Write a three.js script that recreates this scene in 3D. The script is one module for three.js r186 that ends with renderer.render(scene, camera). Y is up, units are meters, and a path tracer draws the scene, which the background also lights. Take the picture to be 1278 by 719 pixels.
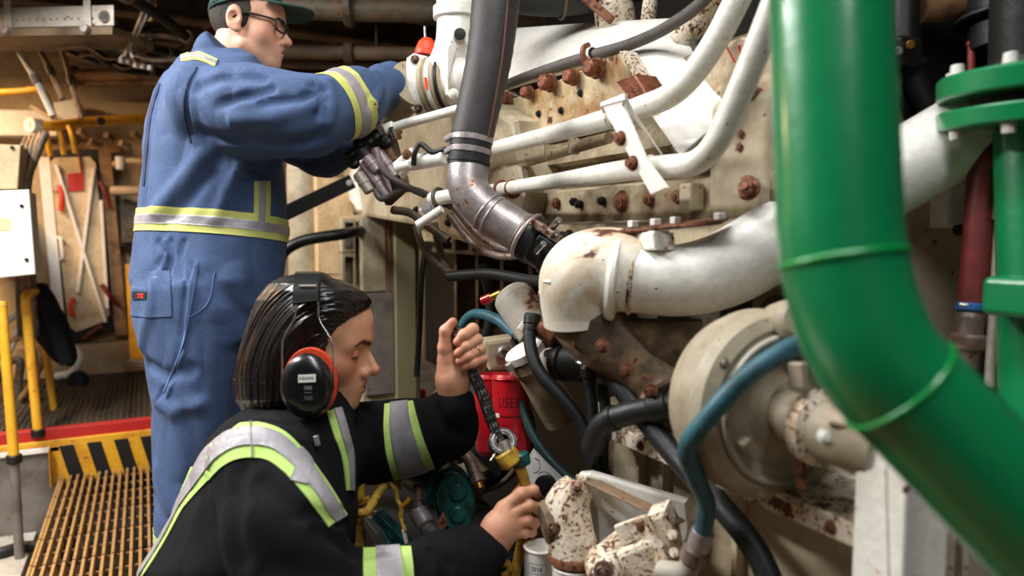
import * as THREE from 'three';
import { RoundedBoxGeometry } from 'three/addons/geometries/RoundedBoxGeometry.js';
import { mergeGeometries } from 'three/addons/utils/BufferGeometryUtils.js';
import { RectAreaLightUniformsLib } from 'three/addons/lights/RectAreaLightUniformsLib.js';

// ---------- camera, light, exposure ----------
const W = 1278, H = 719, F = 900;
const scene = new THREE.Scene();
scene.background = new THREE.Color(0x000000);
const camera = new THREE.PerspectiveCamera(2 * Math.atan(H / 2 / F) * 180 / Math.PI, W / H, 0.05, 30);
camera.rotation.order = 'YXZ';
camera.position.set(0, 0.95, 0);
camera.rotation.set(-4.42 * Math.PI / 180, -27.02 * Math.PI / 180, 0);
camera.focus = 1.5;
camera.userData.fStop = 2.4;
camera.updateMatrixWorld(true);
const renderer = new THREE.WebGLRenderer();
renderer.toneMapping = THREE.LinearToneMapping;
renderer.toneMappingExposure = 0.9;
renderer.shadowMap.enabled = true;
RectAreaLightUniformsLib.init();
// ship's lamps, the first one added as fill: [name label, x, y, z, length, width, intensity, colour, turn]
const LAMPS = [
  ['unseen white ceiling fitting added as fill light over the near end of the engine, behind the photographer', 0.1, 2.2, 0.4, 1.2, 0.22, 21, 0xf6f8ff, 0],  // unseen lamp, added to brighten the parts at the right
  ['white fluorescent ceiling fitting above the man in blue, over the left side', -0.95, 2.2, -2.0, 1.3, 0.22, 140, 0xfaf9f6, 0],
  ['white fluorescent ceiling fitting above the middle of the engine', 0.3, 2.2, -0.75, 1.2, 0.2, 27, 0xfaf9f6, 0],
  ['warm ceiling fitting over the raised platform by the steel door', -1.0, 1.8, -3.75, 0.7, 0.2, 80, 0xffd2a0, 0],
];

// ---------- measuring ----------
const V = (x, y, z) => new THREE.Vector3(x, y, z);
const ray = (px, py) => V((px - W / 2) / F, -(py - H / 2) / F, -1).transformDirection(camera.matrixWorld);
const P = (px, py, d) => V((px - W / 2) / F * d, -(py - H / 2) / F * d, -d).applyMatrix4(camera.matrixWorld);
const camR = V(1, 0, 0).transformDirection(camera.matrixWorld), camU = V(0, 1, 0).transformDirection(camera.matrixWorld), camB = V(0, 0, 1).transformDirection(camera.matrixWorld);
const C0 = camera.position.clone();
const hitAxis = (px, py, ax, v) => { const r = ray(px, py); return C0.clone().addScaledVector(r, (v - C0[ax]) / r[ax]); };
const EX = 0.67;                                   // plane of the engine's side
const E = (px, py, off = 0) => hitAxis(px, py, 'x', EX + off);
const atY = (px, py, y) => hitAxis(px, py, 'y', y);
const atZ = (px, py, z) => hitAxis(px, py, 'z', z);
const pathE = (a) => a.map(([x, y, o]) => E(x, y, o || 0));
const pathP = (a, d) => a.map(([x, y, e]) => P(x, y, e ?? d));

// ---------- random and noise ----------
function rng(seed) { let s = seed >>> 0; return () => { s = s + 0x6D2B79F5 | 0; let t = Math.imul(s ^ s >>> 15, 1 | s); t = t + Math.imul(t ^ t >>> 7, 61 | t) ^ t; return ((t ^ t >>> 14) >>> 0) / 4294967296; }; }
const hash = (x, y, z) => { let h = Math.imul(x, 374761393) + Math.imul(y, 668265263) + Math.imul(z, 1274126177) | 0; h = Math.imul(h ^ h >>> 13, 1274126177); return ((h ^ h >>> 16) >>> 0) / 4294967296; };
const sm = (t) => t * t * (3 - 2 * t), mix = (a, b, t) => a + (b - a) * t, clamp = (x, a = 0, b = 1) => x < a ? a : x > b ? b : x;
const step = (a, b, x) => sm(clamp((x - a) / (b - a)));
function noise3(x, y, z) {
  const i = Math.floor(x), j = Math.floor(y), k = Math.floor(z), u = sm(x - i), v = sm(y - j), w = sm(z - k);
  return mix(mix(mix(hash(i, j, k), hash(i + 1, j, k), u), mix(hash(i, j + 1, k), hash(i + 1, j + 1, k), u), v),
    mix(mix(hash(i, j, k + 1), hash(i + 1, j, k + 1), u), mix(hash(i, j + 1, k + 1), hash(i + 1, j + 1, k + 1), u), v), w);
}
const fbm3 = (x, y, z, o = 4) => { let s = 0, a = 0.5, t = 0; for (let i = 0; i < o; i++) { s += a * noise3(x, y, z); t += a; a *= 0.5; x *= 2.03; y *= 2.03; z *= 2.03; } return s / t; };
function tnoise(x, y, per, seed) {                   // tiles with period per
  const i = Math.floor(x), j = Math.floor(y), u = sm(x - i), v = sm(y - j), m = (n) => ((n % per) + per) % per;
  return mix(mix(hash(m(i), m(j), seed), hash(m(i + 1), m(j), seed), u), mix(hash(m(i), m(j + 1), seed), hash(m(i + 1), m(j + 1), seed), u), v);
}
function tfbm(u, v, per, seed, o = 5) { let s = 0, a = 0.5, t = 0; for (let k = 0; k < o; k++) { s += a * tnoise(u * per, v * per, per, seed + k); t += a; a *= 0.55; per *= 2; } return s / t; }

// ---------- textures ----------
function dataTex(n, fn, srgb = true, m = n) {
  const d = new Uint8Array(n * m * 4);
  for (let y = 0; y < m; y++) for (let x = 0; x < n; x++) { const c = fn(x / n, y / m, x, y), i = (y * n + x) * 4; d[i] = clamp(c[0], 0, 255); d[i + 1] = clamp(c[1], 0, 255); d[i + 2] = clamp(c[2], 0, 255); d[i + 3] = 255; }
  const t = new THREE.DataTexture(d, n, m); t.magFilter = t.minFilter = THREE.LinearFilter; t.wrapS = t.wrapT = THREE.RepeatWrapping;
  if (srgb) t.colorSpace = THREE.SRGBColorSpace; t.needsUpdate = true; return t;
}
const mixc = (a, b, t) => [mix(a[0], b[0], t), mix(a[1], b[1], t), mix(a[2], b[2], t)];
const rep = (t, m) => { const c = t.clone(); c.repeat.set(1 / m, 1 / m); c.needsUpdate = true; return c; };
// paint with grime, chips and rust: base colour, grime colour, amount of each
function paintTex(base, grime, rustAmt, grimeAmt, seed, chips = 1, n = 512) {
  const map = dataTex(n, (u, v) => {
    const g = tfbm(u, v, 4, seed), g2 = tfbm(u, v, 16, seed + 9, 4), f = tfbm(u, v, 64, seed + 20, 2);
    let c = mixc(base, grime, clamp((step(0.42, 0.75, g) * 0.7 + (g2 - 0.45) * 0.9) * grimeAmt));
    c = c.map((k) => k * (0.95 + 0.1 * f));
    const r = tfbm(u, v, 6, seed + 31), r2 = tfbm(u, v, 24, seed + 44, 4);
    const th = 0.86 - rustAmt * 0.42, e = r * 0.55 + r2 * 0.45;
    const halo = step(th - 0.09, th + 0.02, e), core = step(th, th + 0.035, e);
    c = mixc(c, [150, 92, 52], halo * 0.55); c = mixc(c, mixc([96, 46, 26], [58, 34, 24], f), core);
    const s = tfbm(u, v, 40, seed + 60, 2); { const q = 0.93 - 0.06 * chips; if (s > q) c = mixc(c, [84, 48, 32], step(q, q + 0.04, s) * 0.9); }
    return c;
  });
  return map;
}
const speckTex = (base, seed, amt) => dataTex(512, (u, v) => {
  const g = tfbm(u, v, 4, seed), s = tfbm(u, v, 10, seed + 5), f = tfbm(u, v, 48, seed + 11, 3), h = tfbm(u, v, 96, seed + 17, 2);
  let c = mixc(base, [190, 160, 124], step(0.4, 0.7, s) * 0.6); c = mixc(c, [150, 104, 66], step(0.5, 0.8, g * 0.5 + s * 0.5) * 0.8);
  const k = step(0.62 - amt, 0.7 - amt, f * 0.6 + s * 0.25 + g * 0.25 - 0.04); c = mixc(c, mixc([112, 64, 36], [62, 38, 26], h), k);
  return c.map((q) => q * (0.92 + 0.16 * h));
});
const bumpTex = (per, seed, o = 5) => dataTex(256, (u, v) => { const g = tfbm(u, v, per, seed, o) * 255; return [g, g, g]; }, false);
const BUMP = bumpTex(16, 5), BUMPC = bumpTex(8, 9, 6);
const M = {};
const std = (o) => new THREE.MeshStandardMaterial(o), phys = (o) => new THREE.MeshPhysicalMaterial(o);
const flat = (c, r = 0.5, m = 0, more) => std({ color: c, roughness: r, metalness: m, ...more });
M.white = std({ map: rep(paintTex([236, 233, 224], [206, 196, 176], 0.22, 0.35, 11, 0.5), 0.35), roughness: 0.42, bumpMap: rep(BUMP, 0.15), bumpScale: 0.0004 });
M.whiteClean = std({ map: rep(paintTex([240, 237, 230], [222, 214, 200], 0.16, 0.3, 17, 0.2), 0.5), roughness: 0.36, bumpMap: rep(BUMP, 0.2), bumpScale: 0.0003 });
M.cream = std({ map: rep(paintTex([190, 178, 152], [138, 122, 96], 0.2, 0.8, 23, 0.7), 0.6), roughness: 0.55, bumpMap: rep(BUMP, 0.15), bumpScale: 0.0006 });
M.turbo = std({ map: rep(paintTex([172, 160, 138], [128, 114, 92], 0.25, 0.8, 25, 0.7), 0.5), roughness: 0.5, bumpMap: rep(BUMP, 0.15), bumpScale: 0.0006 });
M.creamDirty = std({ map: rep(paintTex([186, 172, 142], [98, 80, 58], 0.36, 1.1, 29, 0.8), 0.5), roughness: 0.62, bumpMap: rep(BUMPC, 0.2), bumpScale: 0.001 });
M.oily = std({ map: rep(paintTex([92, 80, 62], [44, 38, 30], 0.5, 1.2, 37), 0.4), roughness: 0.55, bumpMap: rep(BUMPC, 0.2), bumpScale: 0.001 });
M.rustWhite = std({ map: rep(speckTex([222, 210, 190], 41, 0.085), 0.2), roughness: 0.6, bumpMap: rep(BUMPC, 0.08), bumpScale: 0.0012 });
M.rust = std({ map: rep(paintTex([122, 78, 52], [70, 44, 30], 0.9, 1, 47, 2), 0.2), roughness: 0.75, bumpMap: rep(BUMPC, 0.08), bumpScale: 0.0012 });
M.rustEarth = std({ map: rep(paintTex([128, 106, 80], [66, 52, 38], 0.42, 1.2, 53, 1.4), 0.25), roughness: 0.68, bumpMap: rep(BUMPC, 0.1), bumpScale: 0.0014 });
M.copperBolt = std({ map: rep(paintTex([142, 84, 62], [76, 40, 30], 0.7, 1, 57, 2), 0.08), roughness: 0.45, metalness: 0.35 });
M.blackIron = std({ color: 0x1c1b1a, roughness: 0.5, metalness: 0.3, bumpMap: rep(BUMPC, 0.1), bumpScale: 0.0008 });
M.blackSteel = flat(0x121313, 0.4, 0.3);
M.rubber = std({ color: 0x17191a, roughness: 0.5, bumpMap: rep(BUMP, 0.05), bumpScale: 0.0003 });
M.rubberGreen = std({ color: 0x1d3a38, roughness: 0.45, bumpMap: rep(BUMP, 0.05), bumpScale: 0.0003 });
M.rubberBlue = std({ map: rep(paintTex([52, 104, 118], [38, 66, 74], 0.1, 1, 61, 0), 0.12), roughness: 0.5 });
M.rubberGrey = std({ map: rep(paintTex([96, 90, 88], [62, 58, 56], 0.1, 1, 63, 0), 0.12), roughness: 0.65, bumpMap: rep(BUMP, 0.05), bumpScale: 0.0006 });
M.steel = std({ map: rep(paintTex([168, 160, 160], [122, 112, 112], 0.3, 0.8, 67, 0.6), 0.25), roughness: 0.42, metalness: 0.55, bumpMap: rep(BUMP, 0.06), bumpScale: 0.0004 });
M.steelDirty = std({ map: rep(paintTex([140, 126, 120], [84, 66, 58], 0.6, 1, 71, 1.5), 0.15), roughness: 0.48, metalness: 0.5 });
M.chrome = flat(0xc9c9c6, 0.22, 1);
M.brass = flat(0xb08536, 0.35, 0.9);
M.yellow = std({ map: rep(paintTex([232, 172, 46], [190, 126, 30], 0.25, 0.6, 73, 0.6), 0.3), roughness: 0.42 });
M.yellowDirty = std({ map: rep(paintTex([206, 168, 62], [120, 84, 28], 0.5, 1, 79, 1.5), 0.15), roughness: 0.5 });
M.black = std({ color: 0x141414, roughness: 0.6 });
M.red = phys({ map: rep(paintTex([176, 22, 32], [120, 12, 22], 0.1, 0.6, 83, 0.3), 0.2), roughness: 0.3, clearcoat: 0.4 });
M.redPlain = flat(0xb3231f, 0.5);
M.orange = flat(0xd8431f, 0.5);
M.greenGloss = phys({ color: new THREE.Color().setRGB(0.002, 0.21, 0.065), roughness: 0.32, clearcoat: 0.6, clearcoatRoughness: 0.16, bumpMap: rep(BUMP, 0.3), bumpScale: 0.0005 });
M.greenWeld = phys({ color: 0x008c3c, roughness: 0.35, clearcoat: 0.5, clearcoatRoughness: 0.2 });
M.teal = std({ map: rep(paintTex([22, 98, 92], [14, 44, 46], 0.15, 1.1, 89, 0.6), 0.12), roughness: 0.38, bumpMap: rep(BUMPC, 0.05), bumpScale: 0.0008 });
M.blue = flat(0x2a5f9e, 0.45);
M.wallDark = flat(0x2c2925, 0.7);
M.redOxide = std({ map: rep(paintTex([124, 42, 38], [76, 26, 24], 0.3, 0.9, 97, 0.5), 0.3), roughness: 0.5 });
M.bulkhead = std({ map: rep(paintTex([196, 174, 138], [142, 112, 76], 0.2, 0.6, 101, 0.2), 0.9), roughness: 0.6 });
M.deckhead = std({ map: rep(paintTex([112, 92, 68], [62, 48, 34], 0.3, 1, 103, 0.4), 0.9), roughness: 0.7 });
M.greyPaint = std({ map: rep(paintTex([128, 120, 112], [84, 76, 70], 0.4, 0.9, 107, 0.8), 0.6), roughness: 0.6 });
M.greyLight = std({ map: rep(paintTex([190, 184, 172], [140, 132, 120], 0.3, 0.9, 109, 0.8), 0.7), roughness: 0.6 });
M.tray = std({ map: rep(paintTex([176, 168, 158], [130, 118, 104], 0.3, 0.8, 113, 0.6), 0.4), roughness: 0.5, metalness: 0.25 });
M.pipeBrown = std({ map: rep(paintTex([152, 118, 80], [94, 66, 42], 0.5, 1, 127, 0.8), 0.3), roughness: 0.55 });
M.barRust = std({ map: rep(paintTex([178, 138, 86], [116, 86, 54], 0.4, 0.9, 131, 1), 0.2), roughness: 0.5, metalness: 0.15 });

// ---------- geometry ----------
function boxUV(g) {                                   // uv in metres by the face's main direction
  g = g.index ? g.toNonIndexed() : g;
  if (!g.attributes.normal) g.computeVertexNormals();
  const p = g.attributes.position, n = p.count, uv = new Float32Array(n * 2), a = V(), b = V(), c = V();
  for (let i = 0; i < n; i += 3) {
    a.fromBufferAttribute(p, i); b.fromBufferAttribute(p, i + 1); c.fromBufferAttribute(p, i + 2);
    const q = b.clone().sub(a).cross(c.clone().sub(a)), X = Math.abs(q.x), Y = Math.abs(q.y), Z = Math.abs(q.z);
    for (let k = 0; k < 3; k++) { const x = p.getX(i + k), y = p.getY(i + k), z = p.getZ(i + k); uv[(i + k) * 2] = X > Y && X > Z ? z : x; uv[(i + k) * 2 + 1] = Y >= X && Y >= Z ? z : y; }
  }
  g.setAttribute('uv', new THREE.BufferAttribute(uv, 2)); return g;
}
function clean(g) { for (const k of Object.keys(g.attributes)) if (!['position', 'normal', 'uv', 'color'].includes(k)) g.deleteAttribute(k); return g; }
const merge = (gs) => { const f = gs.flat(Infinity).map((g) => clean(g.index ? g.toNonIndexed() : g)); return f.length === 1 ? f[0] : mergeGeometries(f); };
const basis = (dir, up = V(0, 1, 0)) => {             // matrix whose y axis is dir
  const y = dir.clone().normalize(); let x = up.clone().cross(y); if (x.lengthSq() < 1e-6) x = V(1, 0, 0).cross(y); x.normalize();
  return new THREE.Matrix4().makeBasis(x, y, x.clone().cross(y));
};
const place = (g, pos, dir, up) => g.applyMatrix4(basis(dir, up).setPosition(pos));
function lathe(profile, pos, dir, seg = 32, sharp = 0.6) {   // profile [[radius, along]...] around dir from pos; hard edges where it turns
  const gs = [];
  for (let i = 0; i + 1 < profile.length; i++) {
    const [r0, t0] = profile[i], [r1, t1] = profile[i + 1];
    const g = new THREE.CylinderGeometry(Math.max(r1, 1e-5), Math.max(r0, 1e-5), 1, seg, 1, true);
    const p = g.attributes.position, n = g.attributes.normal, uv = g.attributes.uv, dl = Math.hypot(r1 - r0, t1 - t0) || 1e-6, R = Math.max(r0, r1);
    const sg = Math.sign(t1 - t0) || 1;
    for (let k = 0; k < p.count; k++) {
      const top = p.getY(k) > 0, r = top ? r1 : r0, a = Math.atan2(p.getX(k), p.getZ(k));
      p.setXYZ(k, Math.sin(a) * r, top ? t1 : t0, Math.cos(a) * r);
      const nr = (t1 - t0) / dl, ny = -(r1 - r0) / dl; n.setXYZ(k, Math.sin(a) * nr, ny, Math.cos(a) * nr);
      uv.setXY(k, uv.getX(k) * 2 * Math.PI * R, (top ? dl : 0) + t0 + (r0 - r1 > 0 ? r0 : 0));
    }
    if (sg < 0 || (t1 === t0)) { /* orientation is free: both sides of a face are drawn */ }
    gs.push(g);
  }
  return place(merge(gs), pos, dir);
}
const cyl = (a, b, r, r2 = r, seg = 24, ch = 0.0) => {   // capped cylinder or cone from a to b with chamfer ch
  const d = b.clone().sub(a), l = d.length(), c = Math.min(ch || Math.min(r, r2) * 0.12, l * 0.3);
  return lathe([[0, 0], [r - c, 0], [r, c], [r2, l - c], [r2 - c, l], [0, l]], a, d, seg);
};
const ring = (pos, dir, R, r, seg = 40, t = 10) => { const g = new THREE.TorusGeometry(R, r, t, seg); g.rotateX(Math.PI / 2); const uv = g.attributes.uv; for (let i = 0; i < uv.count; i++) uv.setXY(i, uv.getX(i) * 6.28 * R, uv.getY(i) * 6.28 * r); return place(g, pos, dir); };
const box = (w, h, d, r = 0.003, s = 2) => boxUV(new RoundedBoxGeometry(w, h, d, s, Math.min(r, w / 2.01, h / 2.01, d / 2.01)));
const boxAt = (x0, x1, y0, y1, z0, z1, r) => box(Math.abs(x1 - x0), Math.abs(y1 - y0), Math.abs(z1 - z0), r).translate((x0 + x1) / 2, (y0 + y1) / 2, (z0 + z1) / 2);
const bar = (a, b, w, h, up = V(0, 1, 0), r = 0.003) => place(box(w, a.distanceTo(b), h, r), a.clone().lerp(b, 0.5), b.clone().sub(a), up);
// path with rounded corners
function bend(pts, rad = 0.05) {
  const c = new THREE.CurvePath(); let cur = pts[0];
  for (let i = 1; i + 1 < pts.length; i++) {
    const p = pts[i], a = pts[i - 1].clone().sub(p), b = pts[i + 1].clone().sub(p), R = Math.min(rad, a.length() * 0.49, b.length() * 0.49);
    const s = p.clone().addScaledVector(a.normalize(), R), e = p.clone().addScaledVector(b.normalize(), R);
    c.add(new THREE.LineCurve3(cur, s)); c.add(new THREE.QuadraticBezierCurve3(s, p.clone(), e)); cur = e;
  }
  c.add(new THREE.LineCurve3(cur, pts[pts.length - 1])); return c;
}
const spline = (pts) => new THREE.CatmullRomCurve3(pts, false, 'centripetal');
// tube along a curve with radius r (number or function of 0..1), capped, uv in metres
function tube(curve, r, n = 48, seg = 16, caps = true) {
  const L = curve.getLength(), fr = curve.computeFrenetFrames(n, false), pos = [], nor = [], uv = [], idx = [], rf = typeof r === 'function' ? r : () => r, q = V();
  for (let i = 0; i <= n; i++) {
    const t = i / n, c = curve.getPointAt(t), R = rf(t);
    for (let j = 0; j <= seg; j++) {
      const a = j / seg * 2 * Math.PI; q.copy(fr.normals[i]).multiplyScalar(-Math.cos(a)).addScaledVector(fr.binormals[i], Math.sin(a));
      pos.push(c.x + q.x * R, c.y + q.y * R, c.z + q.z * R); nor.push(q.x, q.y, q.z); uv.push(j / seg * 6.283 * rf(0.5), t * L);
    }
  }
  for (let i = 0; i < n; i++) for (let j = 0; j < seg; j++) { const a = i * (seg + 1) + j, b = a + seg + 1; idx.push(a, b, a + 1, b, b + 1, a + 1); }
  if (caps) for (const e of [0, n]) {
    const c = curve.getPointAt(e / n), t = fr.tangents[e].clone().multiplyScalar(e ? 1 : -1), k = pos.length / 3;
    pos.push(c.x, c.y, c.z); nor.push(t.x, t.y, t.z); uv.push(0, 0);
    for (let j = 0; j <= seg; j++) { const s = (e * (seg + 1) + j) * 3; pos.push(pos[s], pos[s + 1], pos[s + 2]); nor.push(t.x, t.y, t.z); uv.push(Math.cos(j) * 0.02, Math.sin(j) * 0.02); }
    const v3 = (n) => V(pos[n * 3], pos[n * 3 + 1], pos[n * 3 + 2]), out = v3(k + 1).sub(v3(k)).cross(v3(k + 2).sub(v3(k))).dot(t) > 0; for (let j = 0; j < seg; j++) out ? idx.push(k, k + 1 + j, k + 2 + j) : idx.push(k, k + 2 + j, k + 1 + j);
  }
  const g = new THREE.BufferGeometry(); g.setAttribute('position', new THREE.Float32BufferAttribute(pos, 3)); g.setAttribute('normal', new THREE.Float32BufferAttribute(nor, 3)); g.setAttribute('uv', new THREE.Float32BufferAttribute(uv, 2)); g.setIndex(idx); return g;
}
// hex bolt head with washer and rounded stud, standing on pos along dir
function hex(pos, dir, r = 0.01, h = 0.008) {
  const g = new THREE.CylinderGeometry(r * 0.94, r, h, 6); g.translate(0, h / 2 + r * 0.2, 0);
  const w = new THREE.CylinderGeometry(r * 1.35, r * 1.4, r * 0.22, 16); w.translate(0, r * 0.1, 0);
  const s = new THREE.CylinderGeometry(r * 0.5, r * 0.55, h * 0.5, 12); s.translate(0, h * 1.2, 0);
  return place(boxUV(merge([g, w, s].map((k) => k.toNonIndexed()))), pos, dir);
}
// plate: outline of world points lying about on a plane, thickness along dir (away from the eye)
function plate(pts, dir, th, holes = [], bevel = 0.002) {
  const o = pts[0], m = basis(dir), inv = m.clone().invert(), to = (p) => { const q = p.clone().sub(o).applyMatrix4(inv); return new THREE.Vector2(q.x, q.z); };
  const s = new THREE.Shape(pts.map(to)); for (const h of holes) s.holes.push(new THREE.Path(h.map(to)));
  const g = new THREE.ExtrudeGeometry(s, { depth: Math.max(th - 2 * bevel, 1e-4), bevelEnabled: bevel > 0, bevelSize: bevel, bevelThickness: bevel, bevelOffset: -bevel, bevelSegments: 2, curveSegments: 10 });
  g.translate(0, 0, bevel);
  // shape x,y,depth -> local x,z,y
  const p = g.attributes.position; for (let i = 0; i < p.count; i++) { const x = p.getX(i), y = p.getY(i), z = p.getZ(i); p.setXYZ(i, x, z, y); }
  const idx = []; for (let i = 0; i < p.count; i += 3) idx.push(i, i + 2, i + 1); g.setIndex(idx);
  const k = g.toNonIndexed(); k.computeVertexNormals(); k.applyMatrix4(m.setPosition(o)); return boxUV(k);
}
const smooth = (pts, n = 40) => new THREE.CatmullRomCurve3(pts, true, 'centripetal').getPoints(n).slice(0, -1);
const plateE = (px, off, th, o = {}) => { let pts = px.map(([x, y]) => E(x, y, off)); if (o.smooth) pts = smooth(pts, o.smooth); return plate(pts, V(1, 0, 0), th, (o.holes || []).map((h) => h.map(([x, y]) => E(x, y, off))), o.bevel ?? 0.003); };
const circlePts = (c, dir, r, n = 24) => { const m = basis(dir); return [...Array(n)].map((_, i) => V(Math.cos(i / n * 6.2832) * r, 0, Math.sin(i / n * 6.2832) * r).applyMatrix4(m).add(c)); };

// ---------- things ----------
const counts = {};
const numbered = (n) => { const k = counts[n] = (counts[n] ?? -1) + 1; return k ? `${n}_${String(k).padStart(3, '0')}` : n; };
function thing(name, label, category, pos, group) {
  const o = new THREE.Group(); o.name = numbered(name); o.position.copy(pos); o.userData = { label, category }; if (group) o.userData.group = group;
  scene.add(o); return o;
}
function part(name, geo, mat, parent, label) {
  const g = Array.isArray(geo) ? merge(geo) : geo; let root = parent; while (root.parent && root.parent !== scene) root = root.parent;
  g.translate(-root.position.x, -root.position.y, -root.position.z);
  const m = new THREE.Mesh(g, mat); m.name = numbered(name); m.castShadow = m.receiveShadow = true; if (label) m.userData.label = label; parent.add(m); return m;
}
function single(name, label, category, geo, mat, group) {   // a thing that is one mesh
  const g = Array.isArray(geo) ? merge(geo) : geo; g.computeBoundingBox(); const c = g.boundingBox.getCenter(V()); c.y = g.boundingBox.min.y;
  g.translate(-c.x, -c.y, -c.z); const m = new THREE.Mesh(g, mat); m.name = numbered(name); m.position.copy(c); m.castShadow = m.receiveShadow = true; m.userData = { label, category }; if (group) m.userData.group = group; scene.add(m); return m;
}
function struct(name, geo, mat, parent) {
  const g = Array.isArray(geo) ? merge(geo) : geo; const m = new THREE.Mesh(g, mat); m.name = parent ? numbered(name) : name; m.castShadow = m.receiveShadow = true; if (!parent) m.userData.kind = 'structure'; (parent || scene).add(m); return m;
}
// letters as thin raised geometry need no font here: print goes on a canvas
function printTex(w, h, draw) { const c = document.createElement('canvas'); c.width = w; c.height = h; const x = c.getContext('2d'); draw(x, w, h); const t = new THREE.CanvasTexture(c); t.colorSpace = THREE.SRGBColorSpace; return t; }
function decalQuad(a, b, c, d) {                        // corners: top left, top right, bottom right, bottom left
  const g = new THREE.BufferGeometry(); g.setAttribute('position', new THREE.Float32BufferAttribute([a, b, c, d].flatMap((p) => [p.x, p.y, p.z]), 3));
  g.setAttribute('uv', new THREE.Float32BufferAttribute([0, 1, 1, 1, 1, 0, 0, 0], 2)); g.setIndex([0, 3, 2, 0, 2, 1]); g.computeVertexNormals(); return g;
}
// ---------- the room: thick steel shell, axes along the engine ----------
const BZ = -4.65;
struct('floor', boxAt(-1.8, 1.85, -0.42, -0.32, -4.75, 1.6), M.oily);
struct('floor_pale', boxAt(-1.7, -0.41, -0.32, -0.21, -3.27, -1.2), M.greyLight);
struct('ceiling', boxAt(-1.8, 1.85, 2.3, 2.4, -4.75, 1.6), M.deckhead);
struct('wall_back', boxAt(-1.8, 1.85, -0.42, 2.4, BZ - 0.1, BZ), M.bulkhead);
struct('wall_front', boxAt(-1.8, 1.85, -0.42, 2.4, 1.5, 1.6), M.wallDark);
struct('wall_left', boxAt(-1.8, -1.7, -0.42, 2.4, -4.75, 1.6), M.wallDark);
struct('wall_right', boxAt(1.7, 1.8, -0.42, 2.4, -4.75, 1.6), M.wallDark);
{ // lowered deckhead over the far end with its beams
  const d = struct('ceiling_deckhead', boxAt(-1.7, 1.7, 1.98, 2.06, BZ, -2.9), M.deckhead);
  for (const z of [-2.98, -3.45, -3.9, -4.35]) { part('beam', boxAt(-1.7, 1.7, 1.86, 1.98, z - 0.008, z + 0.008), M.deckhead, d); part('beam_flange', boxAt(-1.7, 1.7, 1.845, 1.86, z - 0.05, z + 0.05), M.deckhead, d); }
  for (const x of [-0.9, -0.35, 0.3, 0.9]) part('girder', boxAt(x - 0.006, x + 0.006, 1.9, 1.98, BZ, -2.9), M.deckhead, d);
}
{ // raised platform beyond the grating
  const p = struct('floor_platform', boxAt(-1.7, 1.6, 0.04, 0.125, BZ, -3.28), M.greyPaint);
  part('platform_front', boxAt(-1.7, 1.6, -0.32, 0.125, -3.3, -3.275), M.greyPaint, p);
  const bars = [], cross = [];
  for (let x = -0.75; x < 0.75; x += 0.022) bars.push(boxAt(x, x + 0.006, 0.125, 0.17, BZ, -3.3, 0.001));
  for (let z = -4.6; z < -3.3; z += 0.05) cross.push(boxAt(-0.75, 0.75, 0.16, 0.168, z, z + 0.006, 0.001));
  const s = part('grating_mesh', [...bars, ...cross], M.oily, p); s.userData.kind = 'stuff';
  part('red_edge', boxAt(-0.75, 1.2, 0.14, 0.185, -3.32, -3.275), M.redPlain, p);
  part('yellow_edge', boxAt(-0.75, 1.2, 0.118, 0.142, -3.32, -3.262), M.yellow, p);
  part('white_edge', boxAt(-1.7, -0.32, 0.096, 0.118, -3.32, -3.262), M.whiteClean, p);
  part('coaming', boxAt(-0.62, 0.6, 0.17, 0.34, BZ, BZ + 0.12), M.bulkhead, p);
}
{ // hazard striped step plate
  const a = atZ(62, 560, -3.26), x0 = a.x, x1 = x0 + 0.75, y0 = -0.03, y1 = 0.12, z = -3.262;
  const t = thing('step_plate', 'yellow steel step plate with slanted black hazard stripes at the end of the grating', 'step plate', V(x0, y0, z));
  part('plate', boxAt(x0, x1, y0, y1, z - 0.006, z), M.yellow, t);
  part('end_plate', boxAt(x0, x0 + 0.004, y0, y1, z - 0.006, z + 0.05), M.yellow, t);
  for (let k = 0; k < 8; k++) { const s = x0 + 0.03 + k * 0.094; part('stripe', plate([V(s, y1 - 0.002, z), V(s + 0.05, y1 - 0.002, z), V(s + 0.085, y0 + 0.002, z), V(s + 0.035, y0 + 0.002, z)], V(0, 0, 1), 0.0015, [], 0), M.black, t); }
}
{ // walkway grating: bars along the engine, rods across
  const x0 = -0.315, x1 = 0.5, z0 = -3.25, z1 = 0.9;
  const t = thing('floor_grating', 'rust-coloured steel bar grating of the walkway that the man stands on', 'grating', V((x0 + x1) / 2, -0.03, -1.5));
  const g = boxAt(0, 0.0085, -0.034, 0, z0, z1, 0.001);
  let n = 0; for (let x = x0; x < x1; x += 0.0245, n++) { const m = part('bearing_bar', g.clone().translate(x, 0, 0), M.barRust, t); }
  for (let z = z0 + 0.03; z < z1; z += 0.1) part('cross_rod', boxAt(x0, x1, -0.024, -0.017, z, z + 0.006, 0.001), M.pipeBrown, t);
  for (const x of [x0 - 0.008, x1]) part('side_bar', boxAt(x, x + 0.008, -0.05, 0.004, z0, z1, 0.001), M.barRust, t);
  for (const z of [z0, -1.9, -0.5, z1]) part('support_angle', boxAt(x0, x1, -0.09, -0.036, z - 0.02, z + 0.02, 0.002), M.blackIron, t);
  for (const z of [-3.1, -1.9, -0.5, 0.8]) for (const x of [x0 + 0.03, x1 - 0.03]) part('support_leg', boxAt(x - 0.02, x + 0.02, -0.32, -0.08, z - 0.02, z + 0.02, 0.002), M.blackIron, t);
}
{ // dark sump under the grating
  struct('floor_sump', boxAt(-0.4, 0.66, -0.318, -0.3, -3.27, 0.95), M.oily);
}
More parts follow.
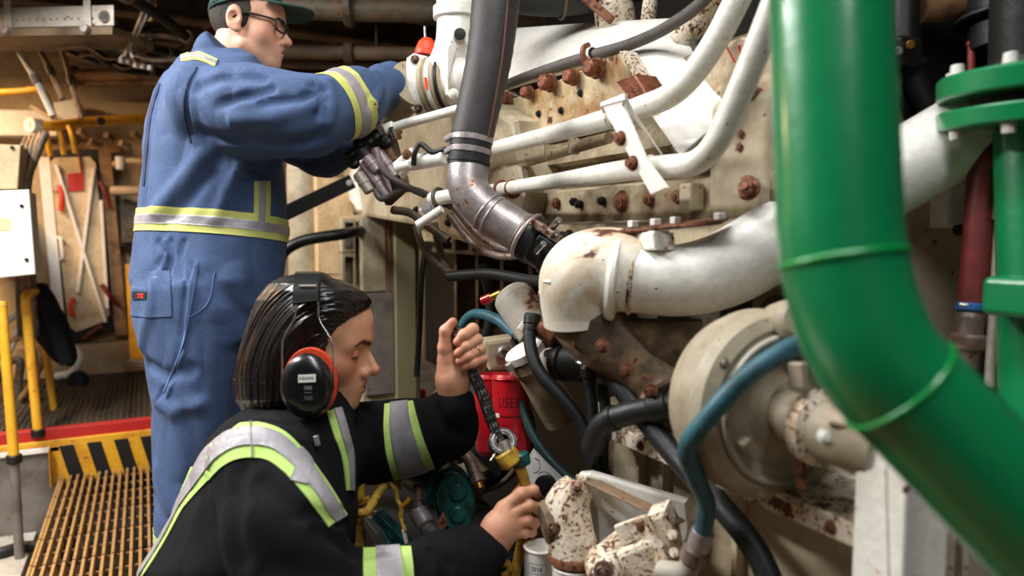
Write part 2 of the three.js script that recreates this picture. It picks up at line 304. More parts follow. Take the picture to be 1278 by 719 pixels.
// lamps
for (const [label, x, y, z, len, wid, I, col, turn] of LAMPS) {
  const t = thing('ceiling_light', label, 'ceiling light', V(x, y, z));
  const yy = y; t.rotation.y = 0;
  const rot = (g) => g.applyMatrix4(new THREE.Matrix4().makeRotationY(turn)).translate(x, yy, z);
  part('housing', rot(boxAt(-wid / 2, wid / 2, 0.0, 0.07, -len / 2, len / 2, 0.01)), M.whiteClean, t);
  for (const k of [-0.4, 0.4]) part('hanger', cyl(V(x + Math.sin(turn) * k * len, yy + 0.07, z + Math.cos(turn) * k * len), V(x + Math.sin(turn) * k * len, (z < -2.9 ? 1.98 : 2.3), z + Math.cos(turn) * k * len), 0.008, 0.008, 8), M.steel, t);
  part('diffuser', rot(boxAt(-wid / 2 + 0.01, wid / 2 - 0.01, -0.02, 0.0, -len / 2 + 0.01, len / 2 - 0.01, 0.006)), std({ color: 0xffffff, emissive: col, emissiveIntensity: 3, roughness: 0.4 }), t);
  const L = new THREE.RectAreaLight(col, I, wid, len); L.position.set(x, yy - 0.03, z); L.rotation.order = 'YXZ'; L.rotation.set(-Math.PI / 2, turn, 0); scene.add(L);
}

// ---------- far left: door, pipes, rails ----------
{ // watertight door on the far bulkhead
  const z = BZ + 0.09, q = (x, y, k = z) => atZ(x, y, k);
  const outer = [[52, 196], [62, 187], [120, 186], [131, 196], [150, 400], [142, 413], [92, 428], [78, 420]];
  const d = struct('door_1', plate(outer.map(([x, y]) => q(x, y)), V(0, 0, -1), 0.05, [], 0.006), M.black);
  const inn = [[62, 203], [69, 197], [113, 196], [120, 204], [137, 392], [131, 401], [96, 414], [86, 408]];
  part('door_leaf', plate(inn.map(([x, y]) => q(x, y, z + 0.004)), V(0, 0, 1), 0.02, [], 0.004), std({ map: rep(paintTex([206, 188, 156], [160, 134, 98], 0.3, 0.8, 211, 0.6), 0.5), roughness: 0.5 }), d);
  part('door_edge', bar(q(55, 196, z + 0.01), q(76, 416, z + 0.01), 0.036, 0.05), M.whiteClean, d);
  part('door_frame', bar(q(131, 190, z - 0.02), q(152, 418, z - 0.02), 0.05, 0.06), M.pipeBrown, d);
  part('door_frame', bar(q(48, 188, z - 0.03), q(150, 184, z - 0.03), 0.03, 0.06), M.pipeBrown, d);
  for (const [a, b, w] of [[[70, 206], [132, 402], 0.034], [[117, 210], [97, 365], 0.03], [[126, 250], [134, 385], 0.016]]) part('clamp_bar', bar(q(...a, z + 0.04), q(...b, z + 0.04), w, 0.016), M.whiteClean, d);
  part('clamp_handle', tube(bend([q(74, 232, z + 0.05), q(78, 245, z + 0.06), q(76, 263, z + 0.05)], 0.03), 0.013, 16, 10), M.orange, d);
  part('clamp_handle', tube(bend([q(92, 372, z + 0.05), q(86, 384, z + 0.06), q(92, 395, z + 0.05)], 0.03), 0.013, 16, 10), M.orange, d);
  part('clamp_handle', tube(bend([q(127, 355, z + 0.05), q(135, 367, z + 0.06), q(146, 378, z + 0.03)], 0.03), 0.013, 16, 10), M.redOxide, d);
  part('clamp_handle', tube(bend([q(104, 424, z + 0.05), q(115, 414, z + 0.06), q(127, 407, z + 0.04)], 0.03), 0.012, 16, 10), M.redOxide, d);
  part('clamp_handle', tube(bend([q(125, 226, z + 0.05), q(131, 240, z + 0.06), q(137, 258, z + 0.04)], 0.03), 0.012, 16, 10), M.redOxide, d);
  part('warning_plate', plate([q(84, 217, z + 0.03), q(104, 215, z + 0.03), q(105, 238, z + 0.03), q(85, 239, z + 0.03)], V(0, 0, 1), 0.004, [], 0.001), M.redPlain, d);
  part('hanging_strap', bar(q(98, 192, z + 0.03), q(102, 217, z + 0.03), 0.03, 0.006), M.redPlain, d);
  part('handle', tube(bend([q(73, 296, z + 0.03), q(76, 298, z + 0.06), q(78, 322, z + 0.06), q(75, 324, z + 0.03)], 0.01), 0.009, 20, 10), M.whiteClean, d);
}
{ // white cabinet at the left edge
  const z = -3.15, q = (x, y, k = z) => atZ(x, y, k), c = q(0, 345);
  const t = thing('electrical_cabinet', 'white wall cabinet with a yellow sticker at the left edge of the photo', 'cabinet', c);
  part('cabinet_body', plate([q(-60, 244), q(36, 239), q(43, 341), q(-60, 352)], V(0, 0, -1), 0.2, [], 0.004), M.greyLight, t);
  part('door', plate([q(-58, 241, z + 0.001), q(37, 237, z + 0.001), q(45, 342, z + 0.001), q(-58, 353, z + 0.001)], V(0, 0, 1), 0.014, [], 0.004), M.whiteClean, t);
  for (const [x, y] of [[27, 257], [33, 324]]) part('screw', cyl(q(x, y, z + 0.012), q(x, y, z + 0.02), 0.007, 0.007, 10), M.blackIron, t);
  part('sticker', plate([q(-4, 272, z + 0.016), q(13, 272, z + 0.016), q(14, 287, z + 0.016), q(-4, 288, z + 0.016)], V(0, 0, 1), 0.001, [], 0), flat(0xd9cd95, 0.5), t);
  part('bracket', boxAt(c.x - 0.3, c.x - 0.1, 1.0, 1.1, -4.6, z - 0.19), M.greyPaint, t);
  const u = thing('junction_box', 'upper white panel box above the white cabinet at the left edge', 'panel', q(0, 236, z - 0.25));
  part('box_body', plate([q(-60, 178, z - 0.2), q(26, 181, z - 0.2), q(22, 236, z - 0.2), q(-60, 238, z - 0.2)], V(0, 0, -1), 0.18, [], 0.004), M.bulkhead, u);
  part('screw', cyl(q(15, 184, z - 0.2), q(15, 184, z - 0.19), 0.007, 0.007, 10), M.blackIron, u);
}
{ // brown cables behind the cabinet
  const z = -3.5;
  for (let k = 0; k < 5; k++) single('power_cable', ['brown cable dropping behind the white cabinet, nearest to the door', 'second brown cable from the door behind the white cabinet', 'third brown cable from the door behind the white cabinet', 'fourth brown cable from the door behind the white cabinet', 'brown cable behind the white cabinet, farthest from the door'][k], 'cable',
    tube(spline([atZ(58 - k * 6, 165 + k * 2, z - k * 0.02), atZ(48 - k * 5, 190, z), atZ(36 - k * 3, 225 + k * 3, z), atZ(38 - k * 4, 300, z), atZ(46 - k * 5, 420, z)]), 0.013, 40, 10), k % 2 ? M.pipeBrown : M.oily);
}
{ // overhead cable tray with hangers
  const a = P(-70, 24, 2.75), b = P(142, 19, 2.6), up = V(0, 1, 0), dir = b.clone().sub(a).normalize(), L = a.distanceTo(b);
  const side = V(0, 0, 1).addScaledVector(dir, -dir.z).normalize();
  const t = thing('cable_tray', 'grey perforated overhead cable tray hanging above the yellow rails', 'cable tray', a.clone().lerp(b, 0.5));
  const holes = [], hh = 0.036; for (let s = 0.03; s < L - 0.02; s += 0.03) holes.push(circlePts(a.clone().addScaledVector(dir, s).addScaledVector(up, -0.01), side, 0.0045, 8));
  part('tray_side', plate([a.clone().addScaledVector(up, hh), b.clone().addScaledVector(up, hh), b.clone().addScaledVector(up, -hh), a.clone().addScaledVector(up, -hh)], side.clone().negate(), 0.004, holes, 0.0005), M.tray, t);
  const lo = up.clone().multiplyScalar(-hh - 0.016); part('tray_base', bar(a.clone().add(lo).addScaledVector(side, -0.1), b.clone().add(lo).addScaledVector(side, -0.1), 0.22, 0.03, up), M.deckhead, t);
  for (const px of [14, 112]) { const f = px < 50 ? 0.4 : 0.86, p = a.clone().lerp(b, f); part('hanger', bar(p.clone().addScaledVector(side, 0.006).addScaledVector(up, -0.06), p.clone().setY(2.29).addScaledVector(side, 0.006), 0.03, 0.006, side), M.tray, t); part('clamp', cyl(p.clone().addScaledVector(up, -0.05), p.clone().addScaledVector(up, -0.05).addScaledVector(side, 0.03), 0.016, 0.016, 10), M.steel, t); }
}
{ // conduits slanting over the far end
  const rows = [['pale conduit slanting down from the tray, nearest to the left edge', [[13, 46], [44, 98], [66, 145]], 2.95, 0.013, M.greyLight], ['brown conduit slanting down from the tray, middle of three', [[41, 46], [62, 85], [78, 124]], 3.0, 0.012, M.pipeBrown], ['short brown conduit slanting down below the end of the tray', [[70, 44], [80, 70], [101, 148]], 3.05, 0.011, M.pipeBrown]];
  for (const [l, p, d, r, m] of rows) { const pts = p.map(([x, y]) => P(x, y, d)); const t = thing('conduit', l, 'pipe', pts[2].clone()); part('pipe', tube(bend(pts, 0.05), r, 24, 10), m, t); for (const k of [0.02, 0.55]) { const c = bend(pts, 0.05).getPointAt(k), g = bend(pts, 0.05).getTangentAt(k); part('coupling', cyl(c.clone().addScaledVector(g, -0.02), c.clone().addScaledVector(g, 0.02), r * 1.35, r * 1.35, 12), M.oily, t); } }
}
{ // yellow overhead rail
  const t = thing('overhead_rail', 'long yellow overhead pipe rail with hangers above the steel door', 'rail', P(60, 158, 3.4));
  part('rail', tube(bend([P(36, 156, 3.35), P(60, 158, 3.4), P(110, 152, 3.6), P(215, 146, 3.9)], 0.05), 0.024, 40, 14), M.yellow, t);
  part('end_cap', cyl(P(36, 156, 3.34), P(52, 158, 3.4), 0.036, 0.036, 16), M.whiteClean, t);
  for (const [x, y0, y1] of [[55, 160, 186], [72, 158, 184], [86, 157, 182]]) part('drop_pipe', tube(spline([P(x, y0, 3.45), P(x + 4, (y0 + y1) / 2, 3.45), P(x + 8, y1 + 8, 3.5)]), 0.013, 12, 10), M.yellow, t);
  part('bracket', cyl(P(126, 151, 3.6), P(126, 151, 3.55), 0.02, 0.02, 12), M.blackIron, t);
  const u = thing('hand_lever', 'short yellow lever at the left edge above the white duct', 'lever', P(20, 114, 3.1));
  part('bar', tube(bend([P(-30, 117, 3.1), P(30, 114, 3.1), P(52, 110, 3.1), P(62, 132, 3.15)], 0.04), 0.015, 30, 10), M.yellow, u);
}
{ // white duct boxes
  const rows = [['white insulated duct end at the left edge under the yellow lever', [[-60, 136], [38, 132], [66, 148], [60, 164], [-60, 168]], 3.6], ['white duct box over the door beside the conduits', [[66, 128], [92, 122], [101, 146], [72, 150]], 3.7], ['long cream duct box over the door behind the man', [[99, 128], [210, 120], [214, 146], [104, 147]], 3.95]];
  rows.forEach(([l, p, d], i) => { const t = thing('air_duct', l, 'duct', P(p[3][0], p[3][1], d)); const pts = p.map(([x, y]) => P(x, y, d)); part('duct_body', plate(pts, V(0.1, 0, -1), 0.2, [], 0.004), i === 2 ? M.bulkhead : M.whiteClean, t); part('seam_flange', bar(pts[1].clone(), pts[2].clone(), 0.015, 0.02), M.bulkhead, t); });
}
{ // dark pipes and hanging cables under the deckhead
  const rows = [['dark pipe running back beside the hanging cables, lowest of three', [[96, 40], [140, 85], [210, 92]], 2.75, 0.02], ['dark pipe running back beside the hanging cables, middle of three', [[130, 20], [170, 55], [230, 70]], 2.6, 0.018], ['dark pipe running back beside the hanging cables, highest of three', [[150, -10], [200, 20], [250, 60]], 2.4, 0.02]];
  for (const [l, p, d, r] of rows) { const pts = p.map(([x, y], i) => P(x, y, d + i * 0.25)); const t = thing('drain_pipe', l, 'pipe', pts[1].clone()); part('pipe', tube(bend(pts, 0.1), r, 30, 12), M.blackIron, t); part('coupling', cyl(pts[0].clone(), pts[0].clone().lerp(pts[1], 0.2), r * 1.3, r * 1.3, 14), M.oily, t); part('coupling', cyl(pts[1].clone().lerp(pts[2], 0.6), pts[1].clone().lerp(pts[2], 0.7), r * 1.3, r * 1.3, 14), M.oily, t); }
  const strands = [[[178, -20], [179, 10], [170, 35], [158, 62], [156, 70]], [[184, -20], [184, 12], [174, 38], [162, 60], [166, 72]], [[190, -20], [193, 14], [186, 26], [181, 12], [180, -20]], [[186, -20], [189, 18], [176, 30], [160, 58], [150, 74]], [[174, -20], [175, 18], [166, 45], [160, 66], [172, 80]]];
  strands.forEach((s, i) => single('hanging_cable', ['looped grey cable hanging from the deckhead left of the cap, innermost loop', 'grey hanging cable left of the cap, ending at the clamp', 'short grey cable loop turning back up above the clamp', 'grey hanging cable left of the cap, ending lowest to the left', 'grey hanging cable left of the cap, ending lowest to the right'][i], 'cable', tube(spline(s.map(([x, y]) => P(x, y, 2.7 + i * 0.015))), 0.006, 40, 8), i % 2 ? M.tray : M.pipeBrown));
  const t = thing('cable_clamp', 'row of small metal cable clamps under the hanging cables', 'clamp', P(165, 78, 2.8));
  part('clamp_rail', bar(P(145, 73, 2.8), P(190, 86, 2.85), 0.02, 0.02), M.oily, t);
  for (const [x, y] of [[152, 73], [160, 74], [170, 79], [178, 80], [187, 82]]) part('clamp', cyl(P(x, y, 2.78), P(x, y + 6, 2.78), 0.013, 0.011, 12), M.steel, t);
  const bm = [['brown horizontal pipe under the deckhead left of the man, upper one', [[88, 94], [200, 92]], 3.7, 0.03], ['brown horizontal pipe under the deckhead left of the man, lower one', [[84, 102], [200, 101]], 3.75, 0.022]];
  for (const [l, p, d, r] of bm) { const pts = p.map(([x, y]) => P(x, y, d)); const t = thing('steam_pipe', l, 'pipe', pts[0].clone()); part('pipe', tube(bend([...pts, pts[1].clone().add(V(0.6, 0, 0))], 0.05), r, 20, 12), M.pipeBrown, t); part('flange', cyl(pts[0].clone(), pts[0].clone().lerp(pts[1], 0.08), r * 1.6, r * 1.6, 16), M.pipeBrown, t); }
  // brown pipes right of the man's head
  [['brown overhead pipe behind the peak of the cap, highest of four', 66, 0.03, 3.1], ['brown overhead pipe behind the man\'s chin, second of four from above', 82, 0.02, 3.2], ['brown overhead pipe above the blue sleeve, third of four from above', 94, 0.016, 3.3], ['dark overhead pipe behind the peak of the cap at the top edge', 12, 0.04, 2.55]].forEach(([l, y, r, d]) => { const t = thing('overhead_pipe', l, 'pipe', P(430, y, d)); part('pipe', tube(bend([P(330, y - 3, d), P(430, y, d), P(640, y + 4, d)], 0.02), r, 20, 12), y === 12 ? M.oily : M.deckhead, t); part('flange', cyl(P(430, y, d), P(442, y, d), r * 1.5, r * 1.5, 16), y === 12 ? M.oily : M.deckhead, t); const hk = P(470, y, d); part('hanger', cyl(hk, V(hk.x, hk.z < -2.9 ? 1.985 : 2.3, hk.z), 0.006, 0.006, 8), M.oily, t); });
}
{ // yellow handrails
  const rows = [
    ['yellow handrail post at the left edge, nearest of the three', [[2, 378, 2.55], [18, 578, 2.55]], 0.0165], ['yellow handrail post with bent top under the black jacket', [[54, 362, 3.1], [31, 368, 2.8], [48, 545, 2.8]], 0.017], ['short yellow handrail post behind the black jacket', [[56, 430, 3.2], [68, 520, 3.2]], 0.015]];
  for (const [l, p, r] of rows) { const pts = p.map((a) => P(...a)); const t = thing('handrail', l, 'handrail', pts[pts.length - 1].clone()); part('tube', tube(bend(pts, 0.04), r, 40, 14), M.yellow, t); part('base_flange', cyl(pts[pts.length - 1].clone(), pts[pts.length - 1].clone().add(V(0, 0.03, 0)), r * 1.5, r * 1.5, 16), M.blackIron, t); if (pts.length === 2 && pts[0].y > 0.6 && r > 0.016) part('lower_tube', cyl(pts[1].clone(), V(pts[1].x, -0.21, pts[1].z), 0.0155, 0.0155, 14), M.greyPaint, t); part('cap', cyl(pts[0].clone().lerp(pts[1], 0.02), pts[0].clone().lerp(pts[1], -0.01), r * 1.1, r * 0.8, 14), M.yellow, t); }
}
{ // hoses and small gear behind the rails
  const rows = [['brown hose looped behind the yellow handrails, outer loop', [[-20, 470], [10, 430], [30, 420], [45, 470], [30, 530], [-20, 545]], M.pipeBrown, 0.016], ['brown hose looped behind the yellow handrails, inner loop', [[-20, 500], [15, 450], [24, 450], [22, 500], [40, 540], [62, 500]], M.oily, 0.018], ['pale hose rising behind the second yellow handrail', [[-20, 420], [5, 405], [26, 390], [20, 420], [12, 440]], M.greyLight, 0.012], ['brown hose crossing low behind the second yellow handrail', [[0, 520], [30, 492], [54, 450], [58, 430]], M.pipeBrown, 0.014]];
  for (const [l, p, m, r] of rows) single('hose', l, 'hose', tube(spline(p.map(([x, y]) => P(x, y, 3.3))), r, 60, 10), m);
  const t = thing('bilge_valve', 'small dark valve with a white pipe stub low under the door', 'valve', P(100, 480, 3.7));
  part('valve_body', lathe([[0, 0], [0.035, 0], [0.05, 0.02], [0.05, 0.05], [0.03, 0.07], [0, 0.07]], P(98, 474, 3.75), V(0, 0.1, 1), 20), M.blackIron, t);
  part('hand_wheel', ring(P(98, 474, 3.68), V(0, 0.1, 1), 0.04, 0.008, 24, 8), M.blackIron, t);
  part('pipe_stub', tube(bend([P(90, 432, 3.8), P(100, 445, 3.75), P(92, 466, 3.75), P(70, 470, 3.75)], 0.04), 0.02, 24, 12), M.whiteClean, t);
  const u = thing('guard_panel', 'yellow guard panel behind the blue trouser leg', 'panel', P(170, 450, 3.7));
  part('panel_sheet', plate([P(156, 330, 3.7), P(192, 330, 3.7), P(192, 452, 3.7), P(160, 450, 3.7)], V(0.2, 0, -1), 0.02, [], 0.003), M.yellow, u);
  part('panel_foot', bar(P(160, 452, 3.7), P(192, 456, 3.7), 0.03, 0.03), M.greyPaint, u);
  const s = thing('switch_box', 'dark switch box on the bulkhead between the door and the man', 'switch box', P(162, 310, 3.9));
  part('box_body', plate([P(149, 252, 3.9), P(190, 252, 3.9), P(190, 310, 3.9), P(150, 308, 3.9)], V(0, 0, -1), 0.15, [], 0.004), M.blackIron, s);
  part('box_lid', plate([P(151, 256, 3.89), P(188, 256, 3.89), P(188, 304, 3.89), P(152, 303, 3.89)], V(0, 0, 1), 0.01, [], 0.004), M.oily, s);
  const w = thing('pipe_manifold', 'white pipe manifold on the bulkhead above the dark switch box', 'pipe', P(160, 245, 3.9));
  part('pipe', tube(bend([P(140, 238, 3.9), P(210, 238, 3.9)], 0.02), 0.025, 12, 12), M.bulkhead, w); part('pipe', tube(bend([P(142, 206, 3.9), P(154, 200, 3.9), P(210, 204, 3.9)], 0.02), 0.018, 20, 12), M.bulkhead, w); part('valve', cyl(P(150, 196, 3.88), P(150, 212, 3.88), 0.025, 0.02, 14), M.whiteClean, w);
  single('floor_hose', 'black hose lying on the pale lower deck left of the grating', 'hose', tube(spline([[-60, 700], [0, 690], [25, 683], [48, 682], [80, 690]].map(([x, y]) => atY(x, y, -0.19))), 0.02, 40, 12), M.rubber);
}
// ---------- between the man and the engine ----------
{
  const c = P(382, 345, 2.95); const t = thing('exhaust_trunk', 'white round trunk column behind the man\'s belt', 'column', V(c.x, -0.3, c.z));
  part('trunk', lathe([[0, 0], [0.068, 0], [0.068, 1.5], [0.06, 1.56], [0.04, 1.6], [0, 1.61]], V(c.x, -0.3, c.z), V(0, 1, 0), 40), M.cream, t);
  part('band', lathe([[0.068, 0], [0.073, 0.003], [0.073, 0.03], [0.068, 0.033]], V(c.x, 0.72, c.z), V(0, 1, 0), 40), M.cream, t);
  const x = P(418, 300, 2.9); const u = thing('support_column', 'beige square steel column with a bolted plate behind the black struts', 'column', V(x.x, -0.3, x.z));
  part('column', boxAt(x.x - 0.075, x.x + 0.075, -0.3, 1.33, x.z - 0.1, x.z + 0.02, 0.006), std({ map: rep(paintTex([224, 194, 150], [176, 134, 84], 0.35, 0.8, 301, 0.6), 0.6), roughness: 0.55 }), u);
  const b = P(417, 212, 2.86); part('bolted_plate', boxAt(b.x - 0.03, b.x + 0.035, b.y - 0.025, b.y + 0.025, x.z + 0.02, x.z + 0.03, 0.002), M.creamDirty, u);
  for (const k of [-0.015, 0.018]) part('bolt', hex(V(b.x + k, b.y, x.z + 0.03), V(0, 0, 1), 0.008, 0.006), M.blackIron, u);
  const strut = (l, p, w) => { const pts = p.map((a) => P(...a)); const s = thing('strut', l, 'strut', pts[0].clone()); part('flat_bar', pts.length === 2 ? bar(pts[0], pts[1], w, 0.02, V(0, 0, 1)) : tube(spline(pts), w / 2, 40, 12), M.blackSteel, s); part('end_bolt', hex(pts[pts.length - 1].clone().lerp(pts[0], 0.06).add(V(0, 0, 0.012)), V(-0.3, 0, 1), 0.008, 0.005), M.steel, s); };
  strut('straight black flat bar strut rising behind the man\'s chest', [[352, 268, 2.55], [440, 226, 2.6]], 0.052);
  strut('curved black pipe strut below the straight one', [[346, 350, 2.55], [352, 318, 2.55], [372, 303, 2.56], [428, 292, 2.6], [455, 288, 2.84]], 0.042);
  strut('short black strut standing on the cream cabinet', [[453, 270, 2.9], [459, 236, 2.9]], 0.032);
}
{ // cream cabinet under the engine's far end
  const z = -2.75, q = (a, b, k = z) => atZ(a, b, k), x0 = q(444, 0).x, x1 = q(505, 0).x, yT = q(470, 268).y, yM = q(470, 366).y, yB = q(470, 492).y;
  const t = thing('control_cabinet', 'cream steel cabinet with slotted side and grey lower panel behind the crouching woman', 'cabinet', V((x0 + x1) / 2, -0.3, z - 0.15));
  part('cabinet_body', boxAt(x0, x1 + 0.05, -0.3, yT, z - 0.35, z, 0.006), M.cream, t);
  part('lower_panel', boxAt(x0 + 0.01, q(490, 400).x, yB, yM, z, z + 0.016, 0.003), M.greyPaint, t);
  part('upper_panel', boxAt(x0 + 0.005, q(480, 300).x, yM + 0.008, yT - 0.01, z, z + 0.012, 0.003), M.cream, t);
  part('corner_post', boxAt(q(491, 400).x, q(516, 400).x, -0.3, q(500, 268).y, z - 0.02, z + 0.035, 0.004), std({ color: 0x8d8564, roughness: 0.6 }), t);
  part('edge_strip', bar(V(q(482, 270).x, yT - 0.005, z + 0.013), V(q(486, 366).x, yM, z + 0.013), 0.01, 0.006), M.redOxide, t);
  for (const [a, b, c, d] of [[430, 443, 277, 312], [430, 443, 320, 356]]) part('slot_frame', plate([q(a - 3, c - 4, z), q(b + 1, c - 4, z), q(b + 1, d + 3, z), q(a - 3, d + 3, z)], V(0, 0, -1), 0.05, [[q(a, c, z), q(b - 1, c, z), q(b - 1, d, z), q(a, d, z)]], 0.002), M.cream, t);
  part('slot_back', boxAt(q(427, 300).x, x0, q(430, 358).y, q(430, 275).y, z - 0.06, z - 0.05, 0.002), M.creamDirty, t);
}

{ // tangle of thin cables and pipes under the deckhead
  const q = rng(91);
  for (let i = 0; i < 16; i++) { const x = 84 + q() * 110, y = 28 + q() * 60, d = 2.75 + q() * 0.5, pts = [P(x - 20 - q() * 30, y - 14 + q() * 20, d), P(x, y + q() * 16, d), P(x + 18 + q() * 20, y + 4 + q() * 14, d + 0.05), P(x + 50 + q() * 40, y - 6 + q() * 22, d + 0.1)];
    single('tangled_cable', 'thin tangled cable under the deckhead between the cable tray and the man', 'cable', tube(spline(pts), 0.005 + q() * 0.007, 36, 8), [M.rubber, M.pipeBrown, M.oily, M.rubberGrey, M.tray][i % 5], 'tangled cables under the deckhead'); }
  const t = thing('small_bracket', 'row of pale pipe brackets over the steel door, below the yellow rail', 'bracket', P(120, 172, 3.8));
  for (const [x, y, w] of [[98, 163, 10], [112, 176, 14], [132, 168, 9], [150, 178, 12], [165, 166, 8]]) part('bracket', bar(P(x, y, 3.75), P(x + w, y + 6, 3.8), 0.03, 0.03), x % 4 ? M.bulkhead : M.pipeBrown, t);
}
// ---------- the engine ----------
const EDIR = V(1, 0, 0), AX = V(0, 0, -1);
{
  const prof = [[0.32, 0.66], [0.3, 0.66], [0.3, 0.9], [0.13, 0.925], [0.13, 0.965], [0.15, 0.97], [0.15, 1.035], [0.19, 1.045], [0.19, 1.1], [0.165, 1.105], [0.235, 1.27], [0.3, 1.3], [0.33, 1.3], [0.33, 0.66]];
  const s = new THREE.Shape(prof.map(([o, y]) => new THREE.Vector2(EX + o, y)));
  const z0 = -2.25, z1 = E(945, 300, 0.1).z, zn = E(1098, 300, 0.1).z, g = new THREE.ExtrudeGeometry(s, { depth: z1 - z0, bevelEnabled: true, bevelSize: 0.003, bevelThickness: 0.003, bevelSegments: 2 }); g.translate(0, 0, z0);
  const eng = thing('ship_engine', 'large cream painted diesel engine with rusty bolts that both people work on', 'engine', V(1.0, -0.3, -1.1));
  part('engine_block', boxUV(g), M.creamDirty, eng);
  part('shaded_lower_block', boxAt(EX + 0.36, EX + 0.72, -0.3, 0.662, z0, zn, 0.006), M.blackIron, eng);  // black stands for shade on the cream lower engine
  { const zb = E(735, 560, 0.1).z; const b = new THREE.Shape([[0.1, -0.3], [0.1, 0.6], [0.13, 0.615], [0.3, 0.64], [0.6, 0.64], [0.6, -0.3]].map(([o, y]) => new THREE.Vector2(EX + o, y))); const gb = new THREE.ExtrudeGeometry(b, { depth: zn - zb, bevelEnabled: true, bevelSize: 0.003, bevelThickness: 0.003, bevelSegments: 2 }); gb.translate(0, 0, zb); part('base_block', boxUV(gb), M.cream, eng); }
  // sheet panels and ribs of the base
  for (const [a, b] of [[770, 806], [812, 836], [842, 930], [938, 1082]]) { const p0 = E(a, 560, 0.1), p1 = E(b, 560, 0.1); part('base_panel', boxAt(EX + 0.092, EX + 0.104, 0.06, 0.575, p0.z, p1.z, 0.004), M.cream, eng); }
  for (const a of [809, 839, 934]) { const p = E(a, 600, 0.1); part('base_rib', boxAt(EX + 0.075, EX + 0.104, 0.0, 0.585, p.z - 0.006, p.z + 0.006, 0.002), M.cream, eng); }
  { const p0 = E(742, 560, 0.03), p1 = E(1100, 560, 0.03); part('base_flange', boxAt(EX + 0.02, EX + 0.16, 0.6, 0.628, p0.z, p1.z, 0.003), M.rustWhite, eng); }
  for (const a of [752, 800, 842, 905, 985, 1040]) { const p = E(a, 560, 0.02); part('bolt', hex(V(EX + 0.02, 0.613, p.z), V(-1, 0, 0), 0.006, 0.004), M.rust, eng); }
  part('base_seam', boxAt(EX + 0.096, EX + 0.108, 0.3, 0.315, E(865, 600).z, E(1085, 600).z, 0.002), M.rustWhite, eng);
  // gallery clutter: ribs, blind covers, bosses in the recess
  for (let k = 0; k < 12; k++) { const z = -2.15 + k * 0.17; if (z > z1 - 0.02) break; part('gallery_rib', boxAt(EX + 0.22, EX + 0.31, 0.66, 0.92, z - 0.012, z + 0.012, 0.004), M.oily, eng); }
  for (let k = 0; k < 10; k++) { const z = -2.06 + k * 0.17; if (z > z1 - 0.06) break; part('inspection_cover', lathe([[0, 0], [0.05, 0], [0.055, -0.006], [0.055, -0.02], [0, -0.02]], V(EX + 0.3, 0.79, z), V(1, 0, 0), 24), M.oily, eng); }
  part('gallery_rail', boxAt(EX + 0.16, EX + 0.19, 0.885, 0.91, -2.2, z1, 0.004), M.oily, eng);
  // deck edge bolts
  const bolts = [[655, 252, 0], [668, 250, 0], [698, 254, 1], [720, 252, 0], [727, 255, 0], [755, 251, 0], [778, 252, 2], [814, 249, 1], [850, 246, 1]];
  for (const [x, y, k] of bolts) { const p = E(x, y, 0.15); part('bolt', hex(V(EX + 0.15, p.y, p.z), V(-1, 0, 0), k === 2 ? 0.017 : k ? 0.012 : 0.009, 0.012), k ? M.rust : M.blackIron, eng); }
  for (let x = 610; x < 800; x += 26) { const p = E(x, 285, 0.13); part('bolt', hex(V(EX + 0.13, 0.945, p.z), V(-1, 0, 0), 0.011, 0.01), M.blackIron, eng); }
  for (let k = 0; k < 9; k++) { const p = E(560 + k * 22, 300, 0.14); part('bracket_block', boxAt(EX + 0.1, EX + 0.15, 0.9, 0.93, p.z - 0.014, p.z + 0.014, 0.004), M.oily, eng); }
  part('deck_block', boxAt(EX + 0.12, EX + 0.16, 0.985, 1.03, E(858, 245, 0.14).z, E(874, 245, 0.14).z, 0.005), M.cream, eng);
  { const p = E(935, 237, 0.12); part('bolt', hex(V(EX + 0.12, p.y, p.z), V(-1, 0.3, 0.4), 0.012, 0.014), M.copperBolt, eng); part('bolt', hex(V(EX + 0.13, p.y + 0.012, p.z - 0.012), V(-1, 0.3, 0.4), 0.008, 0.01), M.copperBolt, eng); part('end_casting', boxAt(EX + 0.14, EX + 0.34, 0.96, 1.16, E(880, 220, 0.14).z, E(960, 220, 0.14).z, 0.02), M.cream, eng); }
  for (const [x, y] of [[937, 170], [935, 186], [950, 120]]) { const p = E(x, y, 0.16); part('bolt', hex(V(EX + 0.15, p.y, p.z), V(-1, 0.2, 0.2), 0.009, 0.01), M.rust, eng); }
  part('head_block', plateE([[880, 75], [920, 45], [975, 60], [1010, 180], [960, 215], [900, 160]], 0.2, 0.25, { bevel: 0.012 }), M.creamDirty, eng);
  for (const [p, q] of [[[906, 57], [917, 78]], [[922, 57], [926, 77]], [[922, 57], [931, 56]], [[931, 56], [934, 66]], [[934, 66], [925, 68]]]) part('painted_stroke', bar(E(...p, 0.186), E(...q, 0.186), 0.0012, 0.0045, V(-1, 0, 0), 0.0003), M.redPlain, eng);
}
{ // white front gear housing, near the man
  const t = thing('gear_housing', 'cream sloping gear housing at the far end of the engine under the blue sleeve', 'engine housing', E(500, 300, 0.1));
  part('housing_body', plateE([[500, 88], [476, 132], [446, 188], [430, 222], [432, 262], [452, 270], [520, 282], [600, 312], [640, 318], [655, 240], [640, 150], [560, 90]], 0.09, 0.35, { bevel: 0.015 }), M.cream, t);
  part('housing_rim', plateE([[506, 80], [480, 128], [449, 184], [433, 224], [436, 250], [446, 262], [440, 226], [456, 190], [488, 136], [512, 92]], 0.07, 0.03, { bevel: 0.005 }), M.whiteClean, t);
  for (const [x, y] of [[470, 176], [452, 214], [520, 262], [560, 278]]) part('bolt', hex(E(x, y, 0.088), V(-1, 0, 0), 0.009, 0.008), M.blackIron, t);
}
